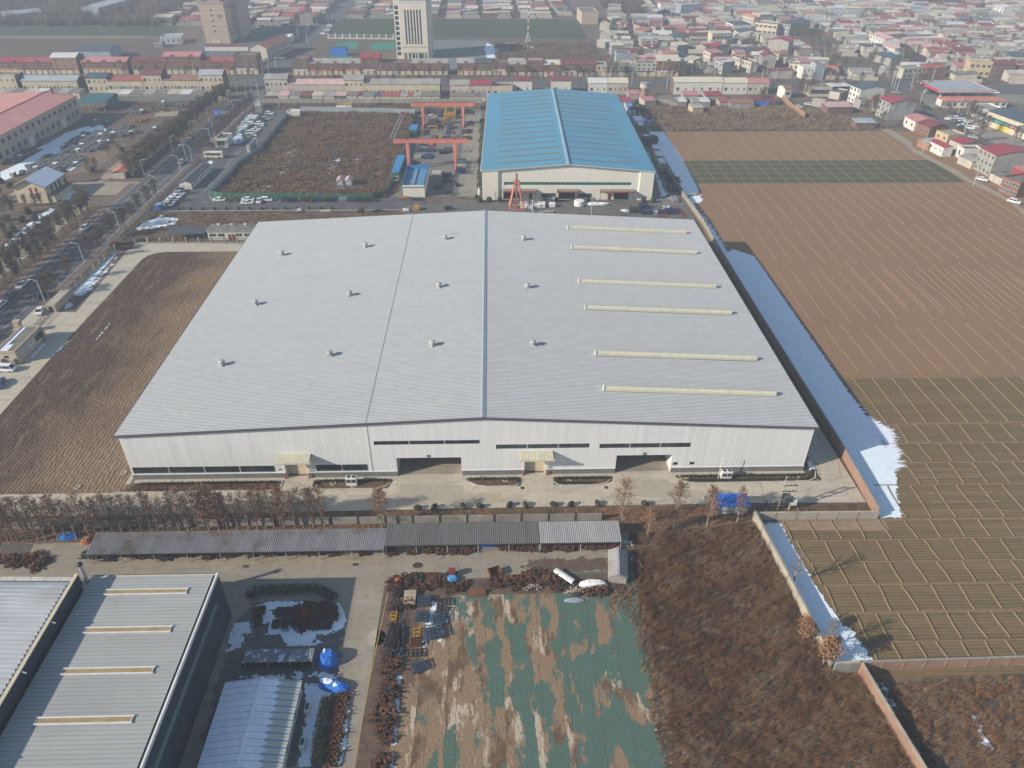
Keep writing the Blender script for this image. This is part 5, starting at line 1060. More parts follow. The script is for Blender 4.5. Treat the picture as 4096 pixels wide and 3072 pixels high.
for i in range(4):b.rbox((0,-1.05+i*.7,.35+.02*i),(2.,.62,.7),(0,0,.02*i))
put(b.mesh('panel_stack',M['timber_pale']),'panel_stack','stack of pale concrete panels at the corner of the scrap yard','panel stack',W('H1 190,270')[0])
b=MB();b.rbox((0,0,.25),(3.,1.4,.12),(.35,0,0));b.rbox((0,.3,.12),(2.6,.8,.2));put(b.mesh('rusty_plate',M['rust_bright']),'rusty_plate','rust-orange steel plate lying at the top of the netted ground','steel plate',W('H1 755,225')[0],-.03)
b=MB();b.box(-1.1,-.8,.1,1.1,.8,.2);b.bar((-1.1,-.8,.2),(1.1,-.8,.9),.1);b.box(-1.1,.7,.2,1.1,.8,1.);b.box(-1.1,-.8,.2,-1.,.7,1.);b.box(1.,-.8,.2,1.1,.7,1.);put(b.mesh('rusty_skip',M['rust_bright']),'rusty_skip','tilted rusty open skip standing alone in the yard above the scrap row','skip',W('H1 905,55')[0],.35)
for lab,s,rz in(('flat rusty steel tray in the scrap row west of the blue tarpaulin','H1 365,115',0),('rusty steel tray in the scrap row east of the middle','H1 1290,110',.05)):
 b=MB();b.box(-1.7,-1.1,.2,1.7,1.1,.6);b.box(-1.7,-1.1,.601,-1.55,1.1,.95);b.box(1.55,-1.1,.601,1.7,1.1,.95);b.box(-1.54,.95,.601,1.54,1.1,.95);put(b.mesh('rusty_tray',M['rust']),'rusty_tray',lab,'steel tray',W(s)[0],rz)
b=MB();R=random.Random(5)
for i in range(7):b.bar((R.uniform(-.4,.4),R.uniform(-.3,.3),0),(R.uniform(-.6,.6),R.uniform(-.5,.5),1.3),.3,.25)
b.blob((0,0,1.1),(.6,.5,.5),8,5);put(b.mesh('grab_bucket',M['orange']),'grab_bucket','bright orange claw grab at the corner of the scrap yard','grab',W('H1 92,135')[0],.2,None,.8)
def tarp(seed,w,d,h,n=16):
 R=random.Random(seed);b=MB();k=9;st=len(b.v)
 for j in range(k):
  f=j/(k-1);z=h*(1-f**2.2);s=.25+.75*f**.6
  for i in range(n):
   t=2*pi*i/n;q=1+R.uniform(-.09,.09);ca,sa=cos(t),sin(t);p=2.6;rr=1/((abs(ca)**p+abs(sa)**p)**(1/p));b.v.append((w/2*ca*rr*s*q,d/2*sa*rr*s*q,max(.0,z+R.uniform(-.08,.08)*(1 if 0<j<k-1 else 0))))
 for j in range(k-1):
  for i in range(n):e=(i+1)%n;b.f.append((st+j*n+i,st+(j+1)*n+i,st+(j+1)*n+e,st+j*n+e));b.m.append(0)
 b.f.append(tuple(st+i for i in range(n)));b.m.append(0);return b
def covered(label,s,w,d,h,m,rz=0.,seed=1,extra=None,snow=None,name='tarpaulin_cover'):
 t=thing(name,label,'tarpaulin',(*W(s)[0],.05),rz);tarp(seed,w,d,h).build('sheet',m,t)
 if snow:
  b=MB()
  for(x,y,a,c)in snow:b.blob((x,y,h*.9),(a,c,.22),10,4,.2)
  b.build('snow_cap',M['snow'],t)
 return t
covered('domed royal blue tarpaulin with a snow streak beside the small shelter','D3 1035,800',3.,3.2,1.9,M['blue_tarp'],.2,3,snow=[(-.3,.4,.3,.9)])
covered('long blue tarpaulin with snow on top, lower of the two by the snow-roofed shed','D3 1085,1010',5.,1.9,1.1,M['blue_tarp'],-.25,4,snow=[(-1.1,.1,1.1,.6),(.4,-.1,.5,.4)])
covered('crumpled bright blue tarpaulin under the trees at the left end of the shelters','D1 680,860',3.8,1.4,.9,M['blue_tarp'],.15,5)
covered('orange-brown tarpaulin heap at the left end of the long shelter','D1 860,905',2.2,1.6,1.0,mat('tarp_rust',(.36,.14,.08),(.30,.11,.06),1.),.1,6)
covered('blue tarpaulin over castings under the dark shelter','C3 735,1070',3.6,1.3,1.0,M['blue_tarp'],0,7)
covered('large white wrapped load at the east end of the scrap row','H1 1735,150',4.9,1.5,1.0,M['white_wrap'],-.03,8)
covered('crumpled grey plastic sheet above the netted ground','H1 1570,280',3.4,.9,.35,M['bluegrey_wall'],0,9)
covered('black plastic heap above the netted ground','H1 1600,235',1.6,.8,.6,M['iron'],0,10)
covered('sagging blue tarpaulin on the machine in the scrap row','H1 545,110',2.2,1.5,.9,mat('tarp_sky',(.06,.30,.62),(.08,.36,.70),1.2),0,12)
t_=thing('cart','small red-hooded machine behind the sky-blue tarpaulin in the scrap row','machine',(*W('H1 545,70')[0],.05));b=MB();b.box(-.6,-.4,.5,.6,.5,1.5);b.build('hood',M['door_red'],t_);b=MB();b.box(-.8,-.5,.25,.8,.6,.48);b.build('chassis',M['iron'],t_)
for x in(-.7,.7):
 for y in(-.5,.5):b=MB();b.tube((x,y-.08,.28),(x,y+.08,.28),.28,n=10);b.build('wheel',M['tyre'],t_)
b=MB();n=10
for i in range(n):a0,a1=pi*i/n,pi*(i+1)/n;b.poly([(-2,.6*cos(a0),.1+.35*sin(a0)),(2,.6*cos(a0),.1+.35*sin(a0)),(2,.6*cos(a1),.1+.35*sin(a1)),(-2,.6*cos(a1),.1+.35*sin(a1))])
put(b.mesh('sheet_roll',M['white']),'sheet_roll','long white bent metal sheet lying across the scrap row','metal sheet',(*W('H1 1490,90')[0],.5),-.75)
b=MB()
for i in range(6):b.bar((-.7,-.5+i*.2,.5),(.7,-.5+i*.2,.5),.08);b.bar((-.7+i*.28,-.5,.2),(-.7+i*.28,-.5,.9),.06)
for x in(-.7,.7):
 for y in(-.5,.5):b.bar((x,y,0),(x,y,.9),.09)
put(b.mesh('crate',M['wood']),'crate','weathered slatted crate beside the white metal sheet','crate',W('H1 1395,65')[0])
b=MB();R=random.Random(9)
for i in range(60):b.blob((R.gauss(0,.9),R.gauss(0,.45),.12+R.random()*.2),(R.uniform(.1,.25),R.uniform(.1,.2),R.uniform(.1,.16)),6,4,.2,0,R)
rub=b.mesh('rubble',M['timber_pale'])
for lab,s in(('pale stone rubble heap in the middle of the scrap row','H1 1205,155'),('line of pale rubble below the white wrapped load','H1 1560,195')):put(rub,'rubble_heap',lab,'rubble',W(s)[0],0,None,1.)
b=MB()
for x in np.linspace(-.5,.5,5):b.bar((x,0,.02),(x,.0,.8),.05)
b.bar((-.5,0,.8),(.5,0,.8),.06);b.bar((-.5,0,.05),(.5,0,.05),.06)
put(b.mesh('bed_frame',M['dark_metal']),'rack','dark bed-like rack standing on the snow among the bins','rack',W('H2 418,665')[0],.05,None,(1.1,1,1))
def bin_mesh(m,fill,w=1.1,d=1.3,h=.8,seed=1):
 b=MB();R=random.Random(seed);t=.05
 b.box(-w/2,-d/2,.08,w/2,d/2,.14);b.box(-w/2,-d/2,.141,-w/2+t,d/2,h);b.box(w/2-t,-d/2,.141,w/2,d/2,h);b.box(-w/2+t+.001,-d/2,.141,w/2-t-.001,-d/2+t,h);b.box(-w/2+t+.001,d/2-t,.141,w/2-t-.001,d/2,h)
 for i in range(16):b.rbox((R.uniform(-.38,.38)*w,R.uniform(-.38,.38)*d,h*.7+R.uniform(-.1,.12)),(.35,.25,.2),(R.random(),R.random(),R.random()*3),1)
 return b.mesh('steel_bin',[m,fill])
BN=[bin_mesh(M['rust_dark'],M['rust'],seed=1),bin_mesh(M['rust'],M['rust_dark'],seed=2),bin_mesh(M['iron'],M['rust_dark'],1.3,1.2,seed=3)]
bins='H2 85,450 H2 145,435 H2 105,500 H2 105,575 H2 470,450 H2 550,430 H2 545,490 H2 670,380 H2 760,385 H2 760,440 H2 765,500 H2 860,385 H2 850,480 H2 930,485 H2 945,400 H2 1000,430 H2 1005,510 H2 310,600 H2 420,600 H2 540,580 H2 640,560 H2 630,640'
for i,s in enumerate(bins.split()[1::2]):
 put(BN[i%2],'steel_bin','rusty bin of castings on the shaded snow, %s in the cluster from the west'%nth(i),'bin',W('H2 '+s)[0],rnd.uniform(-.08,.08),'rusty bins on the shaded snow',1.0)
put(bin_mesh(M['red_paint'],M['red_paint'],1.2,1.2,.9,5),'steel_bin','red steel bin standing out among the rusty bins','bin',W('H2 650,470')[0],0,None,1.)
for lab,s in(('dark grid cage bin beside the red bin group, west side','H2 365,450'),('dark grid cage bin south of the red bin','H2 745,580'),('flat black tray on the snow at the south-east of the bins','H2 880,610')):put(BN[2],'steel_bin',lab,'bin',W(s)[0],0,None,(1.1,1.2,.8)if 'grid' in lab else(1.6,1.1,.5))
for i in range(8):put(BN[i%2],'steel_bin','rusty bin in front of the snow-dusted small shelter, %s from the left'%nth(i),'bin',W('D3 %d,830'%(385+i*70))[0],0,'bins at the small shelter',.95)
for i in range(12):put(HEAPS['arcs' if i%3==0 else 'casting'],'casting_stack','stack of rusty toothed castings on the snow beside the dark hedge, %s from the north'%nth(i),'scrap stack',W('D3 %d,%d'%(1150-i*8,1080+i*50))[0],0,'casting stacks beside the hedge',(.9,.7,.8))
lad=MB()
for i in range(2):lad.bar((i*.5,0,.3),(i*.5,7.6,.3),.07)
for i in range(26):lad.bar((0,i*.3,.3),(.5,i*.3,.3),.05)
put(lad.mesh('ladder',M['white']),'ladder','long white ladder-like trellis lying on the snow beside the dark hedge','ladder',W('D3 900,1600')[0],-.06)
WM={}
def win_mesh(w,h,gm,fm,nx=2):
 k=(round(w,2),round(h,2),gm,fm,nx)
 if k not in WM:
  b=MB();b.box(-w/2,-.05,0,w/2,-.002,h,0);f=.07;q=(w-f*(nx+1))/nx
  for i in range(nx):x=-w/2+f+i*(q+f);b.poly([(x,-.053,f),(x+q,-.053,f),(x+q,-.053,h-f),(x,-.053,h-f)],1)
  WM[k]=b.mesh('window',[M[fm],M[gm]])
 return WM[k]
def add_window(r,w,h,x,y,z,rz,gm='glass',fm='frame_white',nx=2,nm='window'):
 o=link(bpy.data.objects.new(nm,win_mesh(w,h,gm,fm,nx)),r);o.location=(x,y,z);o.rotation_euler=(0,0,rz);return o
def house(name,label,cat,P,w,d,h,rz=0.,roof='gx',rise=1.4,wm='grey_wall',rm='roof_tin_grey',over=.35,win='',group=None,gm='glass',fm='frame_white',side=None):
 """walls, roof and windows; win is like 'f2x4 r1x3': face (front back left right), storeys x columns, optional :width,height"""
 r=thing(name,label,cat,(P[0],P[1],0),rz,group);b=MB();t=h+.02
 top={'gx':(h,h,h,h),'gy':(h,h,h,h),'flat':(h,)*4,'hip':(h,)*4,'shed':(h,h,h+rise,h+rise),'shedx':(h,h+rise,h+rise,h)}[roof]
 b.poly([(0,0,0),(w,0,0),(w,0,top[1]),(0,0,top[0])]if roof!='gy' else[(0,0,0),(w,0,0),(w,0,h),(w/2,0,h+rise),(0,0,h)])
 b.poly([(w,0,0),(w,d,0),(w,d,top[2]),(w,0,top[1])]if roof!='gx' else[(w,0,0),(w,d,0),(w,d,h),(w,d/2,h+rise),(w,0,h)],1)
 b.poly([(w,d,0),(0,d,0),(0,d,top[3]),(w,d,top[2])]if roof!='gy' else[(w,d,0),(0,d,0),(0,d,h),(w/2,d,h+rise),(w,d,h)])
 b.poly([(0,d,0),(0,0,0),(0,0,top[0]),(0,d,top[3])]if roof!='gx' else[(0,d,0),(0,0,0),(0,0,h),(0,d/2,h+rise),(0,d,h)],1)
 b.build('wall',[M[wm],M[side or wm]],r);b=MB();o=over;T=.12
 def slab(pts):b.poly(pts);b.poly([(x,y,z-T)for x,y,z in pts[::-1]]);n=len(pts);[b.poly([pts[i],(pts[i][0],pts[i][1],pts[i][2]-T),(pts[(i+1)%n][0],pts[(i+1)%n][1],pts[(i+1)%n][2]-T),pts[(i+1)%n]])for i in range(n)]
 e=o*rise/(d/2)if roof=='gx' else o*rise/(w/2);z=h+T+.03
 if roof=='gx':slab([(-o,-o,z-e),(w+o,-o,z-e),(w+o,d/2,z+rise),(-o,d/2,z+rise)]);slab([(-o,d/2,z+rise),(w+o,d/2,z+rise),(w+o,d+o,z-e),(-o,d+o,z-e)])
 elif roof=='gy':slab([(-o,-o,z-e),(w/2,-o,z+rise),(w/2,d+o,z+rise),(-o,d+o,z-e)]);slab([(w/2,-o,z+rise),(w+o,-o,z-e),(w+o,d+o,z-e),(w/2,d+o,z+rise)])
 elif roof=='hip':
  q=min(w,d)/2*.9;A,B,C,D=(-o,-o,z-.15),(w+o,-o,z-.15),(w+o,d+o,z-.15),(-o,d+o,z-.15)
  if w>=d:R1,R2=(q,d/2,z+rise),(w-q,d/2,z+rise);b.poly([A,B,R2,R1]);b.poly([C,D,R1,R2]);b.poly([D,A,R1]);b.poly([B,C,R2])
  else:R1,R2=(w/2,q,z+rise),(w/2,d-q,z+rise);b.poly([A,B,R1]);b.poly([B,C,R2,R1]);b.poly([C,D,R2]);b.poly([D,A,R1,R2])
  b.box(-o,-o,h-.05,w+o,d+o,z-.155)
 elif roof=='shed':slab([(-o,-o,z-.05),(w+o,-o,z-.05),(w+o,d+o,z+rise+.05),(-o,d+o,z+rise+.05)])
 elif roof=='shedx':slab([(-o,-o,z-.05),(w+o,-o,z+rise+.05),(w+o,d+o,z+rise+.05),(-o,d+o,z-.05)])
 else:b.poly([(.2,.2,h-.25),(w-.2,.2,h-.25),(w-.2,d-.2,h-.25),(.2,d-.2,h-.25)])
 b.build('roof',M[rm],r)
 if roof=='flat':
  b=MB();b.box(-.05,-.05,h-.3,w+.05,.2,h+.35);b.box(-.05,d-.2,h-.3,w+.05,d+.05,h+.35);b.box(-.05,.202,h-.3,.2,d-.202,h+.35);b.box(w-.2,.202,h-.3,w+.05,d-.202,h+.35);b.build('parapet',M[wm],r)
 for t in win.split():
  f=t[0];t=t[1:];ww,wh=1.4,1.5
  if ':' in t:t,s=t.split(':');ww,wh=map(float,s.split(','))
  ny,nx=map(int,t.split('x'));L=w if f in 'fb' else d;st=h/ny
  for j in range(ny):
   for i in range(nx):
    u=L*(i+.5)/nx;zz=j*st+(st-wh)*.55;n=2 if ww<2.4 else int(ww/1.1)
    p={'f':(u,0,0),'b':(L-u,d,pi),'r':(w,u,pi/2),'l':(0,L-u,-pi/2)}[f];add_window(r,ww,wh,p[0],p[1],zz,p[2],gm,fm,n)
 return r
def hp(view,xl,yl,xr,yr,h,d,label,roof='gx',rise=1.4,wm='grey_wall',rm='roof_tin_grey',win='',rz=None,name='village_house',cat='house',group=None,**k):
 """a house sighted by the two ends of the eave that faces the viewer"""
 p,q=G(view,xl,yl,h),G(view,xr,yr,h);a=atan2(q[1]-p[1],q[0]-p[0])if rz is None else rz
 r=house(name,label,cat,p,hypot(q[0]-p[0],q[1]-p[1]),d,h,a,roof,rise,wm,rm,.35,win,group,**k);r['_a']=(p[0]+q[0])/2;BOX.append(((p[0]+q[0])/2-sin(a)*d/2,(p[1]+q[1])/2+cos(a)*d/2,hypot(hypot(q[0]-p[0],q[1]-p[1]),d)/2));del r['_a'];return r
BOX=[]
def sign(r,x,z,w,h,m,y=-.12,n=None,tm='text_white',rz=0):
 b=MB();b.box(x,y-.1,z,x+w,y,z+h);b.build('signboard',M[m],r);n=n or max(2,int(w/.9));b=MB();R=random.Random(int(x*7+z*3+w*11));s=h*.5;g=(w-.4)/n
 for i in range(n):
  cx=x+.2+g*(i+.5);cz=z+h/2
  for q in range(3):b.box(cx-s*.45,y-.13,cz-s*.45+q*s*.38,cx+s*R.uniform(.2,.45),y-.101,cz-s*.45+q*s*.38+s*.13)
  b.box(cx-s*.08+R.uniform(-.1,.1)*s,y-.126,cz-s*.48,cx+s*.06,y-.104,cz+s*.48)
 b.build('lettering',M[tm],r)
fa=thing('factory','long tan factory with salmon pink roof at the left edge of the view','factory',(-205,199,0));w_,d_,h_=70.5,75.5,10.6
b=MB();b.poly([(w_,0,0),(w_,d_,0),(w_,d_,h_),(w_,0,h_)]);b.poly([(0,0,0),(w_,0,0),(w_,0,h_),(w_-13,0,h_+2.2),(0,0,h_-1)]);b.poly([(w_,d_,0),(0,d_,0),(0,d_,h_-1),(w_-13,d_,h_+2.2),(w_,d_,h_)]);b.build('wall',M['tan_tile'],fa)
b=MB();b.poly([(w_-13,-.3,h_+2.35),(w_+.4,-.3,h_+.1),(w_+.4,d_+.3,h_+.1),(w_-13,d_+.3,h_+2.35)]);b.poly([(0,-.3,h_-.8),(w_-13,-.3,h_+2.35),(w_-13,d_+.3,h_+2.35),(0,d_+.3,h_-.8)]);b.build('roof',mat('salmon_roof',(.60,.27,.235),(.53,.235,.205),.15),fa)
b=MB();b.poly([(w_-12,28.1,h_+2.3),(w_+.2,28.1,h_+.25),(w_+.2,28.6,h_+.25),(w_-12,28.6,h_+2.3)]);b.build('roof_strip',M['white'],fa);b=MB();b.box(w_-13.2,0,h_+2.36,w_-12.8,d_,h_+2.5);b.build('ridge_cap',M['roof_maroon'],fa);b=MB();b.box(w_-30,d_-.2,h_-.9,w_+.4,d_+.35,h_+.9);b.build('parapet',M['off_white'],fa)
for i in range(15):
 y=2.6+i*5.;add_window(fa,2.3,1.9,w_,y,7.0,pi/2,fm='concrete_grey')
 if i not in(5,11):add_window(fa,2.6,2.2,w_,y,2.2,pi/2,'glass_teal' if i%3 else 'glass','concrete_grey')
for y in(27.6,57.6):
 b=MB();b.box(w_+.01,y-2,.1,w_+.08,y-.05,4.4);b.box(w_+.01,y+.05,.1,w_+.08,y+2,4.4);b.build('door',M['white'],fa);b=MB();b.box(w_+.005,y-2.6,4.7,w_+1.4,y+2.6,4.9);b.build('door_canopy',M['off_white'],fa)
for x,m in((w_-16,'white'),(w_-9,'rust_dark')):b=MB();b.tube((x,d_-3,h_+.5),(x,d_-3,h_+5.2),.4,n=10);b.build('flue',M[m],fa)
os_=thing('open_shed','open-sided shed with slate green roof behind the salmon-roofed factory','shed',(-142,285.4,0));ribbed(MB(),0,0,4.2,14.4,18,5.4,.9,.06).build('roof',M['bluegreen_sheet'],os_);b=MB();b.box(0,17.7,0,14.4,17.9,5.2);b.box(14.2,5,0,14.4,17.6,4.4);b.build('wall',M['bluegreen_sheet'],os_)
for x in(.2,7,14.2):
 for y in(.3,9):b=MB();b.tube((x,y,0),(x,y,4.2+y*.066),.12,n=8);b.build('post',M['off_white'],os_)
rs=thing('long_shed','long low red-roofed shed between the stone yard and the roadside trees','shed',(-80.5,181.5,0));b=MB();b.box(.3,0,0,5.2,50,2.5);b.build('wall',M['pale_wall'],rs);b=MB();ribbed(b,-.3,-.3,2.55,2.75,50.3,3.4,.5,.04,0,'x');ribbed(b,2.75,-.3,3.4,5.8,50.3,2.55,.5,.04,0,'x');b.build('roof',M['roof_orange'],rs)
gs=thing('long_shed','row of low flat grey-roofed huts at the back of the stone yard','shed',(-82.2,234,0))
for i in range(5):b=MB();b.box(0,i*5.2,0,4.4,i*5.2+5.,2.2+.3*(i%2));b.build('hut',M['concrete_grey'],gs)
v=house('villa','cream villa with steep snow-white roof slope and tall dark slit windows','house',(-103.9,155.2),11.2,14,6.2,0,'gy',2.6,'cream_wall','roof_felt',.9)
b=MB();b.poly([(5.75,-.85,9.0),(12.1,-.85,6.12),(12.1,14.8,6.12),(5.75,14.8,9.0)]);b.build('snow_cover',M['snow'],v)
for x in(5.6,7.6):b=MB();b.box(x,-.06,1.4,x+.8,-.004,5.8);b.build('window',M['door_red'],v)
for y in(4,7,10):b=MB();b.box(11.205,y,1.8,11.26,y+1.2,6.0);b.build('window',M['rust_dark'],v)
b=MB();b.box(11.27,.5,0,13.6,13.5,2.4);b.build('annex',M['cream_wall'],v);b=MB();b.box(11.27,.3,2.402,13.9,13.7,2.7);b.build('terrace',M['brick_brown'],v)
o_=house('site_office','long low white office with grey gabled roof beside the car park','office',(-49.1,169.2),4.6,22.5,2.5,radians(-2),'gy',.9,'white_wall','trim_grey',.3,'r1x8:1.1,1.2')
o_=house('lodge','flat-roofed gate lodge with pale fascia at the car park entrance','gatehouse',(-52,223.6),5.4,9.5,3.6,0,'flat',0,'white_wall','roof_slate',.3,'f1x1:3.4,1.9 r1x1:1.6,1.6',gm='glass_teal')
b=MB();b.box(-.7,-1.2,3.3,6.1,.8,3.98);b.build('fascia',M['cream'],o_)
o_=house('kiosk','white kiosk with flat roof at the far end of the car park beside the road','kiosk',(-52.6,293.6),3.,3.2,2.4,0,'flat',0,'white_wall','roof_felt',.1);house('kiosk','grey hut at the far corner of the car park','kiosk',(-49.6,284),3.2,2.6,2.2,0,'flat',0,'grey_wall','roof_felt',.1)
house('site_hut','white flat-roofed hut inside the back hoarding of the weedy plot','hut',(-31.4,274.6),6.6,4.6,2.6,0,'flat',0,'white_wall','roof_white',.1,'r1x1:.9,1.2')
lb=thing('long_office','low grey-roofed office range with white windows behind the stubble field','office',(-22.5,119.6,0));b=MB();b.box(0,0,0,23.5,5.5,3.1);b.build('wall',M['off_white'],lb);b=MB();b.box(-.3,-.3,3.102,23.8,5.8,3.4);b.build('parapet',M['concrete_grey'],lb);b=MB();b.box(.1,.1,3.402,23.4,5.4,3.43);b.build('roof',M['roof_felt'],lb)
for i in range(8):
 if i%3!=2:add_window(lb,2.2,1.2,1.6+i*2.9,0,1.3,0)
 else:b=MB();b.box(.9+i*2.9,-.05,0,1.9+i*2.9,-.003,2.1);b.box(2.2+i*2.9,-.05,0,3.2+i*2.9,-.003,2.1);b.build('door',M['door_red'],lb)
for i in range(5):b=MB();b.box(2+i*4.5,4.6,3.44,2.8+i*4.5,5.2,3.9);b.build('vent_box',M['white'],lb)
t_=thing('carport','dark flat carport at the corner of the concrete drive','carport',(-36.2,119.4,0));ribbed(MB(),0,0,2.4,12.6,5.6,2.8,.4,.04).build('roof',M['trim_grey'],t_)
for x in(.3,4.3,8.3,12.3):b=MB();b.tube((x,.4,0),(x,.4,2.4),.06,n=8);b.tube((x,5.,0),(x,5.,2.75),.06,n=8);b.build('post',M['galv'],t_)
t_=thing('billboard','grey billboard seen edge-on with white lattice ends at the hoarding','billboard',(-33.6,211.5,0));b=MB();b.box(-.15,.9,.3,.15,11.6,4.0);b.build('panel',M['bluegrey_wall'],t_)
for y in(.3,12.):
 b=MB()
 for a in(-.45,.45):
  for c in(-.45,.45):b.bar((a,y+c,0),(a,y+c,4.6),.12)
 for i in range(6):b.bar((-.45,y-.45,i*.75),(.45,y-.45,i*.75+.75),.12);b.bar((.45,y-.45,i*.75),(-.45,y-.45,i*.75+.75),.12);b.bar((-.45,y-.45,i*.75+.1),(-.45,y+.45,i*.75+.7),.1)
 b.build('lattice_frame',M['white'],t_)
for y in(3.,9.):b=MB();b.bar((.2,y,3.4),(3.4,y-.5,.1),.1);b.build('stay',M['galv'],t_)
for i,(x,y)in enumerate(((-48.6,247),(-47.6,262))):
 t_=thing('shade_sail',('white car park shade sail on posts nearer the lodge','white car park shade sail on posts farther from the lodge')[i],'shade sail',(x,y,0));b=MB();b.poly([(0,0,2.3),(3.6,0,2.6),(3.6,7,2.6),(0,7,2.3)]);b.poly([(0,7,2.29),(3.6,7,2.59),(3.6,0,2.59),(0,0,2.29)]);b.build('sail',M['off_white'],t_)
 for q in(.2,6.8):b=MB();b.tube((-.1,q,0),(-.1,q,4.0),.07,n=8);b.bar((-.1,q,3.9),(3.4,q,2.62),.05);b.build('post',M['white'],t_)
t_=thing('transformer_kiosks','x','kiosk');b=MB();b.box(0,0,.3,2.5,4.4,2.5);b.build('casing',M['bluegrey_wall'],t_);b=MB();b.poly([(-.2,-.2,2.5),(1.25,-.2,3.2),(1.25,4.6,3.2),(-.2,4.6,2.5)]);b.poly([(1.25,-.2,3.2),(2.7,-.2,2.5),(2.7,4.6,2.5),(1.25,4.6,3.2)]);b.poly([(-.2,-.2,2.5),(2.7,-.2,2.5),(1.25,-.2,3.2)]);b.build('roof',M['roof_faded_pink'],t_);b=MB();b.box(1.0,-.03,1.2,1.5,-.003,1.7);b.build('label_plate',M['white'],t_);t_.name='substation_kiosk';pk=Proto(t_)
p0=W('B2 1105,808 1172,808');pk.place('pink-roofed grey substation kiosk on the left of the plinth in the weeds',(*p0[0],.5),0,'substation kiosks');pk.place('pink-roofed grey substation kiosk on the right of the plinth in the weeds',(*p0[1],.5),0,'substation kiosks')
sheet('pavement',[],M['concrete_pale'],.1)if False else None
b=MB();b.box(p0[0][0]-1.2,p0[0][1]-1.6,.05,p0[1][0]+5.,p0[1][1]+5.5,.5);tag(b.build('plinth_slab',M['concrete_grey']),'raised concrete slab carrying the two substation kiosks','plinth')
def gantry(label,x0,x1,y,zt,xl,xr):
 r=thing('gantry_crane',label,'crane',((x0+x1)/2,y,0));cx=(x0+x1)/2;b=MB();b.box(x0-cx,-.75,zt-1.6,x1-cx,.75,zt);b.build('girder',M['gantry_red'],r);b=MB();b.box(x0-cx,-.6,zt+.002,x1-cx,-.5,zt+.12);b.box(x0-cx,.5,zt+.002,x1-cx,.6,zt+.12);b.build('rail',M['dark_metal'],r)
 for x in(xl-cx,xr-cx):
  for s in(-1,1):
   b=MB();A=[(x-.75,s*.2),(x+.75,s*.2),(x+.75,s*1.2),(x-.75,s*1.2)];B=[(x-.32,s*2.3),(x+.32,s*2.3),(x+.32,s*2.9),(x-.32,s*2.9)]
   V=[(*p,zt-1.61)for p in A]+[(*p,.9)for p in B];n=len(b.v);b.v+=V
   for i in range(4):j=(i+1)%4;b.f.append((i,j,4+j,4+i));b.m.append(0)
   b.build('leg',M['gantry_red'],r)
  b=MB();b.box(x-.4,-3.6,.3,x+.4,3.6,.9);b.build('base_beam',M['gantry_red'],r)
  for s in(-3.,3.):b=MB();b.tube((x-.12,s,.32),(x+.12,s,.32),.28,n=12);b.build('wheel',M['dark_metal'],r)
  b=MB();b.box(x-.35,-.9,zt+.003,x+.35,-.752,zt-.6+1.);b.build('bracket',M['door_red'],r)
 b=MB();b.box(-1.,-.9,zt-2.3,1.,.9,zt-1.65);b.build('trolley',M['orange'],r);b=MB();b.tube((0,0,zt-2.3),(0,0,zt-5),.05,n=6);b.bar((0,0,zt-5.4),(0,0,zt-5),.4);b.build('hook',M['dark_metal'],r)
gantry('salmon red gantry crane spanning the steel yard, nearer the big warehouse',32.2,63.2,193.6,12.2,37.9,57.4);gantry('salmon red gantry crane at the far end of the steel yard',33.9,64.4,257.5,11.2,39.2,58.8)
for x in(38.6,58.3):strip('rail_track',[(x-.8,160),(x-.8,300)],.16,.06,M['rust_dark'],.07);strip('rail_track',[(x+.2,160),(x+.2,300)],.16,.06,M['rust_dark'],.07)
wb=thing('workshop','white workshop with sunken blue roof at the front of the crane yard','workshop',(38.8,159.1,0));w_,d_,h_=8.2,21.4,4.5
b=MB();b.box(0,0,0,w_,d_,h_-.5);b.build('wall',M['wall_sheet_cream'],wb);b=MB();b.poly([(.2,.2,h_-.49),(w_/2,.2,h_-.3),(w_/2,d_-.2,h_-.3),(.2,d_-.2,h_-.49)]);b.poly([(w_/2,.2,h_-.3),(w_-.2,.2,h_-.49),(w_-.2,d_-.2,h_-.49),(w_/2,d_-.2,h_-.3)]);b.build('roof',M['roof_blue_big'],wb)
b=MB();b.box(-.03,d_-.14,h_-.499,w_+.03,d_+.03,h_+1.1);b.box(-.03,.142,h_-.499,.1,d_-.142,h_+1.1);b.box(w_-.1,.142,h_-.499,w_+.03,d_-.142,h_+1.1);b.build('parapet',M['blue_roof_small'],wb);b=MB();b.box(-.03,-.05,h_-.499,w_+.03,.14,h_+.3);b.build('parapet',M['white'],wb);b=MB();b.box(w_/2-.2,.2,h_-.29,w_/2+.2,d_-.2,h_+.05);b.build('ridge_cap',M['steel'],wb);b=MB();b.box(-.06,-.08,h_-.75,w_+.06,-.052,h_-.45);b.build('band',M['trim_grey'],wb);b=MB();b.tube((3,5,h_-.4),(3,5,h_+.4),.35,n=10);b.build('roof_vent',M['galv'],wb)
def leanto(label,s,z,wm='green_sheet'):
 P=W(s,z);x0=min(P[0][0],P[2][0]);r=thing('lean_to',label,'shed',(P[2][0],P[2][1],0));ox,oy=P[2];b=MB();b.poly([(p[0]-ox,p[1]-oy,z+(.3 if i<2 else 0))for i,p in enumerate((P[0],P[1],P[3],P[2]))][::-1]);b.poly([(p[0]-ox,p[1]-oy,z-.1+(.3 if i<2 else 0))for i,p in enumerate((P[0],P[1],P[3],P[2]))]);b.build('roof',M['blue_roof_small'],r)
 Q=[(p[0]*.96-ox*.96,p[1]*.98-oy*.98)for p in(P[2],P[3],P[1],P[0])];b=MB();b.prism(Q,0,z-.12);b.build('wall',M[wm],r)
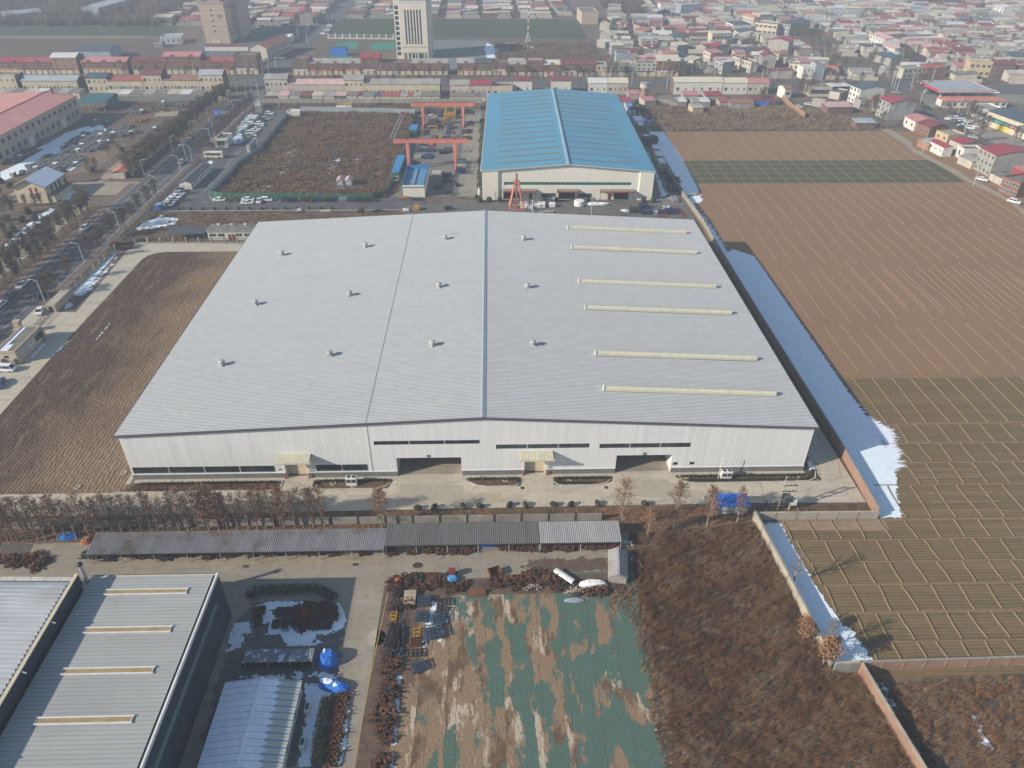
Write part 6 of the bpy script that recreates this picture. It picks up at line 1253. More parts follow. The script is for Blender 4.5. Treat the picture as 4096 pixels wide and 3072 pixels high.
leanto('long bright blue lean-to along the hoarding of the crane yard','F2 340,910 460,918 250,1160 360,1165',2.8);leanto('small bright blue shed behind the near gantry leg','F2 545,450 655,452 510,525 628,528',2.9)
def stack(kind,seed=1):
 R=random.Random(seed);b=MB()
 if kind=='plates':
  for i in range(5):b.rbox((R.uniform(-.05,.05),R.uniform(-.05,.05),.15+i*.16),(3.4,4.6,.12),(0,0,R.uniform(-.02,.02)),0)
 elif kind=='grid':
  for L in range(3):
   for i in range(6):b.bar((-1.8+i*.72,-1.3,.2+L*.4),(-1.8+i*.72,1.3,.2+L*.4),.12)
   for j in range(4):b.bar((-1.8,-1.3+j*.87,.26+L*.4),(1.8,-1.3+j*.87,.26+L*.4),.12)
  for x in(-1.8,1.8):
   for y in(-1.3,1.3):b.bar((x,y,0),(x,y,1.4),.12)
 elif kind=='curved':
  for k in range(5):
   for i in range(7):a0,a1=i*.25,(i+1)*.25;b.bar((-2+2.2*cos(a0)+k*.5-1,1.6*sin(a0)*1.4-1,.2),(-2+2.2*cos(a1)+k*.5-1,1.6*sin(a1)*1.4-1,.2),.3,1.6)
 elif kind=='rods':
  for i in range(16):b.bar((R.uniform(-1.6,1.6),-3+R.uniform(-.6,.6),.1+R.uniform(0,.7)),(R.uniform(-1.6,1.6),3+R.uniform(-.6,.6),.1+R.uniform(0,.7)),.16)
 elif kind=='tower':
  for x in(-1.,1.):
   for y in(-3.,3.):b.bar((x,y,0),(x,y,1.6),.16)
  for i in range(7):
   for z in(0.2,1.5):b.bar((-1,-3+i,z),(1,-3+i,z),.12)
   if i<6:
    for x in(-1.,1.):b.bar((x,-3+i,.2),(x,-2+i,1.5),.1)
  for x in(-1.,1.):
   for z in(.2,1.5):b.bar((x,-3,z),(x,3,z),.16)
 elif kind=='junk':return heap(seed,70,4.5,4.,1.3,'bbrt',1.3)
 elif kind=='beams':
  for i in range(8):b.bar((-.9+i*.26,-3.5,.2),(-.9+i*.26+R.uniform(-.1,.1),3.5,.2),.2,.3);b.bar((-.7+i*.2,-3.2,.5),(-.7+i*.2,3.3,.5),.18,.28)
 return b
ST={}
def st(kind,m,seed=1):
 k=(kind,m)
 if k not in ST:ST[k]=stack(kind,seed).mesh('stack',[M[m]]+([M['iron'],M['rust_dark']]if kind=='junk' else[]))
 return ST[k]
yard=[('F2 870,480','plates','iron',(1.9,1.6,1.5),'broad dark stack of steel plates under the far gantry'),('F2 890,415','plates','rust',(1.6,.9,1.5),'rust-red plate stack behind the broad dark plates'),('F2 1135,500','plates','iron',(.8,1.2,1.4),'dark plate stack right of the yellow frames'),('F2 1120,575','plates','navy',(.8,1.1,1.),'slate plate stack under the far gantry, right side'),('F2 1090,660','plates','navy',(1.,.9,1.),'slate plate stack just behind the near gantry girder'),('F2 885,650','beams','roof_maroon',(1.3,.9,1.),'red-brown beam stack behind the near gantry girder'),('F2 855,755','beams','roof_maroon',(1.4,.8,.8),'red-brown beam stack in front of the near gantry girder'),('F2 830,840','plates','navy',(.9,1.2,.7),'slate plates on the ground below the near gantry, upper pile'),('F2 800,940','plates','navy',(1.,1.3,.8),'slate plates on the ground below the near gantry, lower pile'),('F2 645,940','plates','concrete_grey',(.9,1.1,.6),'grey plates beside the left gantry leg'),('F2 1010,880','curved','iron',(1.,1.6,1.2),'dark curved moulds standing below the near gantry'),('F2 1100,850','plates','iron',(1.,1.2,1.2),'dark boxes beside the curved moulds'),('F2 1140,300','tower','yellow',(2.4,1.3,3.4),'large yellow mould frame beneath the far gantry'),('F2 1130,350','grid','yellow',(1.6,1.6,2.),'yellow lattice mould below the large yellow frame'),('F2 1035,420','tower','yellow',(.5,1.8,1.),'thin yellow truss lying left of the dark plates'),('F2 870,530','tower','yellow',(2.,.25,1.2),'yellow truss across the front of the broad plates'),('F2 720,590','tower','yellow',(.4,1.3,1.),'yellow truss left of the sandy square'),('F2 990,660','tower','yellow',(.6,1.1,1.),'yellow truss at the near gantry, middle'),('F2 1165,650','tower','yellow',(.4,1.,1.),'yellow truss at the near gantry, right'),('F2 980,320','plates','blue_frame',(.45,1.2,3.),'tall blue machine left of the large yellow frame'),('F2 850,330','junk','white',(1.,1.2,.8),'tangle of white-wrapped parts under the far gantry'),('F2 650,840','grid','blue_frame',(.7,1.8,1.2),'blue and white machine beside the left gantry leg'),('F2 700,760','grid','bluegreen_sheet',(.7,1.2,1.2),'green machine right behind the near gantry leg'),('F2 620,1030','plates','rust',(.6,.7,.6),'small rusty plates beside the workshop roof'),('F2 1310,1030','plates','bluegreen_sheet',(1.1,1.,1.6),'teal stack on the right side of the yard'),('F2 1310,1100','plates','grey_wall',(1.1,.9,1.3),'grey stack on the right side of the yard'),('F2 1300,1170','grid','navy',(1.1,1.6,1.5),'navy blue frames on the right side of the yard'),('F2 1085,1235','grid','navy',(1.,1.1,1.2),'navy blue frames in front of the right gantry leg'),('F2 1085,1310','grid','iron',(1.,1.2,1.1),'dark frames in front of the navy ones'),('F2 1250,1370','curved','iron',(.8,1.3,.8),'pile of dark rings near the lane'),('F2 970,1400','grid','dark_metal',(1.,1.4,1.),'low dark grid in the workshop shadow'),('F2 930,1180','grid','white',(1.,1.3,.5),'white lattice frame lying on pale sheeting'),('F2 1370,850','grid','steel',(1.,1.4,.5),'grey lattice frame near the lane'),('F2 1110,1490','junk','iron',(.5,.6,.8),'dark heap beside the bucket at the yard front'),('F2 1200,1500','junk','steel',(.5,.6,.7),'silver-grey heap at the yard front'),('F2 430,1560','grid','yellow',(1.,.5,.6),'orange-yellow rack in front of the workshop'),('F2 630,1580','grid','iron',(1.2,.8,.6),'dark rack in front of the workshop'),('F2 1390,560','junk','rust_dark',(1.,1.6,.8),'dark scrap beside the yard lane, far pile'),('F2 1430,440','junk','iron',(.8,1.6,.8),'dark scrap beside the yard lane below the far gantry'),('F2 1390,660','junk','iron',(.9,1.3,.7),'dark scrap beside the yard lane behind the near girder'),('F2 640,340','plates','concrete_grey',(.9,.7,1.2),'grey box hut left of the far gantry leg'),('F2 590,600','junk','rust_dark',(1.,1.,1.),'dark scrap before the small blue shed'),('F2 1620,200','rods','rust',(1.,1.,1.),'upright rusty sheet piles by the blue warehouse')]
for s,k,m,sc,lab in yard:put(st(k,m,len(ST)+1),'material_stack',lab,'stack',(*W(s)[0],.07),0,'stacks in the crane yard',sc)
for i in range(9):put(st('beams',('rust','rust_dark','iron')[i%3]),'beam_stack','rusty beams stacked along the back wall of the crane yard, %s from the left'%nth(i),'beam stack',(W('F2 %d,225'%(700+i*88))[0][0],283+(i%3),.07),.2*(i%3-1),'beam stacks along the back wall',(1.1,1.2,1.4))
for lab,s,m in(('yellow girders piled behind the weedy plot','B2 1170,140','yellow'),('white pipes lying behind the weedy plot','B2 1160,160','white'),('dark beams piled behind the weedy plot','B2 1480,140','rust_dark')):put(st('beams',m),'beam_stack',lab,'beam stack',(*W(s)[0],.07),pi/2,None,(1.2,1.2,1.2))
cv=thing('conveyor','raised twin-rail conveyor track curving over the edge of the weedy plot','conveyor',(0,0,0));PT=W('F2 250,665 420,285',4.5)
for off in(-.8,.8):
 b=MB();b.bar((PT[0][0]+off,PT[0][1],4.5),(PT[1][0]+off,PT[1][1],4.5),.3,.4);q=W('F2 330,215 0,205',4.5);b.bar((PT[1][0]+off,PT[1][1],4.5),(q[0][0],q[0][1]+off,4.5),.3,.4);b.bar((q[0][0],q[0][1]+off,4.5),(q[1][0],q[1][1]+off,4.5),.3,.4);b.build('rail',M['steel'],cv)
for t in(0,.33,.66,1):x,y=PT[0][0]*(1-t)+PT[1][0]*t,PT[0][1]*(1-t)+PT[1][1]*t;b=MB();b.bar((x-1,y,0),(x-1,y,4.3),.14);b.bar((x+1,y,0),(x+1,y,4.3),.14);b.bar((x-1.1,y,4.25),(x+1.1,y,4.25),.14);b.build('trestle',M['blue_frame'],cv)
b=MB();b.box(PT[1][0]-1.2,PT[1][1]-1,4.7,PT[1][0]+1.2,PT[1][1]+1,5.3);b.build('drive_unit',M['door_red'],cv)
af=thing('frame_crane','red A-frame hoist with tall brown mast before the blue-roofed warehouse','crane',(*W('F3 790,560')[0],0));b=MB();b.box(-.35,-.3,0,.35,.3,13.0);b.build('mast',mat('mast_brown',(.30,.16,.12),(.25,.13,.10),.6),af)
for y in(-2.2,2.4):
 for s in(-1,1):b=MB();b.bar((s*.6,y*.35,9.6),(s*2.6,y,.2),.42);b.build('leg',M['gantry_red'],af)
 b=MB();b.bar((-2.9,y,.25),(2.9,y,.25),.4);b.build('base_beam',M['gantry_red'],af)
b=MB();b.box(-1.1,-1.,9.3,1.1,1.,10.2);b.build('head',M['gantry_red'],af);b=MB();b.box(1.,-.9,3.2,2.3,.7,4.6);b.build('winch',M['navy'],af)
front=[('F3 920,545','plates','white_wrap',(.9,.7,1.8),'white-sided crate stack with brown top, left of three'),('F3 1020,560','plates','white_wrap',(.8,.6,1.3),'low white crate stack behind the stove pipe'),('F3 1135,545','plates','white_wrap',(.8,.7,1.8),'white-sided crate stack with brown top, right of three'),('F3 1235,545','plates','white_wrap',(.5,.6,1.9),'tall white wrapped crate in the front yard'),('F3 1395,540','plates','white_wrap',(.65,.5,1.6),'white wrapped crate by the low dark roof'),('F3 1210,650','junk','white_wrap',(.4,.4,.5),'white bags at the roof edge, left'),('F3 1310,640','junk','white_wrap',(.45,.4,.6),'white bags at the roof edge, middle'),('F3 1390,640','junk','white_wrap',(.35,.4,.5),'white bags at the roof edge, right'),('F4 400,1490','curved','white_wrap',(.6,.7,.6),'white half ring on the front yard'),('F4 500,1490','grid','iron',(.9,1.3,1.3),'grey slatted machine frames, left'),('F4 615,1445','grid','navy',(.9,.9,1.4),'navy frames in the front yard, upper stack'),('F4 655,1510','grid','navy',(1.2,1.2,1.),'navy frames in the front yard, lower stack'),('F4 770,1510','junk','white_wrap',(.5,.8,.6),'white wrapped bundle right of the navy frames'),('F4 870,1510','grid','navy',(1.,1.2,.8),'navy frames right of the white bundle'),('F4 985,1500','grid','navy',(1.2,1.5,.8),'navy frames by the red beam'),('F4 920,1450','junk','white_wrap',(.6,.9,.7),'white pipes heaped on navy frames'),('F4 890,1545','junk','orange',(.6,.4,.5),'orange parts at the roof edge'),('F4 1010,1350','grid','steel',(.6,1.7,1.),'grey ladder racks standing near the wall'),('F4 990,1090','junk','iron',(1.2,1.6,1.),'dark heap under snow by the wall, far'),('F4 1000,1200','plates','iron',(1.3,1.4,1.6),'dark covered stack by the wall, near'),('F4 870,1010','junk','iron',(.8,1.,.7),'dark scrap beside the containers'),('F4 965,1330','junk','white_wrap',(.4,.6,.5),'white scraps by the grey racks'),('B2 800,992','rods','white',(.8,.5,.8),'white bollard pipes on the kerb, left'),('B2 1010,998','grid','white',(.9,.4,.4),'white slatted grilles on the kerb'),('B2 1290,995','beams','rust_dark',(.8,.5,.7),'dark red beams on the kerb'),('B2 1430,998','junk','navy',(.9,.4,.6),'blue and white parts on the kerb'),('B2 1660,992','rods','white',(.9,.5,.7),'white bollard pipes on the kerb, right'),('B2 1745,985','plates','yellow',(.6,.5,1.6),'orange-yellow crate on the kerb'),('B2 2000,985','grid','dark_metal',(.8,.4,1.2),'dark open frame on the kerb')]
for s,k,m,sc,lab in front:put(st(k,m,len(ST)+1),'material_stack',lab,'stack',(*W(s)[0],.07),0,'stacks in the front yard',sc)
for i,(s,m)in enumerate((('B2 690,915','iron'),('B2 735,918','navy'),('B2 850,912','rust'),('B2 885,920','rust_dark'),('B2 960,915','blue_frame'),('B2 1020,915','rust'),('B2 1090,915','navy'),('B2 1150,915','steel'),('B2 1225,915','blue_frame'),('B2 1300,918','iron'),('B2 1370,918','iron'))):put(st('grid',m),'material_stack','rack of steel parts against the green hoarding, %s from the left'%nth(i),'stack',(*W(s)[0],.07),0,'racks against the green hoarding',(.8,.8,1.2))
b=MB();b.bar((-.3,-4.5,.4),(-.3,4.5,.4),.15,.3);b.bar((.3,-4.5,.4),(.3,4.5,.4),.15,.3)
for i in range(12):b.bar((-.3,-4.3+i*.78,.4),(.3,-4.3+i*.78,.4),.12)
put(b.mesh('beam',M['red_paint']),'truss_beam','dark red truss beam lying near the concrete wall','beam',W('F4 1080,1500')[0],.1)
for lab,s,h,r_ in(('grey stove pipe with cap rising behind the big roof, left','F3 1068,640',4.2,.32),('slim grey flue rising behind the big roof, middle','F3 2070,590',7.,.16)):t_=thing('flue_pipe',lab,'chimney',(*W(s,3)[0],0));b=MB();b.tube((0,0,0),(0,0,h+3),r_,n=12);b.build('pipe',M['galv'],t_);b=MB();b.lathe((0,0,h+3),[(r_*1.5,0),(r_*1.5,.15),(.05,.4)],12);b.build('cap',M['galv'],t_)
t_=thing('low_annex','dark flat-roofed annex behind the ridge of the big warehouse','annex',(93.5,110.5,0));b=MB();b.box(0,0,0,21,12,4.6);b.build('wall',M['concrete_grey'],t_);b=MB();b.box(.2,.2,4.602,20.8,11.8,4.65);b.build('roof',M['roof_felt'],t_);b=MB();b.box(-.1,11.6,4.3,21.1,12.1,5.2);b.build('parapet',M['bluegreen_sheet'],t_);b=MB();b.tube((20,.6,4.6),(20,.6,8.),.45,n=12);b.tube((18.6,.6,7.7),(20,.6,5.8),.2,n=8);b.build('duct',M['galv'],t_)
b=MB()
for i in range(3):b.lathe((0,0,i*.55),[(1.5,0),(1.62,.25),(1.5,.52),(.9,.54)],20)
put(b.mesh('hose_coil',M['white_wrap']),'wrapped_coil','round white wrapped coil before the middle door','coil',W('F3 1855,520')[0],0,None,1.2);b=MB();b.blob((0,0,.5),(5.,1.,.7),14,6,.2);put(b.mesh('white_bundle',M['white_wrap']),'white_bundle','long crumpled white bundle beside the wrapped coil','bundle',W('F3 2150,520')[0])
b=MB();b.blob((0,0,1.8),(.5,.4,2.),8,6,.25);put(b.mesh('white_bundle',M['white_wrap']),'white_statue','white wrapped figure-like bundle in the hedge by the warehouse corner','bundle',W('F3 152,390')[0])
def cabin(label,s,L,m,rm,rz=0,w=2.5,h=2.6,snow=None):
 t=thing('site_cabin',label,'container',(*W(s)[0],0),rz,'site cabins beside the blue-roofed warehouse');b=MB();b.box(0,0,.1,w,L,h);b.build('body',M[m],t);b=MB();b.box(-.06,-.06,h+.002,w+.06,L+.06,h+.14);b.build('roof',M[rm],t)
 b=MB()
 for x in(0,w*.33,w*.66,w):
  b.box(x-.06,-.05,.1,x+.06,-.002,h)
 n=int(L/2)
 for i in range(n+1):b.box(-.05,L*i/n-.06,.1,-.002,L*i/n+.06,h)
 b.build('frame',M['dark_metal'],t);add_window(t,.8,1.1,w*.5,-.01,1.1,0);return t
cabin('snow-topped dark framed container in the long row, nearest','F4 820,945',6.,'off_white','snow');cabin('snow-topped dark framed container in the long row, second','F4 778,850',6.,'off_white','snow');cabin('snow-topped dark framed container in the long row, third','F4 745,765',6.,'off_white','snow');cabin('brown-roofed cabin with snowy front between the evergreens','F4 632,625',6.,'grey_wall','snow');cabin('brown-roofed cabin behind the snowy front cabin','F4 600,565',8.,'grey_wall','rust_dark');cabin('snow-roofed cabin behind the brown-roofed cabin','F4 555,455',6.,'grey_wall','snow');cabin('white hut with patchy snow roof near the downpipe','F4 510,400',9.,'off_white','snow',w=4.5);cabin('blue-roofed white cabin, nearer the evergreens','F4 430,265',10.,'white_wall','blue_tarp',w=3.6);cabin('paler blue-roofed white cabin at the far end','F4 385,180',10.,'white_wall','blue_roof_small',w=3.6)
for i,y in enumerate((176.,215.,249.)):b=MB();b.tube((0,0,0),(0,0,5.),.45,n=12);put(b.mesh('tank',M['white']),'standing_tank','white standing tank against the blue-roofed warehouse, %s from the near corner'%nth(i),'tank',(134.7+i*.8,y,.05))
b=MB();R=random.Random(2)
for i in range(4):b.rbox((-.75+i*.5,0,.75),(.42,2.2,1.3),(0,R.uniform(-.05,.05),0),0)
slab=b.mesh('stone_block_stack',mat('stone_grey',(.12,.12,.125),(.165,.165,.17),.6,local=True));b=MB();b.box(-.9,-1.1,1.42,.9,1.1,1.5,1);b.box(-.9,-1.1,.1,.9,1.1,1.41,0);slab_s=b.mesh('stone_block_stack',[M['concrete_grey'],M['snow']])
cells=[]
for poly,n in(('B1 560,640 760,520 1000,510 960,640 830,690 560,700',75),('B1 220,830 450,700 720,720 740,760 560,860 240,850',70),('B1 40,780 230,650 300,690 100,790',16),('B1 90,890 350,830 360,870 100,900',10),('B1 930,500 1190,450 1210,520 1060,560',20),('B1 330,610 480,550 500,570 390,615',8),('B1 1260,560 1440,420 1460,430 1320,580',8),('B1 780,430 950,390 960,450 820,470',8),('B1 1040,330 1250,310 1270,350 1060,360',10),('B1 1400,250 1700,250 1700,285 1410,290',14)):
 P=W(poly);A=np.array(P);R=random.Random(n);k=0;tries=0
 while k<n and tries<3000:
  tries+=1;x,y=R.uniform(A[:,0].min(),A[:,0].max()),R.uniform(A[:,1].min(),A[:,1].max());x=round(x/2.3)*2.3;y=round(y/2.9)*2.9
  if(x,y)in cells or not inside(P,np.array([x]),np.array([y]))[0]:continue
  cells.append((x,y));k+=1
for i,(x,y)in enumerate(sorted(cells,key=lambda c:(c[1],c[0]))):put(slab_s if(i*7)%11==0 else slab,'stone_block_stack','stack of grey stone blocks in the snowy stone yard, %s from the near end'%nth(i),'stone stack',(x,y,.07),0,'stone block stacks',(.9,.95,rnd.uniform(.6,1.1)))
for i,s in enumerate('B1 1190,420 B1 1215,405 B1 1240,420 B1 1265,400 B1 1290,405'.split()[1::2]):put(st('rods','sign_amber'),'yellow_fence_stack','yellow lattice panel in the stone yard, %s from the left'%nth(i),'panel',(*W('B1 '+s)[0],.07),0,'yellow lattice panels',(.7,.4,1.6))
def shoprow(v,y0,spec,yf,d,group,front):
 """spec rows: x-left, x-right, eave height, roof kind, wall, roof sheet, upper storeys x columns, label"""
 for xl,xr,h,rk,wm,rm,nw,lab in spec:
  x0,x1=G(v,xl,y0,h)[0],G(v,xr,y0,h)[0];a=(yf-G(v,xl,y0,h)[1]);p0,p1=G(v,xl,y0,h),G(v,xr,y0,h)
  sx=(yf-CAM[1])/(p0[1]-CAM[1]);x0=CAM[0]+(p0[0]-CAM[0])*sx;x1=CAM[0]+(p1[0]-CAM[0])*(yf-CAM[1])/(p1[1]-CAM[1]);w=x1-x0-.05
  r=house('shop' if front else 'row_house',lab,'shop' if front else 'house',(x0,yf),w,d,h,0,rk,1.8 if rk!='flat' else 0,wm,rm,.3,'',group,side='brick_brown')
  st_,nc=nw;g0=3.3 if front else.9;sh=(h-g0)/st_
  for j in range(st_):
   for i in range(nc):add_window(r,1.5 if front else(1.5 if i%4==0 else.8),min(1.6,sh*.6),w*(i+.5)/nc,0,g0+j*sh+sh*.22,0,'glass_teal' if(front and wm!='brick')else 'glass','frame_white' if i%3 else 'grey_wall')
  if front:
   n=max(2,int(w/3.4));
   for i in range(n):b=MB();b.box(w*(i+.12)/n,-.06,.05,w*(i+.88)/n,-.003,2.5);b.build('shutter',M['cream' if(i*7+int(w))%3 else 'pale_wall'],r)
   sm=('sign_dark','sign_white','sign_green','sign_red','sign_dark','sign_amber')[int(abs(x0))%6];sign(r,.4,2.6,w*.82,.7,sm,-.05,None,'sign_dark' if sm=='sign_white' else 'text_white')
   if rk!='flat' and wm=='brick' and w>9:
    for i in range(max(1,int(w/9))):b=MB();cx=w*(i+.5)/max(1,int(w/9));pts=arc((0,0),1.3,0,180,8);b.v+=[(cx+x,-.25,h-.3+y*1.05)for x,y in pts]+[(cx+x,1.2,h-.3+y*1.05)for x,y in pts];n_=len(pts);b.f.append(tuple(reversed(range(n_))));b.m.append(0);[(b.f.append((k,k+1,n_+k+1,n_+k)),b.m.append(0))for k in range(n_-1)];b.build('dormer',M['brick'],r)
g='brick shops on the north side of the street'
shoprow('A1',480,[(-90,165,7,'gx','brick','roof_crimson',(1,6),'brick shop row with crimson roof cut by the left edge'),(167,404,7,'gx','brick','roof_red',(1,6),'brick shop with pink-red roof west of the beige-topped shop'),(406,610,9.6,'gx','brick_orange','roof_white',(2,3),'tall brick shop with white roof standing above its neighbours'),(640,1010,7.2,'gx','brick','roof_pink',(1,9),'long brick shop row with pale pink roof'),(1045,1312,7.2,'gx','brick','roof_maroon',(1,5),'brick shop with dark maroon hipped roof and white dormers'),(1314,1612,10.2,'gx','brick','roof_pink',(3,5),'three-storey red brick shop with salmon roof'),(1614,1878,7.2,'gx','brick','roof_red',(1,6),'brick shop with half-snowy red roof'),(1880,2065,10.6,'flat','brick_brown','roof_felt',(2,3),'flat-roofed dark brick corner shop west of the crossroads')],375.5,11,g,True)
shoprow('A2',490,[(332,470,9.2,'flat','brick_brown','roof_felt',(2,2),'flat-roofed dark brick corner shop east of the crossroads'),(472,752,6.9,'gx','brick','roof_tin_grey',(1,6),'brick shop row with grey roof and enclosed balconies'),(754,888,6.9,'gx','brick','roof_tin_grey',(1,3),'short brick shop beside the crimson-roofed one'),(890,1042,9.8,'gx','brick','roof_crimson',(2,3),'three-storey brick shop with crimson roof before the building site'),(1044,1300,6.9,'flat','brick','roof_felt',(1,7),'flat-topped brick shop row with long green signboard'),(1302,1592,6.9,'gx','brick','roof_tin_grey',(1,7),'brick shop row with pale grey roof below the white tower'),(1665,1806,7,'gx','brick','roof_tin_grey',(1,3),'red-fronted brick shop just east of the gap'),(1808,1948,7,'gx','brick','roof_slate',(1,4),'brick shop with slate roof'),(1950,2080,7,'flat','brick','roof_felt',(1,3),'brick shop with black signboard'),(2082,2208,7,'gx','brick','roof_tin_beige',(1,3),'brick shop with beige roof next to the black signboard')],372.5,10.5,g,True)
shoprow('A3',490,[(75,209,7,'gx','brick','roof_tin_grey',(1,3),'brick shop just west of the three-storey arched one'),(211,349,9.1,'flat','brick','roof_tin_grey',(2,3),'three-storey brick shop with arched top windows'),(351,489,6.9,'gx','brick','roof_cream',(1,3),'brick shop with cream roof and white gable'),(491,631,6.9,'gx','brick','roof_maroon',(1,4),'brick shop with maroon roof, first of the pair'),(633,775,6.9,'gx','brick','roof_maroon',(1,4),'brick shop with maroon roof and red and yellow signs'),(777,862,6.6,'flat','pale_wall','roof_felt',(1,2),'low snow-topped shop beside the maroon pair'),(864,1100,6.2,'flat','grey_wall','roof_felt',(1,5),'low teal-windowed shop row behind the bare trees'),(1102,1264,7.6,'flat','pale_wall','roof_felt',(2,4),'grey-topped shop with teal window band'),(1266,1452,8.9,'shed','brick','roof_cream',(2,3),'three-storey teal-windowed shop with cream roof')],368.5,10,g,True)
g='houses on the south side of the street'
shoprow('A1',640,[(-60,125,9.4,'flat','cream_wall','roof_felt',(2,4),'flat-roofed cream row house cut by the left edge'),(165,612,6.6,'gx','cream_wall','roof_bluegrey',(1,15),'long cream row house with blue-grey roof'),(690,858,8,'gx','cream_wall','roof_slate',(2,4),'cream row house with slate roof at the path'),(860,1143,6.6,'gx','cream_wall','roof_red',(1,11),'cream row house with crimson-red roof'),(1145,1300,9.6,'gx','cream_wall','roof_maroon',(2,4),'tall cream row house with maroon roof'),(1302,1598,6.8,'gx','cream_wall','roof_tile_brown',(1,11),'cream row house with faded brown roof'),(1600,1792,9.6,'gx','cream_wall','roof_bluegrey',(2,5),'tall cream row house with grey roof at the crossroads')],327,9.5,g,False)
shoprow('A2',655,[(115,300,9.6,'gx','pale_wall','roof_tin_grey',(2,5),'tall grey-roofed row house east of the crossroads'),(302,750,6.9,'gx','pale_wall','roof_faded_pink',(1,15),'long cream row house with half snowy, half pink roof'),(752,912,9.2,'gx','cream_wall','roof_tin_grey',(2,4),'tall cream row house in the middle of the eastern row'),(914,1525,7,'gx','cream_wall','roof_tin_grey',(1,18),'very long cream row house with mottled grey roof'),(1608,1768,6.4,'gx','pale_wall','roof_tin_grey',(1,3),'house with green-edged grey roof and red band'),(1770,1944,6.4,'gx','pale_wall','roof_crimson',(1,4),'teal-windowed house with crimson roof'),(1946,2112,5.6,'flat','cream_wall','roof_felt',(1,3),'low cream house beside the twin gabled houses')],316,9.5,g,False)
shoprow('A3',690,[(106,258,7.4,'gx','white_wall','roof_maroon',(1,2),'maroon-gabled white house, left of the twins behind the blue roof'),(410,572,7.4,'gx','white_wall','roof_maroon',(1,2),'maroon-gabled white house, right of the twins behind the blue roof'),(712,866,6.2,'gx','white_wall','roof_white',(1,3),'white-roofed half of the house west of the water tower'),(868,1030,6.2,'gx','pale_wall','roof_cream',(1,4),'beige-roofed half of the house west of the water tower'),(1400,1792,6.6,'gx','white_wall','roof_cream',(1,6),'long beige-roofed house with teal windows east of the water tower'),(1796,1992,6.2,'gx','white_wall','roof_cream',(1,4),'shorter beige-roofed white house beside the pink one'),(1996,2164,6,'gx','pale_wall','roof_pink',(1,4),'pink-roofed house behind the dry plot')],322,9.5,g,False)
def sheds(v,z,spec,group):
 for i,(s,rm,wm,lab)in enumerate(spec):
  P=W(v+' '+s,z);house('shed',lab,'shed',P[0],max(2.5,hypot(P[1][0]-P[0][0],P[1][1]-P[0][1])),6.2,z,atan2(P[1][1]-P[0][1],P[1][0]-P[0][0]),'shed',.8,wm,rm,.2,'',group)
cyc=['roof_tin_grey','roof_felt','roof_tin_beige','roof_white','roof_felt'];L_=[]
for i,x in enumerate(range(0,640,92)):L_.append(('%d,745 %d,747'%(x,x+82),cyc[i%5],'pale_wall','flat back-yard shed west of the open-sided shed, %s from the left'%nth(i)))
for i,x in enumerate(range(850,1760,98)):L_.append(('%d,757 %d,757'%(x,x+88),cyc[(i+2)%5],'pale_wall','flat back-yard shed behind the stone yard wall, %s from the left'%nth(i)))
sheds('A1',2.9,L_,'back-yard sheds');L_=[]
for i,x in enumerate(range(130,900,92)):L_.append(('%d,770 %d,770'%(x,x+84),['roof_tin_grey','roof_faded_pink','roof_felt','roof_maroon','roof_tin_beige'][i%5],'pale_wall' if i%3 else 'brick_brown','back-yard shed behind the car park wall, %s from the left'%nth(i)))
for i,(x,w_,rm)in enumerate(((905,95,'roof_felt'),(1010,40,'roof_slate'),(1055,148,'roof_red'),(1205,60,'roof_tin_grey'),(1270,38,'roof_red'),(1312,60,'roof_tin_grey'),(1378,80,'roof_felt'),(1462,56,'roof_felt'))):L_.append(('%d,775 %d,775'%(x,x+w_),rm,'cream_wall','back-yard shed near the far gantry crane, %s from the left'%nth(i)))
L_+=[('1608,780 1768,780','roof_felt','cream_wall','cream yard wall shed below the red-banded house'),('1770,780 1900,780','roof_felt','cream_wall','flat shed beside the far corner of the blue roof')]
sheds('A2',2.8,L_,'back-yard sheds')
sheds('E6',2.8,[('282,188 395,188','roof_pink','grey_wall','salmon-roofed shed behind the water tower'),('440,258 552,248','roof_pink','pale_wall','salmon-roofed shed right of the water tower'),('192,264 315,262','roof_crimson','grey_wall','crimson-roofed shed between the blue roof and the water tower'),('560,228 690,232','roof_felt','grey_wall','dark flat shed right of the salmon roof'),('700,262 770,264','roof_felt','grey_wall','dark lean-to shed in the yard row'),('775,264 855,262','roof_white','grey_wall','white-roofed lean-to shed in the yard row'),('910,266 990,266','roof_tin_grey','grey_wall','grey lean-to shed in the yard row'),('995,266 1085,264','roof_white','grey_wall','second white-roofed lean-to shed in the yard row'),('820,200 970,200','roof_pink','grey_wall','thin salmon porch roof behind the yard row'),('1040,205 1205,202','roof_crimson','grey_wall','crimson porch roof behind the yard row'),('1180,268 1280,266','roof_red','grey_wall','bright red lean-to shed beside the brown-roofed barn'),('1285,282 1520,282','roof_tile_brown','concrete_grey','wide brown-roofed barn behind the dry plot'),('1480,250 1730,250','roof_maroon','brick','maroon-roofed shed under the dark trees'),('915,325 1020,320','roof_tin_grey','yellow_wall','tiny pale yellow hut in front of the yard wall')],'sheds behind the dry plot')
t_=thing('blue_tent','bright blue tarpaulin lean-to at the end of the brown-roofed barn','tarpaulin',(*W('E6 1530,310')[0],0));b=MB();b.prism([(0,0),(7,0),(6.5,4),(0,4)],0,2.4);b.build('sheet',M['blue_tarp'],t_)
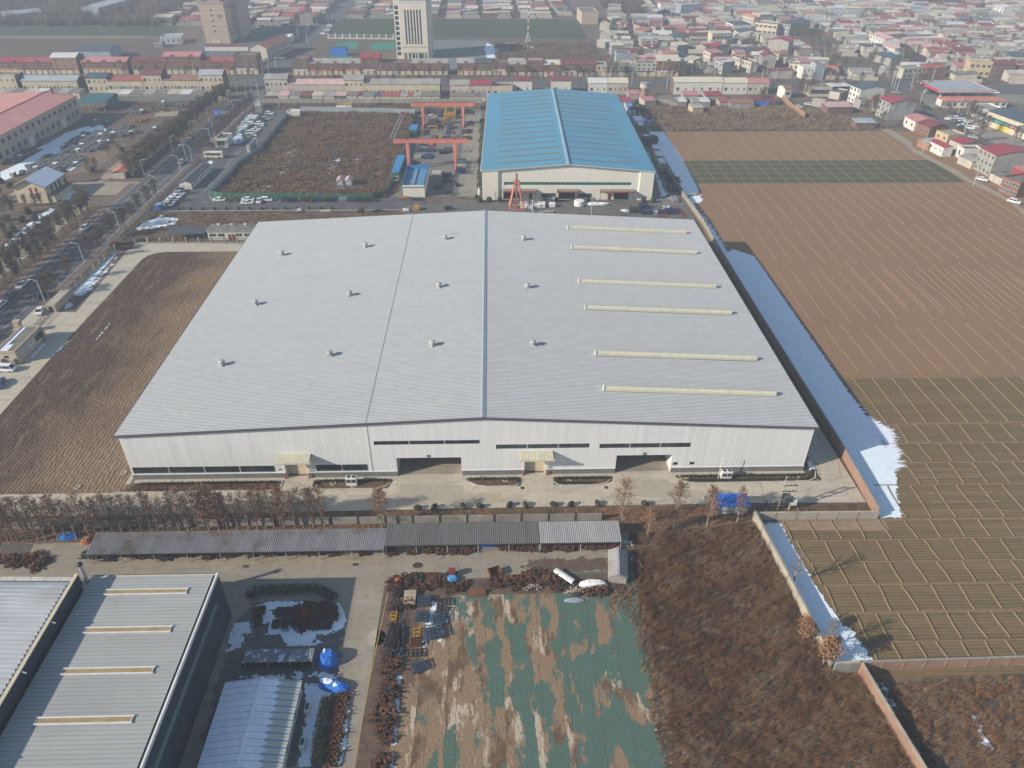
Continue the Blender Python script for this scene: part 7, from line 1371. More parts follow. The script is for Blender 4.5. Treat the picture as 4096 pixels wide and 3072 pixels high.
wt=thing('water_tower','old brown brick water tower with wider cream drum on top','water tower',(156.0,303.5,0));b=MB();b.lathe((0,0,0),[(2.2,0),(1.85,7.3)],20);b.build('shaft',mat('tower_brick',(.30,.21,.155),(.24,.165,.12),.5),wt);b=MB();b.lathe((0,0,0),[(1.9,7.3),(2.5,7.9),(2.5,10.2)],20);b.build('tank',M['pale_wall'],wt);b=MB();b.lathe((0,0,0),[(2.75,10.203),(2.75,10.5),(.01,11.0)],20);b.build('lid',M['concrete_grey'],wt)
mt=thing('radio_mast','slim red and white lattice radio mast on a splayed base','mast',(100.6,482.5,0));segs=9
for i in range(segs):
 z0,z1=7.+i*(21/segs),7.+(i+1)*(21/segs);b=MB();b.tube((0,0,z0),(0,0,z1),.42-.02*i,n=8);b.build('shaft_section',M['white' if i%2 else 'red_paint'],mt)
b=MB()
for sx in(-1,1):
 for sy in(-1,1):b.bar((sx*1.8,sy*1.8,0),(sx*.35,sy*.35,7.2),.2)
for z in(1.,2.6,4.2,5.8):q=1.8-1.45*z/7.2;[b.bar(a,c,.12)for a,c in(((-q,-q,z),(q,-q,z+.8)),((q,-q,z),(q,q,z+.8)),((q,q,z),(-q,q,z+.8)),((-q,q,z),(-q,-q,z+.8)))]
b.build('base_frame',M['white'],mt);b=MB()
for i in range(6):t=i*pi/3;b.box(.9*cos(t)-.15,.9*sin(t)-.15,25.5,.9*cos(t)+.15,.9*sin(t)+.15,27.2)
b.build('antenna',M['grey_wall'],mt)
FT=thing('fire_tower','tan eleven-window fire station tower with red 119 on its blank end','tower block',(-136.9,479.4,0));w_,d_,h_=17.8,60,26.5
b=MB();b.box(0,0,0,w_,d_,h_);b.build('wall',M['tan_tile'],FT);b=MB();b.box(.3,.3,h_+.002,w_-.3,d_-.3,h_+.1);b.build('roof',M['roof_felt'],FT)
for z in(9.2,12.6,16.0,19.4,22.8,26.0):b=MB();b.box(-.12,-.14,z,w_+.12,-.003,z+.28);b.build('band',M['cream'],FT)
for z in(7.6,11.0,14.4,17.9,21.4):add_window(FT,1.5,1.6,8.3,0,z,0)
for x in(5.4,8.2):b=MB();b.box(x,-.06,.6,x+1.3,-.003,2.6);b.build('door',M['white'],FT)
text_part('number','119',FT,(13.4,-.1,18.2),2.4,M['sign_red'],depth=.08);b=MB();b.box(11.8,-.12,16.5,15.0,-.003,16.75);b.box(11.8,-.12,16.0,15.0,-.003,16.2);b.build('emblem_bar',M['sign_red'],FT)
for j in range(6):
 for i in range(9):add_window(FT,3.0,1.9,w_,5+i*6.,4.5+j*3.5,pi/2,'glass','tan_tile')
b=MB();b.box(w_+.005,20,0,w_+3,44,h_-2);b.build('stair_block',M['tan_tile'],FT);b=MB();b.box(-.4,-.4,h_+.102,w_+.4,.1,h_+.9);b.box(-.4,.102,h_+.102,.1,d_+.4,h_+.9);b.box(w_-.1,.102,h_+.102,w_+.4,d_+.4,h_+.9);b.build('parapet',M['tan_tile'],FT);b=MB();b.box(5,8,h_+.11,13,20,h_+3.2);b.build('roof_house',M['grey_wall'],FT)
HT=thing('office_tower','tall cream tower with five dark vertical window slots and glazed flanks','tower block',(9.2,420.6,0));h_=35.5
b=MB();b.box(3.8,0,0,21.6,26,h_-.8);b.box(0,1.6,0,3.799,26,h_);b.box(21.601,1.6,0,23.4,26,h_-2);b.build('wall',M['cream_wall']if False else mat('tower_stone',(.70,.64,.52),(.64,.58,.47),.15),HT)
for i in range(6):
 b=MB();x=7.1+i*1.95;b.box(x,-.03,9.6,x+1.05,-.003,30.2,0)
 for z in np.arange(10.4,30,3.3):b.box(x,-.06,z,x+1.05,-.031,z+.7,1)
 b.build('window',[M['glass'],M['trim_grey']],HT)
for z0 in(5.2,):b=MB();b.box(3.7,-.3,8.0,21.7,-.003,8.5);b.box(3.7,-.25,4.4,21.7,-.002,4.7);b.build('band',M['cream'],HT)
for x,w1 in((5.3,.7),(6.4,.7),(8.3,1.3),(10.6,1.6),(12.9,1.),(15.,3.2),(19.,.6),(20.,.6)):b=MB();b.box(x,-.06,.4,x+w1,-.003,3.9);b.build('window',M['glass'],HT)
for j in range(10):add_window(HT,2.4,2.2,1.9,1.6,2.4+j*3.1,0,'glass','trim_grey');add_window(HT,2.6,2.2,23.4,8,2.4+j*3.1,pi/2);add_window(HT,2.6,2.2,23.4,15,2.4+j*3.1,pi/2)
b=MB();b.box(3.6,-.2,h_-.79,21.8,.4,h_+.1);b.build('parapet',M['white'],HT);b=MB()
for i in range(12):b.box(5+i*1.4,4,h_-.79,5.2+i*1.4,16,h_+1.6)
b.box(5,4,h_+1.602,20.6,16,h_+1.8);b.build('roof_frame',M['dark_metal'],HT)
V_=hp
for a in(('F6',0,705,240,715,7.6,38,'long salmon-roofed hall with blank cream gable beside the fire station','gy',2.6,'pale_wall','roof_orange','r2x14'),('F6',475,555,580,555,4.2,14,'small white snow-roofed gate building of the fire station','flat',0,'white_wall','snow',''),('F6',720,190,905,185,9.2,26,'beige three-storey house with small crimson roof by the north road','gy',1.6,'pale_wall','roof_crimson',''),('A1',1285,305,1450,300,4.4,16,'low white flat-roofed block before the fire station tower','flat',0,'white_wall','roof_bluegrey','f1x4:1.1,2 r1x6:1,2'),('A1',1235,345,1300,345,3,6,'small grey block beside the low white block','flat',0,'grey_wall','roof_felt','f1x2'),('A1',605,408,880,408,5.2,17,'long slate-roofed shed with pale blue panel wall','gx',2.2,'roof_bluegrey','roof_slate',''),('A1',0,105,40,122,6,28,'pale blue roofed shed cut by the left edge beyond the far field','gy',2,'grey_wall','roof_bluegrey',''),('A1',650,60,790,62,7,50,'large pale flat-roofed hall at the top edge','gy',2,'bluegrey_wall','roof_white',''),('A1',1645,372,1990,372,3,5,'long low maroon-roofed range before the fire station','shed',.6,'white_wall','roof_maroon',''),('E1',215,806,420,802,6.2,8,'house with cream roof and crimson gable end','shed',.8,'grey_wall','roof_cream','l2x3'),('E1',292,940,535,940,7.2,8,'tall house with blank blue-grey end wall and dark panelled roof','flat',0,'bluegrey_wall','roof_slate','l2x3'),('E1',642,880,870,866,5.6,8,'tan house with flat grey felt roof','flat',0,'pale_wall','roof_felt','l2x2'),('E1',790,1035,1040,998,4.6,6.5,'shed-like house with frosted pink roof','shed',.6,'brick','roof_faded_pink',''),('E1',1112,950,1345,946,7.2,11,'tall house with large coral pink roof','gx',.9,'grey_wall','roof_orange','l2x4'),('E1',1430,1092,1552,1082,7.6,9,'white-roofed house with crimson end beside the cream-roofed shop','shed',.5,'grey_wall','roof_white',''),('E1',1372,805,1580,785,6,8,'grey house with broken cream roof','shed',.6,'grey_wall','roof_cream','l2x2'),('E1',1655,1070,1800,1015,4.4,7,'small house with cream roof above the big bare tree','shed',.5,'cream_wall','roof_cream',''),('E1',1962,945,2182,930,6,9,'cream house with rose pink roof','shed',.8,'cream_wall','roof_pink','l2x3'),('E1',1900,845,2010,830,5.4,11,'grey house with deep crimson roof behind the rose pink one','gx',1.5,'grey_wall','roof_crimson',''),('E1',1285,655,1570,652,4.2,11,'house with slate blue hipped roof','hip',1.6,'white_wall','roof_slate','l1x2'),('E1',790,560,940,505,3.8,9,'low house with bright coral roof','shed',.8,'grey_wall','roof_orange',''),('E1',1140,500,1340,492,3.6,7,'low house with red roof, left of the slate blue one','shed',.8,'grey_wall','roof_red',''),('E1',985,485,1120,472,3.6,6,'low house with small red roof by the alley','shed',.7,'grey_wall','roof_red',''),('E1',702,460,862,440,3.6,7,'low house with maroon roof by the alley','shed',.8,'grey_wall','roof_maroon',''),('E1',1012,205,1250,192,4.8,10,'house with broad blue-grey gable','gy',1.6,'brick','roof_bluegrey',''),('E1',1440,85,1765,72,8.8,9,'tall grey house with flat top at the upper middle','flat',0,'bluegrey_wall','roof_white','l3x2'),('E1',1075,85,1392,82,7.2,10,'white house with a row of windows and blue base at the top edge','flat',0,'white_wall','roof_felt','f1x6:1.1,1.4'),('E1',1600,210,1830,220,5,8,'house with maroon gable behind the tall grey house','gy',1.4,'grey_wall','roof_maroon',''),('E1',1700,312,2000,362,5.4,8,'house with two-part beige roof','shed',.6,'grey_wall','roof_tin_beige','f1x3'),('E1',0,395,170,402,6,9,'tan gabled house with maroon roof by the green field','gy',1.6,'pale_wall','roof_maroon',''),('E1',0,592,258,612,4.6,9,'cream gabled house with pale roof by the green field','gy',1.5,'grey_wall','roof_cream',''),('E1',92,748,242,722,4.2,8,'house with near-white roof west of the alley','shed',.5,'grey_wall','roof_white',''),('E1',370,508,540,502,4,7,'brick house with cream gable roof among trees','gy',1.2,'brick','roof_cream',''),('E1',205,330,386,316,4.6,7,'house with bright beige roof at the field corner','shed',.5,'grey_wall','roof_cream',''),('E1',295,385,465,425,4,6,'house with worn red roof among trees','gx',1.,'grey_wall','roof_red',''),('E1',1610,690,1900,692,3.6,7,'low orange brick house with grey roof','shed',.4,'brick_orange','roof_tin_grey',''),('A3',620,60,660,100,9,14,'tall narrow tan block at the corner of the green field','flat',0,'tan_tile','roof_felt','l4x3'),('E2',370,432,690,425,7.4,15,'large white house with dark slate hipped roof','hip',1.5,'white_wall','roof_slate','l2x4:1.8,1.8'),('E2',460,572,832,572,6,12,'large white house with blue slate gable below the slate hipped one','gy',1.5,'white_wall','roof_slate','l2x3'),('E2',0,595,360,585,6,8,'long beige-roofed block with teal glazing','shed',.5,'cream_wall','roof_cream','f1x5:2.4,2.2'),('E2',322,722,510,702,4,9,'open house with dark solar panelled gable, left of two','gy',1.3,'grey_wall','roof_slate',''),('E2',512,722,750,692,4.2,10,'house with dark grey gable, right of the solar panelled one','gy',1.4,'grey_wall','roof_felt',''),('E2',40,832,296,816,5.6,9,'grey gable-ended house with crimson roof near the pink roofs','gy',1.5,'grey_wall','roof_crimson',''),('E2',1000,700,1360,742,9,9,'tall grey-sided house with bright red cap roof and cream balconies','gy',1.2,'grey_wall','roof_crimson','l3x3'),('E2',892,992,1140,996,8,9,'tall grey gable-ended house with maroon front roof','gy',1.6,'grey_wall','roof_maroon','l2x3'),('E2',1180,962,1430,952,4.2,9,'house with brown tiled hipped roof','hip',1.7,'pale_wall','roof_tile_brown','l1x2'),('E2',402,942,590,942,5.4,8,'house with clean rose pink roof right of its twin','shed',.7,'cream_wall','roof_pink','l2x2'),('E2',692,1105,822,1095,6.4,20,'long tan block with flat felt roof and dark balcony','flat',0,'pale_wall','roof_felt','l2x6'),('E2',192,1112,400,1092,6.8,8,'white-topped house with blank grey end wall near the street','flat',0,'plaster_patchy','roof_white','l2x2'),('E2',1612,1202,1890,1200,6.6,9,'white corner building with orange signboard and grey shutters','flat',0,'white_wall','roof_cream','f2x4:1.1,1.2'),('E2',1835,1135,2000,1132,9,7,'upper white block with red-edged roof on the corner building','flat',0,'bluegrey_wall','roof_felt',''),('E2',1362,1130,1530,1145,6.4,8,'weathered cream house left of the corner building','flat',0,'cream_wall','roof_felt','f2x2'),('E2',1550,1095,1752,1098,5.6,8,'house with dusty pink roof behind the corner building','shed',.6,'grey_wall','roof_pink',''),('E2',1385,432,1740,365,8.4,11,'cream block with latticed grey side and slate roof','hip',1.3,'plaster_patchy','roof_slate','l3x4:1.5,1.8'),('E2',1150,440,1235,405,8,18,'three-storey block with long teal window bands','flat',0,'cream_wall','roof_felt','l2x5:2.6,1.6'),('E2',835,262,1080,250,7.2,11,'building with wide cream roof and pink signs','shed',.4,'pale_wall','roof_cream','l2x2'),('E2',738,316,828,312,6,18,'shop with orange tiled hip roof and green sign','hip',1.6,'pale_wall','roof_orange','l1x4'),('E2',205,115,345,112,8.6,12,'tall grey block with cream lattice top and red sign','flat',0,'grey_wall','roof_tin_grey','l3x3'),('E2',1290,1575,1410,1570,5.2,8,'white house with terracotta roof behind the street fence','gx',1.2,'white_wall','roof_tile_brown','f1x1:2.4,1.8'),('E2',1750,1545,2130,1545,5,9,'long tan building with dark green glazed front','flat',0,'pale_wall','roof_felt','f1x7:2.,2.4'),('E3',460,622,636,692,8.2,15,'cream four-storey house with slate roof and nine dark windows','gx',1.4,'white_wall','roof_slate','f3x3:1.4,1.6'),('E3',966,852,1166,942,8.4,14,'grey-sided house with crimson roof and cream front of nine windows','gx',1.6,'plaster_patchy','roof_crimson','f3x3:1.5,1.7'),('E3',770,850,940,920,5.2,10,'house with coral tent-like roof between the two tall houses','gx',1.6,'grey_wall','roof_orange',''),('E3',1420,1170,1610,1270,4.6,11,'house with plain rose pink roof by the lane','gx',1.2,'white_wall','roof_pink','f1x2'),('E3',1640,1282,1872,1372,4.8,10,'brick-fronted house with brown roof and white windows by the lane','gx',1.2,'brick','roof_maroon','f1x3:1.7,1.6'),('E3',0,905,30,890,3.6,7,'dark flat shed beside the parked cars east of the dry plot','flat',0,'grey_wall','roof_felt',''),('E3',60,1012,500,1005,3.4,8,'low barn with frosted pink roof beside the cream four-storey house','shed',.6,'brick_brown','roof_faded_pink',''),('E3',560,1290,900,1290,3,6,'open barn with pale grey roof at the field corner','shed',.6,'brick_brown','roof_bluegrey',''),('E3',640,905,870,900,4.6,7,'low house with dark green glazed front below the cream four-storey house','flat',0,'grey_wall','roof_felt','f1x4:1.6,2'),('E3',265,770,420,712,3.4,6,'small flat house with rooftop clutter by the street','flat',0,'pale_wall','roof_felt','f1x2'),('E3',100,650,470,640,3.6,6,'long low shed with white roof beside the street','shed',.5,'sign_dark','roof_white',''),('E3',1070,335,1400,340,4.8,9,'grey-sided house with pinkish gables at the crossroads','gx',1.2,'plaster_patchy','roof_tin_grey','l2x3'),('E3',1400,345,1810,318,5.4,9,'street house with teal glazed balcony and yellow band','flat',0,'pale_wall','roof_tin_grey','f2x5:1.6,1.4'),('E3',1815,318,2175,310,5.8,8,'brick street house with bright red roof','shed',.8,'brick','roof_red','f2x5:1.4,1.4'),('E4',0,440,56,462,4,9,'rose-roofed annex cut off beside the brown-roofed house','gx',1.,'white_wall','roof_pink',''),('E4',320,575,480,640,3.6,9,'low yellow house with flat grey roof by the lane','flat',0,'yellow_wall','roof_tin_grey','f1x2'),('E4',245,708,420,795,4.2,4.5,'small white house with narrow crimson roof and three windows','gx',.8,'white_wall','roof_crimson','f1x3:.9,.9'),('E4',500,690,660,755,3.4,11,'low house with broad crimson roof between lane and road','gx',.9,'pale_wall','roof_crimson',''),('E4',600,770,690,825,4.4,8,'narrow white house with tall window by the lane','flat',0,'white_wall','roof_felt','f1x1:1.4,2'),('E4',620,905,800,985,3.2,8,'open-fronted yard with striped tin roof','gx',.6,'pale_wall','roof_tin_grey',''),('E4',905,795,1115,900,9,18,'four-storey white house with glazed front and broad crimson roof','gx',1.5,'grey_wall','roof_crimson','f3x4:1.3,1.6'),('E4',1210,1185,1440,1270,6,12,'house with red bands, glazed balcony and teal garage doors','flat',0,'brick','roof_felt','f2x5:1.3,1.4'),('E4',1350,1050,1480,1110,7.4,8,'pink-topped block at the right edge above the teal garages','shed',.8,'roof_crimson','roof_pink',''),('E4',1040,1130,1215,1215,3,7,'open barn with olive grey roof beside the teal garages','gx',.5,'pale_wall','roof_felt',''),('E4',80,690,225,755,3,7,'low brick yard house with grey roof by the lane','shed',.4,'brick_orange','roof_tin_grey',''),('E5',505,378,668,442,6.4,12,'white house with three gabled dormers and faded pink roof','gx',1.6,'white_wall','roof_faded_pink','f2x5:1.6,1.6'),('E5',1880,62,1990,88,7.6,16,'cream and teal three-storey house with near-white roof','gx',1.2,'white_wall','roof_white','f3x3:1.8,1.6'),('E5',1590,52,1672,62,7.6,18,'grey-sided house with crimson roof at the top right','gx',1.2,'grey_wall','roof_crimson','f2x3'),('E5',1622,690,1872,700,8.6,9,'yellow three-storey block with flat roof on the street','flat',0,'yellow_wall','roof_tin_beige','f2x4:2,1.8'),('E5',1880,720,2128,722,7.6,9,'maroon-roofed block with green glazing beside the yellow block','gx',1.8,'brick_brown','roof_maroon','f2x6:1.6,1.4'),('E5',600,490,780,545,4.6,9,'house with pale pink roof left of the long blue-grey roof','gx',1.2,'white_wall','roof_faded_pink',''),('E5',560,600,740,650,4.6,11,'slate-roofed hall behind the crossroads trees','gx',1.5,'grey_wall','roof_slate',''),('E5',1205,690,1370,690,4.6,9,'grey gabled hall behind the red-roofed street house','gx',1.5,'bluegrey_wall','roof_tin_beige','')):
 V_(*a[:8],roof=a[8],rise=a[9],wm=a[10],rm=a[11],win=a[12],group=None)
sb=hp('E4',1012,312,1480,478,6.6,15,'long two-storey shopping block with slate roof, teal windows and coloured signboards','gx',1.3,'cream_wall','roof_slate','f1x12:2.2,2.4',name='shopping_block',cat='shop',gm='glass_teal');L_=52.
for i,(sm,tm)in enumerate((('sign_dark','text_white'),('sign_green','text_white'),('sign_dark','text_white'),('sign_red','text_white'),('sign_dark','text_white'),('sign_green','text_white'))):sign(sb,.5+i*5.2,2.9,5.,.9,sm,-.1,6,tm)
for i in range(8):b=MB();b.box(.6+i*4,-.06,.1,3.8+i*4,-.003,2.5);b.build('shopfront',M['sign_yellow' if i in(2,3)else 'cream'],sb)
s2=hp('E4',760,218,1000,312,5,11,'white shop block with flat grey roof beside the shopping block','flat',0,'white_wall','roof_tin_grey','f1x4:2.2,1.8',name='shop',cat='shop');sign(s2,1,2.2,12,.8,'brick_brown',-.1,9)
ps=thing('petrol_canopy','wide petrol station canopy with red fascia and pale grey roof','petrol station',(318.5,303,0));b=MB();b.box(.2,.2,5.3,30.5,24.5,6.,0);b.build('roof',M['roof_bluegrey'],ps)
for q in((-.1,-.1,30.8,.198),(-.1,24.502,30.8,24.8),(30.502,.2,30.8,24.5)):b=MB();b.box(q[0],q[1],5.1,q[2],q[3],6.3);b.build('fascia',M['roof_faded_pink'],ps)
b=MB();b.box(-.1,.2,5.1,.198,24.5,6.3);b.build('fascia',M['sign_red'],ps);b=MB()
for i in range(5):b.box(-.14,19.5+i*.95,5.45,-.101,20.1+i*.95,6.)
b.build('lettering',M['text_white'],ps)
for x in(4,14,25):
 for y in(4,20):b=MB();b.box(x-.4,y-.4,0,x+.4,y+.4,5.3);b.build('column',M['white'],ps)
house('petrol_shop','petrol station shop with orange tiled hip roof below the canopy','shop',(316.5,291),34,8.5,3.6,radians(-1),'hip',1.3,'white_wall','roof_orange',.6,'f1x9:2,1.6')
cb=BOX[:]
RC=[('roof_tin_grey','grey',22),('roof_tin_beige','beige',18),('roof_cream','cream',11),('roof_red','red',9),('roof_white','white',6),('roof_faded_pink','faded pink',6),('roof_felt','dark grey',8),('roof_bluegrey','blue-grey',4),('roof_maroon','maroon',5),('roof_crimson','crimson',3),('roof_slate','slate',2),('roof_orange','coral',3)]
RW=[c[2]for c in RC];R=random.Random(21);far={};wms=['grey_wall','pale_wall','brick_brown','grey_wall','concrete_grey']
ex=[W('E1 0,40 460,20 760,60 760,300 560,330 440,250'),W('E2 700,480 760,450 1200,620 1480,640 2000,640 2200,760 2212,900 1900,1000 1700,1000 1350,760 760,560'),W('E3 0,150 500,60 900,300 860,420 0,420'),W('E5 760,540 1060,540 1150,700 850,720'),W('E5 850,20 1590,10 1560,85 1000,70'),[(146,485),(158,485),(158,600),(146,600)],W('E2 1850,880 2212,900 2212,1150 2020,1100')]
def lattice(lab,poly,x0,y0,nx,ny,px,py,rot,keep,reg):
 cr,sr=cos(rot),sin(rot)
 for j in range(ny):
  for i in range(nx):
   w,d,h=R.uniform(10.5,14.6),R.uniform(7.,9.8),R.choice((3.,3.2,3.4,3.6,4.4,5.6));k=R.choices(RC,RW)[0];rk=R.choice(('shed','gx','gx','shedx','shed'));q=R.random();wm=R.choice(wms)
   u,v=i*px+R.uniform(-.8,.8)+(3.5 if i%2 else 0),j*py+R.uniform(-1.,1.);x,y=x0+u*cr-v*sr,y0+u*sr+v*cr;cx,cy=x+w/2*cr-d/2*sr,y+w/2*sr+d/2*cr
   A,B=np.array([cx]),np.array([cy])
   if not inside(poly,A,B)[0]or any(inside(e,A,B)[0]for e in ex)or any(hypot(cx-a,cy-b2)<r_+4.5 for a,b2,r_ in cb):continue
   fx=201+(cy-30)*.62+16
   if cx>fx or q<.04 or cy>900:continue
   if reg[0]<=0 or cy>keep:far.setdefault(k[0],[]).append((x,y,w,d,h,rot,rk,wm));continue
   reg[0]-=1;o=house('village_house','%s-roofed house, %s from the west in %s row of the %s'%(k[1],nth(i),nth(j),lab),'house',(x,y),w,d,h,rot,rk,R.uniform(.5,1.3),wm,k[0],.3,'','low houses of the '+lab)
   if q>.45:b=MB();b.box(w*.1,-3.5,0,w*.35,-.4,2.5);b.build('annex',M[wm],o)
   if q>.5:b=MB();b.tube((w*.5,-.2,h+.9),(w*.5+1.4,-.2,h+.9),.28,n=7);b.box(w*.5,-.3,h,w*.5+1.4,.3,h+.65);b.build('water_heater',M['white'],o)
   b=MB();b.box(-1.,-5.2,0,w+1.,-5.,2.2);b.build('yard_wall',M[wm],o)
lattice('east village',[(154,374),(250,374),(268,352),(640,330),(640,780),(150,780)],154,378,35,33,15.4,12.8,radians(-6),530,[235])
lattice('north-west village',[(-210,562),(-82,562),(-80,900),(-210,900)],-205,563,9,20,16,15,radians(2),640,[34])
lattice('northern village',[(-52,600),(150,600),(150,900),(-52,900)],-52,603,13,18,16.5,15.5,radians(1),640,[34])
allm=[];b=MB();mats=[]
for k,L in sorted(far.items()):
 mi=len(mats);mats.append(M[k])
 for x,y,w,d,h,rot,rk,wm in L:
  cr,sr=cos(rot),sin(rot);T=lambda a,c,z:(x+a*cr-c*sr,y+a*sr+c*cr,z);rs_=1.
  b.poly([T(0,0,0),T(w,0,0),T(w,0,h),T(0,0,h)],mi if False else-1);b.poly([T(w,0,0),T(w,d,0),T(w,d,h+rs_),T(w,0,h)],-1);b.poly([T(w,d,0),T(0,d,0),T(0,d,h+rs_),T(w,d,h+rs_)],-1);b.poly([T(0,d,0),T(0,0,0),T(0,0,h),T(0,d,h+rs_)],-1);b.poly([T(-.3,-.3,h+.05),T(w+.3,-.3,h+.05),T(w+.3,d+.3,h+rs_+.1),T(-.3,d+.3,h+rs_+.1)],mi)
b.m=[len(mats)if m<0 else m for m in b.m];tag(b.build('distant_houses',mats+[M['grey_wall']]),'low mixed-roof houses in the hazy far part of the villages','houses',None,'stuff')
def carmesh(kind):
 L,Wd,prof,cab=dict(sedan=(4.6,1.8,[(0,.35),(0,.75),(.15,.82),(1.15,.95),(3.75,.98),(4.5,.92),(4.6,.7),(4.6,.35)],[(.95,.95),(1.65,1.42),(3.0,1.44),(3.9,.98)]),suv=(4.6,1.85,[(0,.4),(0,.85),(.15,.95),(1.1,1.05),(4.5,1.1),(4.6,.8),(4.6,.4)],[(.95,1.04),(1.6,1.62),(3.9,1.64),(4.5,1.1)]),van=(4.5,1.7,[(0,.35),(0,.9),(.25,1.1),(4.4,1.15),(4.5,.8),(4.5,.35)],[(.2,1.09),(.75,1.82),(4.25,1.85),(4.45,1.14)]))[kind]
 b=MB();g=MB();w=Wd/2;n=len(prof);P=[(y-L/2,z)for y,z in prof];b.v+=[(-w,y,z)for y,z in P]+[(w,y,z)for y,z in P];b.f+=[tuple(range(n)),tuple(reversed(range(n,2*n)))]+[(i,n+i,n+(i+1)%n,(i+1)%n)for i in range(n)];b.f=[f[::-1]for f in b.f];b.m+=[0]*(n+2)
 C=[(y-L/2,z)for y,z in cab];wt=w-.2;wb=w-.06;(y0,z0),(y1,z1),(y2,z2),(y3,z3)=C
 b.poly([(-wt,y1,z1),(wt,y1,z1),(wt,y2,z2),(-wt,y2,z2)])
 for s in(-1,1):b.bar((s*wb,y0,z0),(s*wt,y1,z1),.08);b.bar((s*wb,y3,z3),(s*wt,y2,z2),.1);b.bar((s*(wb-.01),(y1+y2)/2,z0+.0),(s*wt,(y1+y2)/2,z1),.09);b.bar((s*wt,y1,z1),(s*wt,y2,z2),.07)
 g.poly([(-wb+.02,y0,z0),(wb-.02,y0,z0),(wt-.02,y1,z1-.01),(-wt+.02,y1,z1-.01)]);g.poly([(wb-.02,y3,z3),(-wb+.02,y3,z3),(-wt+.02,y2,z2-.01),(wt-.02,y2,z2-.01)]);g.poly([(wb,y0+.1,z0),(wb,y3-.1,z3),(wt+.01,y2,z2-.02),(wt+.01,y1,z1-.02)]);g.poly([(-wb,y3-.1,z3),(-wb,y0+.1,z0),(-wt-.01,y1,z1-.02),(-wt-.01,y2,z2-.02)])
 wh=MB();wh.tube((-.1,0,0),(.1,0,0),.32,n=14);wh.tube((-.105,0,0),(-.1001,0,0),.2,n=10,m=1);wh.tube((.1001,0,0),(.105,0,0),.2,n=10,m=1);hl=MB();hl.box(-.2,-.03,0,.2,.03,.14)
 return b,g,wh,hl,L,Wd
CM={};MESH={}
def car(label,p,rz,kind='sedan',col='white',group='parked cars',cat='car'):
 if(kind,col)not in CM:
  if kind not in MESH:b,g,wh,hl,L,Wd=carmesh(kind);MESH[kind]=(b,g.mesh('windows',M['car_glass']),wh.mesh('wheel',[M['tyre'],M['steel']]),hl.mesh('headlight',M['frame_white']),hl.mesh('tail_light',M['red_paint']),L,Wd)
  b,gm,wm,hm,tm,L,Wd=MESH[kind];r=thing('car','x',cat);link(bpy.data.objects.new('body',b.mesh('body',M['carpaint'][col])),r);link(bpy.data.objects.new('windows',gm),r)
  for sx in(-1,1):
   for y in(-L/2+.85,L/2-.85):o=link(bpy.data.objects.new('wheel',wm),r);o.location=(sx*(Wd/2-.08),y,.32)
   o=link(bpy.data.objects.new('headlight',hm),r);o.location=(sx*.6,-L/2,.62);o=link(bpy.data.objects.new('tail_light',tm),r);o.location=(sx*.6,L/2,.68)
  CM[(kind,col)]=Proto(r)
 r=CM[(kind,col)].place(label,(p[0],p[1],p[2]if len(p)>2 else.06),rz,group,1.,cat);r.name={'sedan':'car','suv':'car','van':'van'}[kind];return r
rd=[('C1 190,612',.0,'sedan','white','white car on the main road beside the far kerb, nearest the gate'),('C1 85,702',.0,'sedan','grey','dark grey car following the white one on the main road'),('C1 8,780',.0,'sedan','white','white car at the left edge of the main road'),('C1 337,832',.25,'sedan','white','white car waiting in the gate entrance'),('C1 335,700',.0,'suv','black','black car on the main road by the lamp post'),('C1 0,1435',.3,'sedan','blue','pale blue car at the edge of the drive by the left margin'),('C1 710,140',0,'suv','white','white car alone on the main road north of the gate'),('B1 1692,560',0,'suv','silver','silver car on the main road, farthest north'),('B1 1612,625',0,'sedan','white','white car near the utility pole on the main road'),('B1 1610,785',0,'suv','silver','silver-white car on the near side of the main road beside the office'),('F1 1240,1050',1.2,'suv','black','black car at the gate lodge entrance'),('F1 1705,1000',pi,'suv','white','white car by the gate lodge snow'),('B2 157,915',pi/2,'sedan','white','white car at the left end of the green hoarding'),('B2 268,916',pi/2,'suv','brown','dark brown car in front of the green hoarding'),('B2 388,912',pi/2,'sedan','white','white car against the green hoarding, upper of two'),('B2 380,938',pi/2,'sedan','white','white car in front of the hoarding, lower of two'),('B2 480,922',.1,'sedan','white','white car parked nose-on at the green hoarding'),('B2 535,915',pi/2,'suv','white','white car at the right end of the parked group'),('B2 1580,750',0,'suv','white','small white truck by the hoarding in the crane yard'),('E4 797,672',.8,'sedan','silver','silver car driving on the road behind the lane'),('E4 1092,80',1.4,'suv','white','white car beside the petrol canopy'),('E4 1340,1535',.7,'suv','white','white car on the lane at the right edge'),('E4 910,1235',.8,'sedan','white','white car parked before the four-storey lane house'),('E3 1250,770',1.4,'sedan','silver','silver car near the petrol station sign'),('E3 385,515',1.4,'sedan','white','white car at the crossroads, left'),('E3 480,500',1.4,'sedan','silver','silver car at the crossroads, right'),('E4 180,285',.6,'suv','black','black car near the rubble by the road'),('E2 730,470',1.5,'sedan','white','white car on the village street beside the orange tiled shop'),('F7 90,1440',1.52,'van','white','white minibus beside the gatehouse')]
for s,rz,k,c,lab in rd:car(lab,W(s)[0],rz,k,c,'cars on the roads' if 'road' in lab else None)
pk_='F1 1990,735:suv:white F1 1975,768:sedan:white F1 1935,812:sedan:white F1 1895,838:sedan:white F1 1850,875:van:white F1 1870,905:sedan:white F1 1805,922:suv:green F1 1905,665:sedan:silver F1 1780,745:sedan:silver F1 2072,665:suv:silver F1 2130,585:suv:white F1 1975,700:sedan:blue F1 1905,780:sedan:grey'
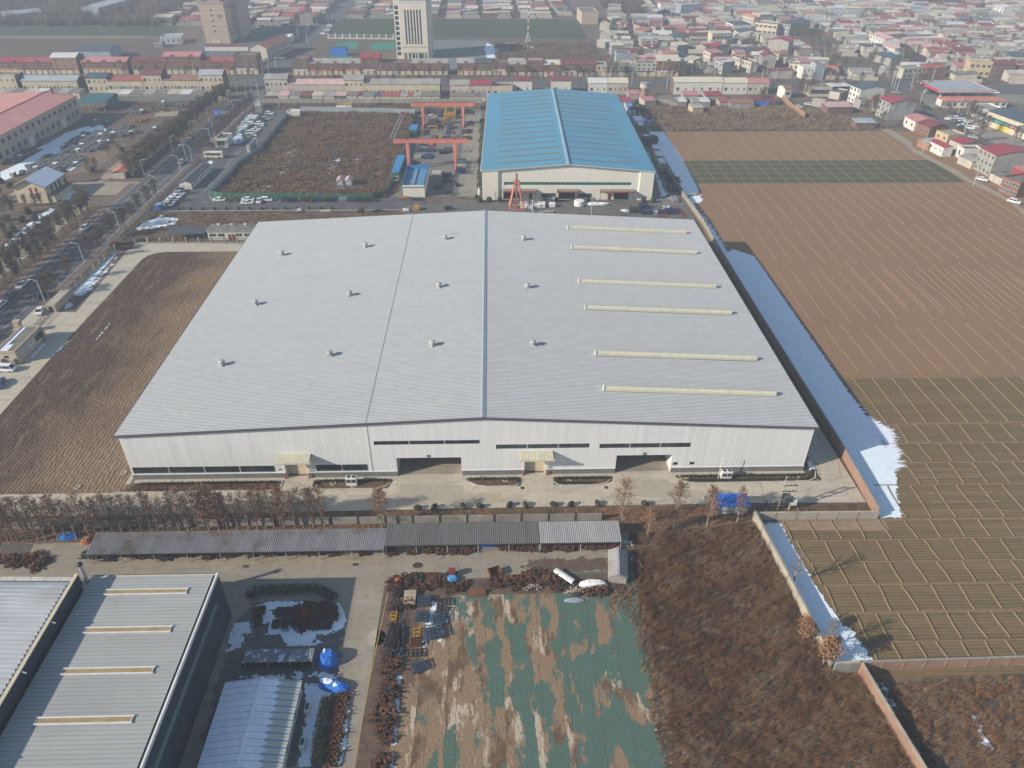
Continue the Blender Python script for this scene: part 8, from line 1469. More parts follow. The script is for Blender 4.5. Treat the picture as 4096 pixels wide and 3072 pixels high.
for i,t in enumerate(pk_.split()[1::2]):xy,k,c=t.split(':');car('%s car in the car park row north of the lodge, %s along the row'%(c,nth(i)),W('F1 '+xy)[0],pi/2+rnd.uniform(-.1,.1),k,c,'cars in the car park row')
for i,t in enumerate('1592,1058:sedan:white 1557,1088:sedan:white 1530,1112:sedan:white 1502,1137:sedan:white 1490,1160:suv:silver 1600,1030:sedan:grey'.split()):xy,k,c=t.split(':');car('%s car slanting beside the blue box at the office end, %s from the office'%(c,nth(i)),W('B1 '+xy)[0],1.25,k,c,'cars beside the blue box')
for i,t in enumerate('485,435 520,420 545,460 575,425 590,385 610,455 635,395 655,415 665,445 620,500 655,525 680,488 690,525 720,505 640,545 750,552 735,480 790,522 825,530 700,400'.split()):car('%s car in the crowded shop car park, %s counted from the left'%(('white','silver','grey','white','black')[i%5],nth(i)),W('E4 '+t)[0],.9+(i%2)*.12,('sedan','suv')[i%2],('white','silver','grey','white','black')[i%5],'cars in the shop car park')
for i,t in enumerate('1180,388 1170,408 1160,432 1142,452 1122,472 1105,492 1078,508 925,400'.split()):car('%s car in the roadside row by the green field, %s from the far end'%(('white','silver','grey')[i%3],nth(i)),W('F6 '+t)[0],1.2,'sedan',('white','silver','grey')[i%3],'cars by the green field')
for i,t in enumerate('130,403 182,403 275,408 365,405 460,402'.split()):car('%s car on the shaded fire station forecourt, %s from the left'%(('silver','black','silver','silver','white')[i],nth(i)),W('F6 '+t)[0],0,'suv',('silver','black','silver','silver','white')[i],'cars on the fire station forecourt')
for i,t in enumerate('1575,832 1565,895 1700,885 1880,950'.split()):car('car under the village trees, %s from the left'%nth(i),W('E2 '+t)[0],1.4,'sedan',('silver','white','white','black')[i],'cars under the village trees')
for i,t in enumerate('470,850 540,830 590,855 385,870'.split()):car('white car in the yard east of the dry plot, %s of four'%nth(i),W('A4 '+t)[0],1.4,'sedan','white','cars in the yard east of the dry plot')
bs=thing('bus','cream coach parked at the car park entrance','bus',(*W('B1 1900,735')[0],.06),pi/2-.05);b=MB();b.box(-1.05,-4.,.4,1.05,4.,2.7);b.build('body',M['cream'],bs);b=MB();b.box(-1.07,-3.6,1.5,1.07,3.5,2.3);b.build('windows',M['car_glass'],bs);b=MB();b.box(-.95,-3.8,2.702,.95,3.8,2.85);b.build('roof',M['white'],bs)
for x in(-.95,.95):
 for y in(-2.6,2.5):b=MB();b.tube((x-.12,y,.42),(x+.12,y,.42),.42,n=12);b.build('wheel',M['tyre'],bs)
for i,t in enumerate(('505,395','560,385')):v=thing('van',('white minibus on the fire station forecourt','larger pale coach on the fire station forecourt')[i],'van',(*W('F6 '+t)[0],.05));b=MB();b.box(-1.1,-3.5,.4,1.1,3.5,2.6);b.build('body',M['off_white'],v);b=MB();b.box(-1.12,-3.52,1.4,1.12,3.2,2.2);b.build('windows',M['car_glass'],v)
tk=thing('truck','old red flatbed truck parked behind the snowy strip','truck',(*W('C1 1020,300')[0],.06),pi/2);b=MB();b.box(-1.1,-3.2,.8,1.1,1.4,1.1);b.box(-1.1,-3.2,1.101,-1.,1.4,1.5);b.box(1.,-3.2,1.101,1.1,1.4,1.5);b.build('bed',M['rust'],tk);b=MB();b.box(-1.1,1.6,.6,1.1,3.2,2.3);b.build('cab',M['brick'],tk);b=MB();b.box(-1.12,2.3,1.5,1.12,3.22,2.1);b.build('windows',M['car_glass'],tk)
for x in(-.9,.9):
 for y in(-2.3,2.4):b=MB();b.tube((x-.12,y,.45),(x+.12,y,.45),.45,n=12);b.build('wheel',M['tyre'],tk)
bx=thing('blue_skip','royal blue box beside the slanting parked cars','container',(*W('B1 1415,1185')[0],.05));b=MB();b.box(-1.,-1.3,0,1.,1.3,1.8);b.build('body',M['blue_tarp'],bx);b=MB();b.box(-1.05,-1.35,1.802,1.05,1.35,1.9);b.build('lid',M['bluegrey_wall'],bx)
t_=thing('site_office','blue cabin on the building site beside the white tower','container',(*W('F6 1190,830')[0],0));b=MB();b.box(0,0,0,11,6,5.5);b.build('body',M['blue_tarp'],t_);b=MB();b.box(-.1,-.1,5.502,11.1,6.1,5.7);b.build('roof',M['roof_slate'],t_)
def lamp(H,arm,side):
 r=thing('street_lamp','x','street lamp');b=MB();b.tube((0,0,0),(0,0,H-.6),.13,.08,8);b.build('pole',M['white'],r);b=MB();p=(0,0,H-.6)
 for k in range(1,6):t=k/5;q=(side*arm*t,0,H-.6+.6*sin(t*pi/2));b.tube(p,q,.06,n=6);p=q
 b.build('arm',M['white'],r);b=MB();b.rbox((side*(arm+.3),0,H-.02),(.8,.28,.12));b.build('lamp_head',M['off_white'],r);b=MB();b.tube((0,0,0),(0,0,.3),.24,n=8);b.build('base',M['steel'],r);return Proto(r)
LL,LR,LS=lamp(6.9,1.6,1),lamp(6.9,1.6,-1),lamp(8.,1.8,-1)
for i,p in enumerate(sorted(W('C1 222,548 545,275 B1 1280,895 F1 700,1130 985,893 1225,680 1395,525 1515,428')+[(-69,64.)],key=lambda p:p[1])):LL.place('white street lamp on the far pavement of the main road, %s from the near end'%nth(i),(-68.9,p[1]),0,'lamps on the far pavement')
for i,p in enumerate(sorted(W('C1 365,735 690,420 975,145 B1 1385,1045 F1 800,1430 965,1270 1240,1010 1445,770 1700,575 1805,470 1935,340'),key=lambda p:p[1])):LR.place('white street lamp on the near pavement of the main road, %s from the near end'%nth(i),(-55.9,p[1]),0,'lamps on the near pavement')
S_=W('A2 105,600 155,595 665,640 1060,615 1295,560 A3 500,610 885,655 1295,620 1340,715 1535,650 1640,650 2035,620 2100,665')+W('E2 25,1440 715,1390 860,1470 1100,1460 1410,1410 1920,1470 1960,1080 1530,980')+W('E3 185,485 310,580 420,585 775,495 930,520 1170,650 1265,715 1215,690 1895,525 1520,650')+W('A1 1040,565 1380,625 1570,620')
for i,p in enumerate(sorted(S_)):LS.place('street lamp along the shop street, %s from the west'%nth(i),p,pi/2 if i%2 else-pi/2,'lamps along the shop street',rnd.uniform(.9,1.1))
LR.place('white lamp by the shop car park beside the road',W('E4 680,625')[0],2.4,None,1.);LR.place('lamp beside the lane road near the pink roof',W('E4 100,205')[0],2.4,None,1.)
up=thing('utility_pole','x','utility pole');b=MB();b.tube((0,0,0),(0,0,9.4),.17,.11,8);b.build('pole',M['pale_wall'],up);b=MB();b.bar((-.9,0,8.9),(.9,0,8.9),.1);b.bar((-.6,0,8.3),(.6,0,8.3),.1);b.build('crossarm',M['dark_metal'],up);UP=Proto(up)
for i,p in enumerate(W('F1 920,1290 1330,930 1625,655 1885,355 1660,300 1965,280')+W('A1 1990,800')):UP.place('pale concrete utility pole beside the car park, %s from the near end'%nth(i),p,0,'utility poles beside the car park')
for i,p in enumerate(W('F6 1160,370 1215,340 1010,480 860,665 560,735 720,625')+W('A2 240,865 365,850 385,300 460,340')):UP.place('utility pole near the north crossroads, %s of the group'%nth(i),p,.3,'utility poles near the crossroads')
for i,p in enumerate(W('E1 480,430 1245,420 300,1330 560,1500 E5 150,240 755,240 1060,470 1665,480 720,110 1285,110 1800,770 E4 600,345 120,890 B4 1930,545')):UP.place(('yellow-based ' if i==13 else '')+'utility pole among the eastern houses, %s of the scatter'%nth(i),p,.3,'utility poles among the eastern houses',.95)
sg=thing('road_sign','blue direction sign on a cantilever post over the main road','road sign',(-56.9,264.5,0));b=MB();b.tube((0,0,0),(0,0,5.8),.16,n=8);b.build('post',M['galv'],sg);b=MB();b.bar((0,0,5.5),(-7.2,0,5.5),.12);b.bar((0,0,4.8),(-7.2,0,4.8),.12);b.build('arm',M['galv'],sg);b=MB();b.box(-7.4,-.12,4.2,-3.6,-.061,6.2);b.build('panel',M['blue_sign'],sg);b=MB();b.bar((-6.6,-.14,4.6),(-6.6,-.14,5.6),.16,.02);b.bar((-6.6,-.14,5.2),(-5.4,-.14,5.2),.02,.16);b.build('arrow',M['text_white'],sg)
for i,s in enumerate(('E3 1500,740','A4 635,650','E3 60,520')):t_=thing('banner_flag','upright orange banner, %s'%('near the petrol station','beside the white corner building','left of the crossroads trees')[i],'banner',(*W(s)[0],0));b=MB();b.tube((0,0,0),(0,0,4),.05,n=6);b.build('pole',M['steel'],t_);b=MB();b.box(0,-.03,.8,1.1,.03,4);b.build('cloth',M['gantry_red'],t_)
for lab,s in(('white frame gantry over the road at the crossroads, west','A2 210,545'),('white frame gantry over the north road','F6 870,480')):t_=thing('traffic_gantry',lab,'traffic gantry',(*W(s)[0],0));b=MB();b.tube((0,0,0),(0,0,6.5),.16,n=8);b.build('post',M['white'],t_);b=MB();b.bar((0,0,6.2),(7,0,6.2),.14);b.bar((0,0,5.6),(7,0,5.6),.14);b.build('arm',M['white'],t_)
def grow(seed,H,cr,cb,tr,nl=22,sub=5,twigs=8,tw=.05,leaf=0,ls=.22,up=.5,spread=1.,fork=0,prof=lambda t:(1-t)**.6*(.35+.65*min(1,t*4))):
 """tapered trunk with limbs; the crown is a cloud of twigs and leaves set at the limb ends"""
 R=random.Random(seed);lim=MB();TV=[];TF=[];TM=[]
 def tri(a,b,c,m):n=len(TV);TV.extend((tuple(a),tuple(b),tuple(c)));TF.append((n,n+1,n+2));TM.append(m)
 pts=[];x=y=0.;ns=7
 for i in range(ns+1):
  t=i/ns;pts.append((Vector((x,y,H*.95*t)),tr*(1-t)**.85+.025));x+=R.uniform(-.05,.05)*H*.25*(.3+t);y+=R.uniform(-.05,.05)*H*.25*(.3+t)
 for(p,r0),(q,r1)in zip(pts,pts[1:]):lim.tube(p,q,r0,r1,6,0,False)
 def at(h):
  f=min(max(h/(H*.95),0),.999)*ns;i=int(f);return pts[i][0].lerp(pts[i+1][0],f-i),pts[i][1]*(1-(f-i))+pts[i+1][1]*(f-i)
 def twig(p,d,L,n):
  for _ in range(n):
   e=(d+Vector((R.uniform(-1,1),R.uniform(-1,1),R.uniform(-.6,1)))*.95).normalized();q=p+e*L*R.uniform(.5,1.1);s=Vector((R.uniform(-1,1),R.uniform(-1,1),R.uniform(-1,1))).cross(e).normalized()*tw*.5
   tri(p-s,p+s,q,0)
   if leaf:
    for _ in range(int(leaf)+(R.random()<leaf%1)):
     c=p.lerp(q,R.uniform(.25,1.1))+Vector((R.uniform(-.2,.2),R.uniform(-.2,.2),R.uniform(-.2,.15)));a=Vector((R.uniform(-1,1),R.uniform(-1,1),R.uniform(-1,1))).normalized()*ls*R.uniform(.6,1.2);g=a.orthogonal().normalized()*ls*.6*R.uniform(.6,1.2)
     m=1 if R.random()<.6 else 2;tri(c-a*.5,c+g,c+a*.6,m);tri(c-a*.5,c+a*.6,c-g,m)
 for i in range(nl):
  t=(i+R.random())/nl;h=cb+(H*.97-cb)*t;p,r=at(h);az=i*2.4+R.uniform(-.4,.4);L=cr*prof(t)*R.uniform(.75,1.15)
  if L<.25:L=.25
  d=Vector((cos(az)*spread,sin(az)*spread,up+R.uniform(-.1,.25)+t*.5)).normalized();prev=p;rr=min(r*.6,.02+.03*L);n=3
  for s in range(n):
   q=prev+d*L/n;d=(d+Vector((R.uniform(-.2,.2),R.uniform(-.2,.2),R.uniform(-.02,.22)))).normalized();lim.tube(prev,q,rr*(1-s/n)+.012,rr*(1-(s+1)/n)+.01,4,0,False)
   for _ in range(sub):
    f=R.random();b0=prev.lerp(q,f);e=(d*.6+Vector((R.uniform(-1,1),R.uniform(-1,1),R.uniform(-.2,.9)))).normalized();b1=b0+e*L*R.uniform(.18,.38);w=.022;sd=e.cross(Vector((0,0,1))if abs(e.z)<.9 else Vector((1,0,0))).normalized()*w
    tri(b0-sd,b0+sd,b1,0);twig(b1,e,min(.9,.28*L+.25),twigs//2);twig(b0 .lerp(b1,.55),e,min(.8,.25*L+.2),max(1,twigs//4))
   prev=q
  twig(prev,d,min(.9,.3*L+.25),twigs)
 return lim,TV,TF,TM
def tree_proto(name,cat,seed,mats,bark,**k):
 lim,V,F,Mi=grow(seed,**k);r=thing(name,'x',cat);lim.build('trunk',bark,r)
 cr=link(bpy.data.objects.new('crown',npmesh('crown',np.array(V),np.array(F),mats,Mi)),r);return Proto(r)
LB=[M['twig'],M['leaf_brown'],M['leaf_rust']];LG=[M['twig_olive'],M['leaf_gold'],M['leaf_brown']];LT=[M['twig'],M['twig'],M['twig_grey']];LO=[M['twig_olive'],M['twig_olive'],M['twig']];LY=[M['twig_grey'],M['twig_grey'],M['twig']]
PF=lambda t:min(1.,.45+t*1.4)*(1-t)**.4
PL=[tree_proto('plane_tree','tree',11+i,LB,M['pale_bark'],H=10.4,cr=3.0,cb=2.4,tr=.13,nl=20,sub=4,twigs=7,tw=.035,leaf=.33,ls=.2,up=1.2,prof=PF)for i in range(3)]
PD=[tree_proto('plane_tree','tree',21+i,LB,M['pale_bark'],H=10.5,cr=3.1,cb=2.2,tr=.15,nl=26,sub=4,twigs=7,tw=.035,leaf=.7,ls=.22,up=1.,prof=PF)for i in range(3)]
PG=tree_proto('plane_tree','tree',31,LG,M['pale_bark'],H=7.5,cr=2.8,cb=1.6,tr=.12,nl=22,sub=4,twigs=5,tw=.05,leaf=2,ls=.28,up=.6)
BT=[tree_proto('roadside_tree','tree',41+i,LO if i%2 else LT,M['trunk_bark'],H=7.4,cr=3.6,cb=1.9,tr=.14,nl=18,sub=6,twigs=10,tw=.065,up=.95,spread=1.,prof=PF)for i in range(4)]
BR=tree_proto('bare_tree','tree',51,[M['twig_grey'],M['twig'],M['twig']],M['pale_bark'],H=9.0,cr=3.8,cb=2.0,tr=.17,nl=18,sub=4,twigs=5,tw=.035,up=.8)
VT=[tree_proto('bare_tree','tree',61+i,(LT,LY,LO)[i],M['trunk_bark'],H=10.,cr=5.,cb=2.2,tr=.25,nl=18,sub=5,twigs=8,tw=.11,up=.75)for i in range(3)]
SP=tree_proto('sapling','tree',71,LT,M['pale_bark'],H=4.2,cr=1.1,cb=1.2,tr=.05,nl=10,sub=2,twigs=3,tw=.04,up=1.2)
def pl(proto,label,p,group=None,s=1.):return proto.place(label,(p[0],p[1],0),rnd.uniform(0,6.28),group,s*rnd.uniform(.95,1.05))
front=W('D1 15,885 85,895 130,890 180,895 275,880 380,888 455,880 580,883 660,878 760,873 890,862 960,850 1040,845 1125,832 1215,832 1300,820 1405,818 1500,812 1570,815 1665,812 1770,795 1860,800 1965,800 2065,790 2165,785 ')+W('C2 720,965 790,960 850,952 930,950 1010,955 1075,958 1135,948 1195,942 1270,948 1350,945 1410,940 1485,938 1565,932')
for i,p in enumerate(sorted(front)):
 pl(PL[i%3]if i<22 else PD[i%3]if i%3==0 else PL[i%3],'leafy brown plane tree in the row behind the long shelter, %s from the left edge'%nth(i),p,'plane trees behind the long shelter',rnd.uniform(.82,1.05))
back=[(-26+i*3.4+rnd.uniform(-.8,.8),-12.0+rnd.uniform(-.5,.5))for i in range(19)]
for i,p in enumerate(back):pl(PL[(i+1)%3],'thin brown plane tree in the back row at the road edge, %s from the left'%nth(i),p,'plane trees at the road edge',rnd.uniform(.5,.72))
pl(PD[2],'lone round plane tree with pale trunk between the long and the dark shelter',(51.6,-14.6),None,.88)
pl(PL[1],'pale-topped plane tree at the right end of the light shelter',(96.2,-16.0),None,1.12);pl(PD[0],'big copper plane tree below vehicle bay 5',(106,-16.1),None,1.06);pl(PD[1],'copper plane tree just left of the blue-roofed lock-up',(112.4,-15.6),None,.95)
pl(PL[2],'slender plane tree in front of the blue-roofed lock-up',(118.4,-14.6),None,.82);pl(PD[2],'short copper plane tree beside the wall end near the lock-up',(100.8,-18),None,.7)
pl(PG,'gold-leaved plane tree beside the wall step at the snow strip',(123.2,-45.2),None,.95);pl(PG,'pale gold sapling plane tree by the concrete wall above the wall step',(121.6,-40.8),None,.75);pl(BR,'bare tree arching over the snow above the gold plane tree',(124.6,-42.4),None,.8)
pl(BR,'bare grey tree on the snow strip casting a long shadow on the wheat',W('C4 930,1020')[0],None,.95)
row=[((-73.2,-75.6)[i%2]+rnd.uniform(-.5,.5),30+i*2.5+rnd.uniform(-.9,.9))for i in range(48)]
row=[p for p in row if p[1]<151]
for i,p in enumerate(row):pl(BT[i%4],'bare tree in the verge row left of the main road, %s from the near end'%nth(i),p,'verge trees left of the main road',rnd.uniform(.85,1.1))
row=[((-73.,-75.8)[i%2]+rnd.uniform(-.7,.7),184+i*2.2+rnd.uniform(-.9,.9))for i in range(60)]
for i,p in enumerate(row):pl(BT[(i+1)%4],'bare tree in the hedge-like row beside the stone yard, %s from the junction'%nth(i),p,'verge trees beside the stone yard',rnd.uniform(.85,1.1))
pts=W('C1 110,520 160,570 300,440 355,400 410,340 460,300')+W('C1 470,670 410,710 590,560 760,385 815,325 850,280 910,215 950,190 1045,115')+[(-54.6,130),(-54.4,137),(-54.7,144),(-54.5,152),(-54.8,160)]
for i,p in enumerate(pts):pl(BT[i%4],'bare street tree along the near pavement of the main road, %s of the scattered line'%nth(i),(p[0],p[1]),'street trees along the main road',rnd.uniform(.8,1.0))
pts=[(-54.5+rnd.uniform(-.4,.4),208+i*4.6)for i in range(4)]+[(-54.5+rnd.uniform(-.4,.4),234+i*4.6)for i in range(14)]
for i,p in enumerate(pts):pl(BT[(i+2)%4],'bare street tree beside the car park railing, %s from the lodge'%nth(i),p,'street trees beside the car park',rnd.uniform(.75,.95))
for i,p in enumerate(W('B1 20,1090 90,1180 130,1240 50,1240 240,1170 330,1190 20,1330 110,1360 370,1160 590,960 60,1440')):pl(VT[1]if i%2 else BT[1],'leafless garden tree near the cream villa, %s of the garden group'%nth(i),p,'garden trees near the villa',rnd.uniform(.5,.75))
for i,p in enumerate(W('B1 1070,690 960,720 860,860 790,880 1020,650 1190,610')):pl(VT[i%3],'leafless tree at the stone yard edge by the red-roofed shed, %s of the group'%nth(i),p,'trees at the stone yard edge',rnd.uniform(.5,.65))
for i in range(18):pl(SP,'leafless sapling along the car park kerb, %s from the left'%nth(i),(-44+i*4.6,146.9),'saplings along the car park kerb',rnd.uniform(.9,1.1))
for i,p in enumerate(W('F3 430,450 1165,400 2140,400')+W('F4 20,1330 190,1320 540,1330')):pl(SP,'little bare shrub tree before the blue-roofed warehouse, %s from the left'%nth(i),p,'shrub trees before the blue-roofed warehouse',.9)
pts=[(-230+i*9.5+rnd.uniform(-3,3),341.5+rnd.uniform(-1.5,1.5))for i in range(14)]+[(-150+i*9+rnd.uniform(-3,3),367.5+rnd.uniform(-1.,1.))for i in range(9)]
for i,p in enumerate(sorted(pts)):pl(VT[i%3],'bare street tree before the western shop rows, %s from the left'%nth(i),p,'street trees before the western shops',rnd.uniform(.5,.72))
pts=[(-35+i*10+rnd.uniform(-3,3),366.5+rnd.uniform(-1,1))for i in range(20)]+[(-45+i*8.5+rnd.uniform(-3,3),343+rnd.uniform(-1,1))for i in range(12)]
for i,p in enumerate(sorted(pts)):pl(VT[(i+1)%3],'bare street tree before the central shop rows, %s from the left'%nth(i),p,'street trees before the central shops',rnd.uniform(.45,.7))
pts=[(170+i*9+rnd.uniform(-3,3),358-i*.9+rnd.uniform(-2,2))for i in range(16)]+[(200+i*10+rnd.uniform(-3,3),338-i*1.2+rnd.uniform(-2,2))for i in range(9)]
for i,p in enumerate(sorted(pts)):pl(VT[i%3],'bare street tree along the eastern street, %s from the left'%nth(i),p,'street trees along the eastern street',rnd.uniform(.5,.75))
vill=W('E1 520,330 600,280 680,250 620,200 720,180 560,170 480,210 1590,560 1650,520 300,600 380,640 1780,1250 1850,1280 1700,1290 270,1380 170,1330 1310,1400 1460,1420')+W('E2 650,840 700,900 720,960 560,1250 640,1220 500,1240 1000,520 1080,560 1450,700 1560,720 1660,760 1740,800 1850,760 1900,700 2010,1000 2100,1050 2150,950 1450,640 1520,620 1610,640')+W('E3 60,420 130,340 220,250 330,340 520,400 600,330 760,300 830,260 150,200 1130,560 1300,200 1380,190 1450,210 1530,200 1600,190 1400,150 1700,700 1800,760 1620,720 1600,800 700,1130 800,1150 850,1100 980,1390')+W('E4 440,420 360,360 700,470 740,430 800,460 850,480 950,600 860,720 1340,740 760,390')
for i,p in enumerate(vill):pl(VT[i%3],'bare brown tree among the village houses, %s counted from the water tower side'%nth(i),p,'trees among the village houses',rnd.uniform(.6,1.0))
R=random.Random(33);k_=0
for i in range(400):
 x,y=R.uniform(160,480),R.uniform(380,600)
 if x<201+(y-30)*.6 and k_<80 and not any(hypot(x-a,y-c)<r_+1 for a,c,r_ in cb):pl(VT[k_%3],'bare tree between the low eastern village roofs, %s of the scattered trees'%nth(k_),(x,y),'trees between the village roofs',R.uniform(.5,.85));k_+=1
pts=W('E6 2010,210 1950,200 1580,290 1600,260 2060,180')
for i,p in enumerate(pts):pl(VT[i%3],'dark bare tree behind the dry plot, %s from the left'%nth(i),p,'trees behind the dry plot',.8)
b=MB();R=random.Random(4);b.blob((0,0,.85),(.95,.95,.95),14,9,.10,0,R,.02);shr=b.mesh('foliage',[M['evergreen']])
for i,p in enumerate(W('F3 165,465 325,460 505,455 115,420')+W('F3 1260,430 1470,440 1835,430 2000,450')+W('F4 615,1370 735,1375')+W('F3 160,90')):put(shr,'clipped_shrub','round clipped evergreen before the blue-roofed warehouse, %s in the planting'%nth(i),'shrub',(p[0],p[1],.05),i,'clipped evergreens',1.1 if i<4 or i>7 else.8)
for i in range(22):put(shr,'clipped_shrub','clumped evergreen in the hedge beside the crane yard lane, %s from the near end'%nth(i),'shrub',(68.3+rnd.uniform(-.3,.2),162+i*4.9,.05),i,'evergreens beside the crane yard lane',(1.0,1.9,1.0))
for i,p in enumerate(W('C3 225,800 345,795 560,790 680,788 900,780 1015,780 1225,775 1350,775 1545,770 1895,770')):put(shr,'clipped_shrub','small evergreen bush along the near kerb of the warehouse road, %s from the left'%nth(i),'shrub',(p[0],p[1]-.2,.03),i,'evergreen bushes along the warehouse road',(.9,.5,.6))
for i,p in enumerate([(-42+i*4.3,147.2)for i in range(14)]):put(shr,'clipped_shrub','tiny round bush on the car park kerb, %s from the left'%nth(i),'shrub',(p[0],p[1],.03),i,'round bushes on the car park kerb',.62)
for i,p in enumerate(W('B1 10,960 90,1000 50,1130 250,1230 310,1290 200,1300 120,1390 60,1290 560,960 585,985 80,1440 1080,680 820,860 1130,900 1200,905 440,1090 500,1060')):put(shr,'garden_bush','dark garden bush near the cream villa, %s of the planting'%nth(i),'bush',(p[0],p[1],.03),i,'dark bushes near the villa',(1.5,1.4,1.3))
for i,p in enumerate(W('F4 490,240 560,215 640,640 700,640 740,625 590,230')):put(shr,'evergreen_tree','dark spreading evergreen beside the containers, %s from the far end'%nth(i),'tree',(p[0],p[1],.03),i,'evergreens beside the containers',(2.4,2.6,2.2))
def hedge(label,pts,w,h,seed=1,dens=26,mats=None):
 R=np.random.RandomState(seed);P=[];
 for(x0,y0),(x1,y1)in zip(pts,pts[1:]):
  L=hypot(x1-x0,y1-y0);n=int(L*w*dens*2);t=R.rand(n);o=(R.rand(n)-.5)*w;ux,uy=(x1-x0)/L,(y1-y0)/L
  z=h*np.sqrt(R.rand(n));P.append(np.stack([x0+(x1-x0)*t-uy*o,y0+(y1-y0)*t+ux*o,z],1))
 P=np.concatenate(P);n=len(P);a=R.randn(n,3);a/=np.linalg.norm(a,axis=1)[:,None];c=R.randn(n,3);c-=(c*a).sum(1)[:,None]*a;c/=np.linalg.norm(c,axis=1)[:,None];s=.13*(.6+R.rand(n))[:,None]
 V=np.concatenate([P-a*s,P+c*s*.8,P+a*s],1).reshape(-1,3);V[:,2]=np.maximum(V[:,2],.02)
 o=link(bpy.data.objects.new('hedge',npmesh('hedge',V,np.arange(n*3).reshape(-1,3),mats or[M['hedge_green'],M['evergreen']],R.randint(0,2,n))));return tag(o,label,'hedge')
hedge('thick dark clipped hedge around the shaded snow patch',W('D3 405,310 430,262 520,245 760,235 960,235 1040,275 1090,320'),1.7,1.3,1,75)
hedge('dark hedge block at the bottom beside the snow and castings',W('D3 1030,1110 1000,1250 970,1400 950,1660'),1.6,1.3,2,75)
for i,(lab,pts)in enumerate((('thin green hedge along the wall bed left of the left canopy door',[(2,-1.6),(29.3,-1.6)]),('green hedge edging the bed with the left outdoor unit',[(36.8,-3.3),(36.8,-1.5),(51.2,-1.5)]),('green hedge along the bed between bay 3 and the middle door',[(67.4,-1.5),(77.4,-1.5),(77.4,-3.0)]),('green hedge framing the bed between the middle door and bay 5',[(95.8,-1.6),(85.3,-1.6),(85.3,-3.0),(93,-3.2)]),('green hedge along the wall side of the long right-hand bed',[(110.4,-1.6),(136,-1.6)]),('green hedge along the road side of the long right-hand bed',[(111.6,-2.8),(136,-2.9),(138.4,0)]))):
 hedge(lab,pts,.7,.5,5+i,50)
def scrub(name,label,cat,pts,dens,h,spread,blades,w,mats,seed=1,lean=(0,0),base=.04,mixs=.06,keep=None,wts=None):
 R=np.random.RandomState(seed);P=np.array(pts);x0,y0=P.min(0);x1,y1=P.max(0);A=(x1-x0)*(y1-y0);n=int(A*dens);X=x0+R.rand(n)*(x1-x0);Y=y0+R.rand(n)*(y1-y0);ok=inside(pts,X,Y)
 def lf(a,b,s,ph):return np.sin(a*s+ph+1.7*np.sin(b*s*.7+ph*2))*np.sin(b*s*1.3+ph*.5+1.3*np.sin(a*s*.6))
 cl=lf(X,Y,mixs*6,1.)+.6*lf(X,Y,mixs*17,2.)
 if keep is not None:ok&=(cl+R.randn(n)*.25)>keep
 X,Y,cl=X[ok],Y[ok],cl[ok];n=len(X);sz=(.55+.75*R.rand(n))*(1+.35*np.clip(cl,-1,1));k=len(mats)
 mi=np.clip(((cl*.33+.5+R.randn(n)*.16)*k).astype(int),0,k-1)
 N=n*blades;ii=np.repeat(np.arange(n),blades);bx=X[ii]+R.randn(N)*spread*.25;by=Y[ii]+R.randn(N)*spread*.25;az=R.rand(N)*2*pi;rr=np.sqrt(R.rand(N))*spread*sz[ii];hh=h*sz[ii]*(.45+.55*R.rand(N))*np.sqrt(np.clip(1-(rr/(spread*1.45))**2*.7,.1,1))
 tx=bx+np.cos(az)*rr+lean[0]*hh;ty=by+np.sin(az)*rr+lean[1]*hh;pz=R.rand(N)*2*pi;wx,wy=np.cos(pz)*w*(.6+.8*R.rand(N)),np.sin(pz)*w*(.6+.8*R.rand(N))
 V=np.empty((N,3,3));V[:,0]=np.stack([bx-wx,by-wy,np.full(N,base)],1);V[:,1]=np.stack([bx+wx,by+wy,np.full(N,base)],1);V[:,2]=np.stack([tx,ty,base+hh],1)
 o=link(bpy.data.objects.new(name,npmesh(name,V.reshape(-1,3),np.arange(N*3).reshape(-1,3),mats,mi[ii])));return tag(o,label,cat,None,'stuff')
WR=[M['weed_dark'],M['weed_rust'],M['weed_rust'],M['weed_grey'],M['weed_straw']]
E_=[(97.5,-17.5),(121.5,-14.6),(122,-22),(123.6,-45.6),(127.8,-48),(129,-56),(130.2,-75),(97,-75),(96.8,-36),(97.2,-26)]
scrub('scrub','dense rust-brown dry scrub filling the ground left of the concrete wall','scrub',E_,5.2,1.5,.55,20,.028,[M['weed_dark'],M['weed_dark'],M['weed_rust'],M['weed_grey']],3,(.35,-.25),.04,.05,-1.15)
scrub('scrub','straw-coloured dry grass along the sunlit concrete wall','scrub',[(108,-17),(121.4,-15),(122.2,-24),(123.6,-45),(127.5,-48.5),(129.3,-62),(129.6,-75),(118,-75),(118,-52),(114,-34),(108,-24)],4.2,1.15,.45,18,.026,[M['weed_rust'],M['weed_grey'],M['weed_straw'],M['weed_straw']],4,(.3,-.2),.04,.07,-.1)
scrub('scrub','tangled brown and straw scrub right of the brick wall at the bottom','scrub',[(129.5,-48.8),(160,-47.6),(160,-75),(131.8,-75),(130.8,-62)],4.6,1.3,.5,20,.028,[M['weed_rust'],M['weed_rust'],M['weed_grey'],M['weed_straw']],5,(.2,-.2),.04,.06,-.75)
scrub('scrub','brown weeds round the tin huts above the netted ground','scrub',[(86,-30),(97,-27.5),(97.5,-36),(96,-75),(95.4,-75),(95.2,-50),(94.6,-36),(92,-32)],4.5,.7,.4,12,.035,[M['weed_dark'],M['weed_grey'],M['weed_straw']],6,(.2,-.2),.06)
scrub('weeds','dry brown weeds covering the fenced plot behind the car park','weeds',plot,.95,1.5,1.25,20,.10,[M['weed_dark'],M['weed_grey'],M['weed_grey'],M['weed_rust'],M['weed_straw']],7,(.1,0),.06,.035,-1.05)
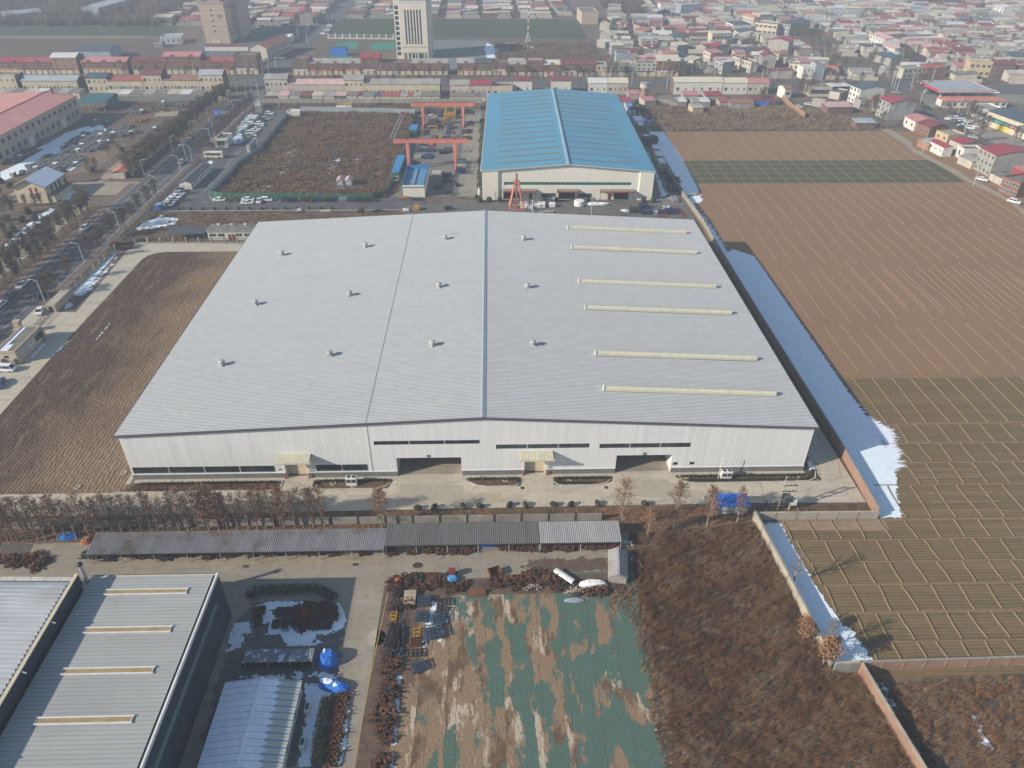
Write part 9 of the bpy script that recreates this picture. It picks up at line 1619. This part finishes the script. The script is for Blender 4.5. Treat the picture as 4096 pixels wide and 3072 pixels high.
scrub('weeds','dry grass and weeds on the plot north of the brown field','weeds',[(150,248),(262,248),(258,264),(240,290),(205,299),(152,299)],.8,1.7,1.1,16,.08,[M['weed_dark'],M['weed_grey'],M['weed_straw'],M['weed_grey']],8,(.1,0),.04,.03,-.6)
scrub('weeds','tall pale reeds on the mound beside the lane wall','weeds',W('E6 1420,340 1560,330 1720,360 1700,430 1540,450 1420,410'),1.1,2.0,.9,16,.07,[M['weed_straw'],M['weed_straw'],M['weed_grey']],9,(.25,0),.05)
scrub('weeds','dry weeds on the waste strip behind the big warehouse','weeds',[(-50,119.5),(-9,118.8),(0,108),(40,109.5),(40,145.5),(-50,145.5)],1.5,.5,.6,12,.05,[M['weed_dark'],M['weed_grey'],M['weed_rust'],M['weed_straw']],10,(0,0),.03,.05,-.5)
scrub('fallen_leaves','carpet of rusty fallen leaves below the plane trees','leaves',[(-60,-18.6),(2,-16.8),(97,-16.8),(121.5,-13.8),(121.5,-10.2),(-60,-10.4)],12.,.10,.25,3,.12,[M['leaf_rust'],M['leaf_brown'],M['weed_rust']],11,(0,0),.06,.08,-.5)
scrub('fallen_leaves','fallen leaves lying on the western shelter roof','leaves',[(1.5,-19.2),(40,-18.8),(52,-18.2),(52,-17.6),(1.5,-17.6)],7.,.07,.2,3,.11,[M['leaf_rust'],M['leaf_brown'],M['weed_rust']],12,(0,0),3.02,.08,-.3)
scrub('bed_plants','low rusty ground cover in the beds along the warehouse front','plants',[(1,-1.3),(29,-1.3),(29,-3.4),(0,-3.6)],8.,.35,.3,10,.04,[M['weed_dark'],M['weed_rust'],M['leaf_rust']],13,(0,0),.1,.1)
scrub('weeds','brown weeds at the back of the stone yard','weeds',W('B1 950,240 1700,250 1650,310 1350,340 1000,330'),.6,1.0,1.0,12,.09,[M['weed_dark'],M['weed_rust'],M['weed_grey']],14,(0,0),.05,.05,-.5)
scrub('weeds','grey-brown brush on the waste ground behind the central shops','weeds',rect(76,392,148,478),.5,2.2,1.6,16,.13,[M['weed_dark'],M['weed_grey'],M['twig_grey'],M['weed_rust']],15,(0,0),.05,.02,-.7)
scrub('weeds','dry weeds between the hoarding and the back wall of the crane yard','weeds',rect(-49,290,30,302),.9,.9,.8,12,.07,[M['weed_dark'],M['weed_rust'],M['weed_grey']],16,(0,0),.06,.05,-.5)
scrub('verge_grass','dry grass on the verge between the service road and the main road','grass',rect(-76.3,20,-71.6,151),3.,.4,.45,8,.035,[M['weed_dark'],M['weed_grey'],M['weed_straw']],17,(0,0),.03,.1,-.6)
scrub('verge_grass','dry grass on the verge beside the stone yard','grass',rect(-76.3,190,-71.6,316),2.,.4,.5,8,.05,[M['weed_dark'],M['weed_grey'],M['weed_straw']],18,(0,0),.03,.1,-.6)
scrub('far_wood','hazy leafless wood along the top edge behind the far field','wood',[(-430,556),(-200,556),(-180,600),(-240,760),(-520,760)],.055,8.,3.2,60,.22,[M['twig_grey'],M['weed_dark'],M['weed_grey'],M['twig']],19,(0,0),.1,.008,-.75)
scrub('far_wood','dark leafless wood at the top edge behind the eastern village','wood',W('E5 860,30 1000,20 1580,20 1560,75 1380,80 1100,60 960,50'),.06,10.,3.4,60,.25,[M['twig_grey'],M['weed_dark'],M['twig']],20,(0,0),.1,.01,-1.)
scrub('far_wood','grey leafless thicket behind the houses at the upper middle','wood',W('E1 20,60 200,20 480,20 760,60 780,160 700,300 560,320 480,250 300,160 60,150'),.06,8.,3.,60,.2,[M['twig_grey'],M['weed_dark'],M['twig']],21,(0,0),.1,.01,-.6)
b=MB();b.box(-640,-330,-1,760,1150,108);hz_o=b.build('haze',None or M['earth'])
k=bpy.data.materials.new('haze');k.use_nodes=True;t=k.node_tree;t.nodes.remove(t.nodes['Principled BSDF'])
pv=t.nodes.new('ShaderNodeVolumePrincipled');pv.inputs['Color'].default_value=(.74,.86,1.0,1);pv.inputs['Density'].default_value=.00045;pv.inputs['Anisotropy'].default_value=0.0
t.links.new(pv.outputs[0],t.nodes['Material Output'].inputs['Volume']);hz_o.data.materials.clear();hz_o.data.materials.append(k);hz_o['kind']='stuff'
SC.cycles.volume_bounces=0
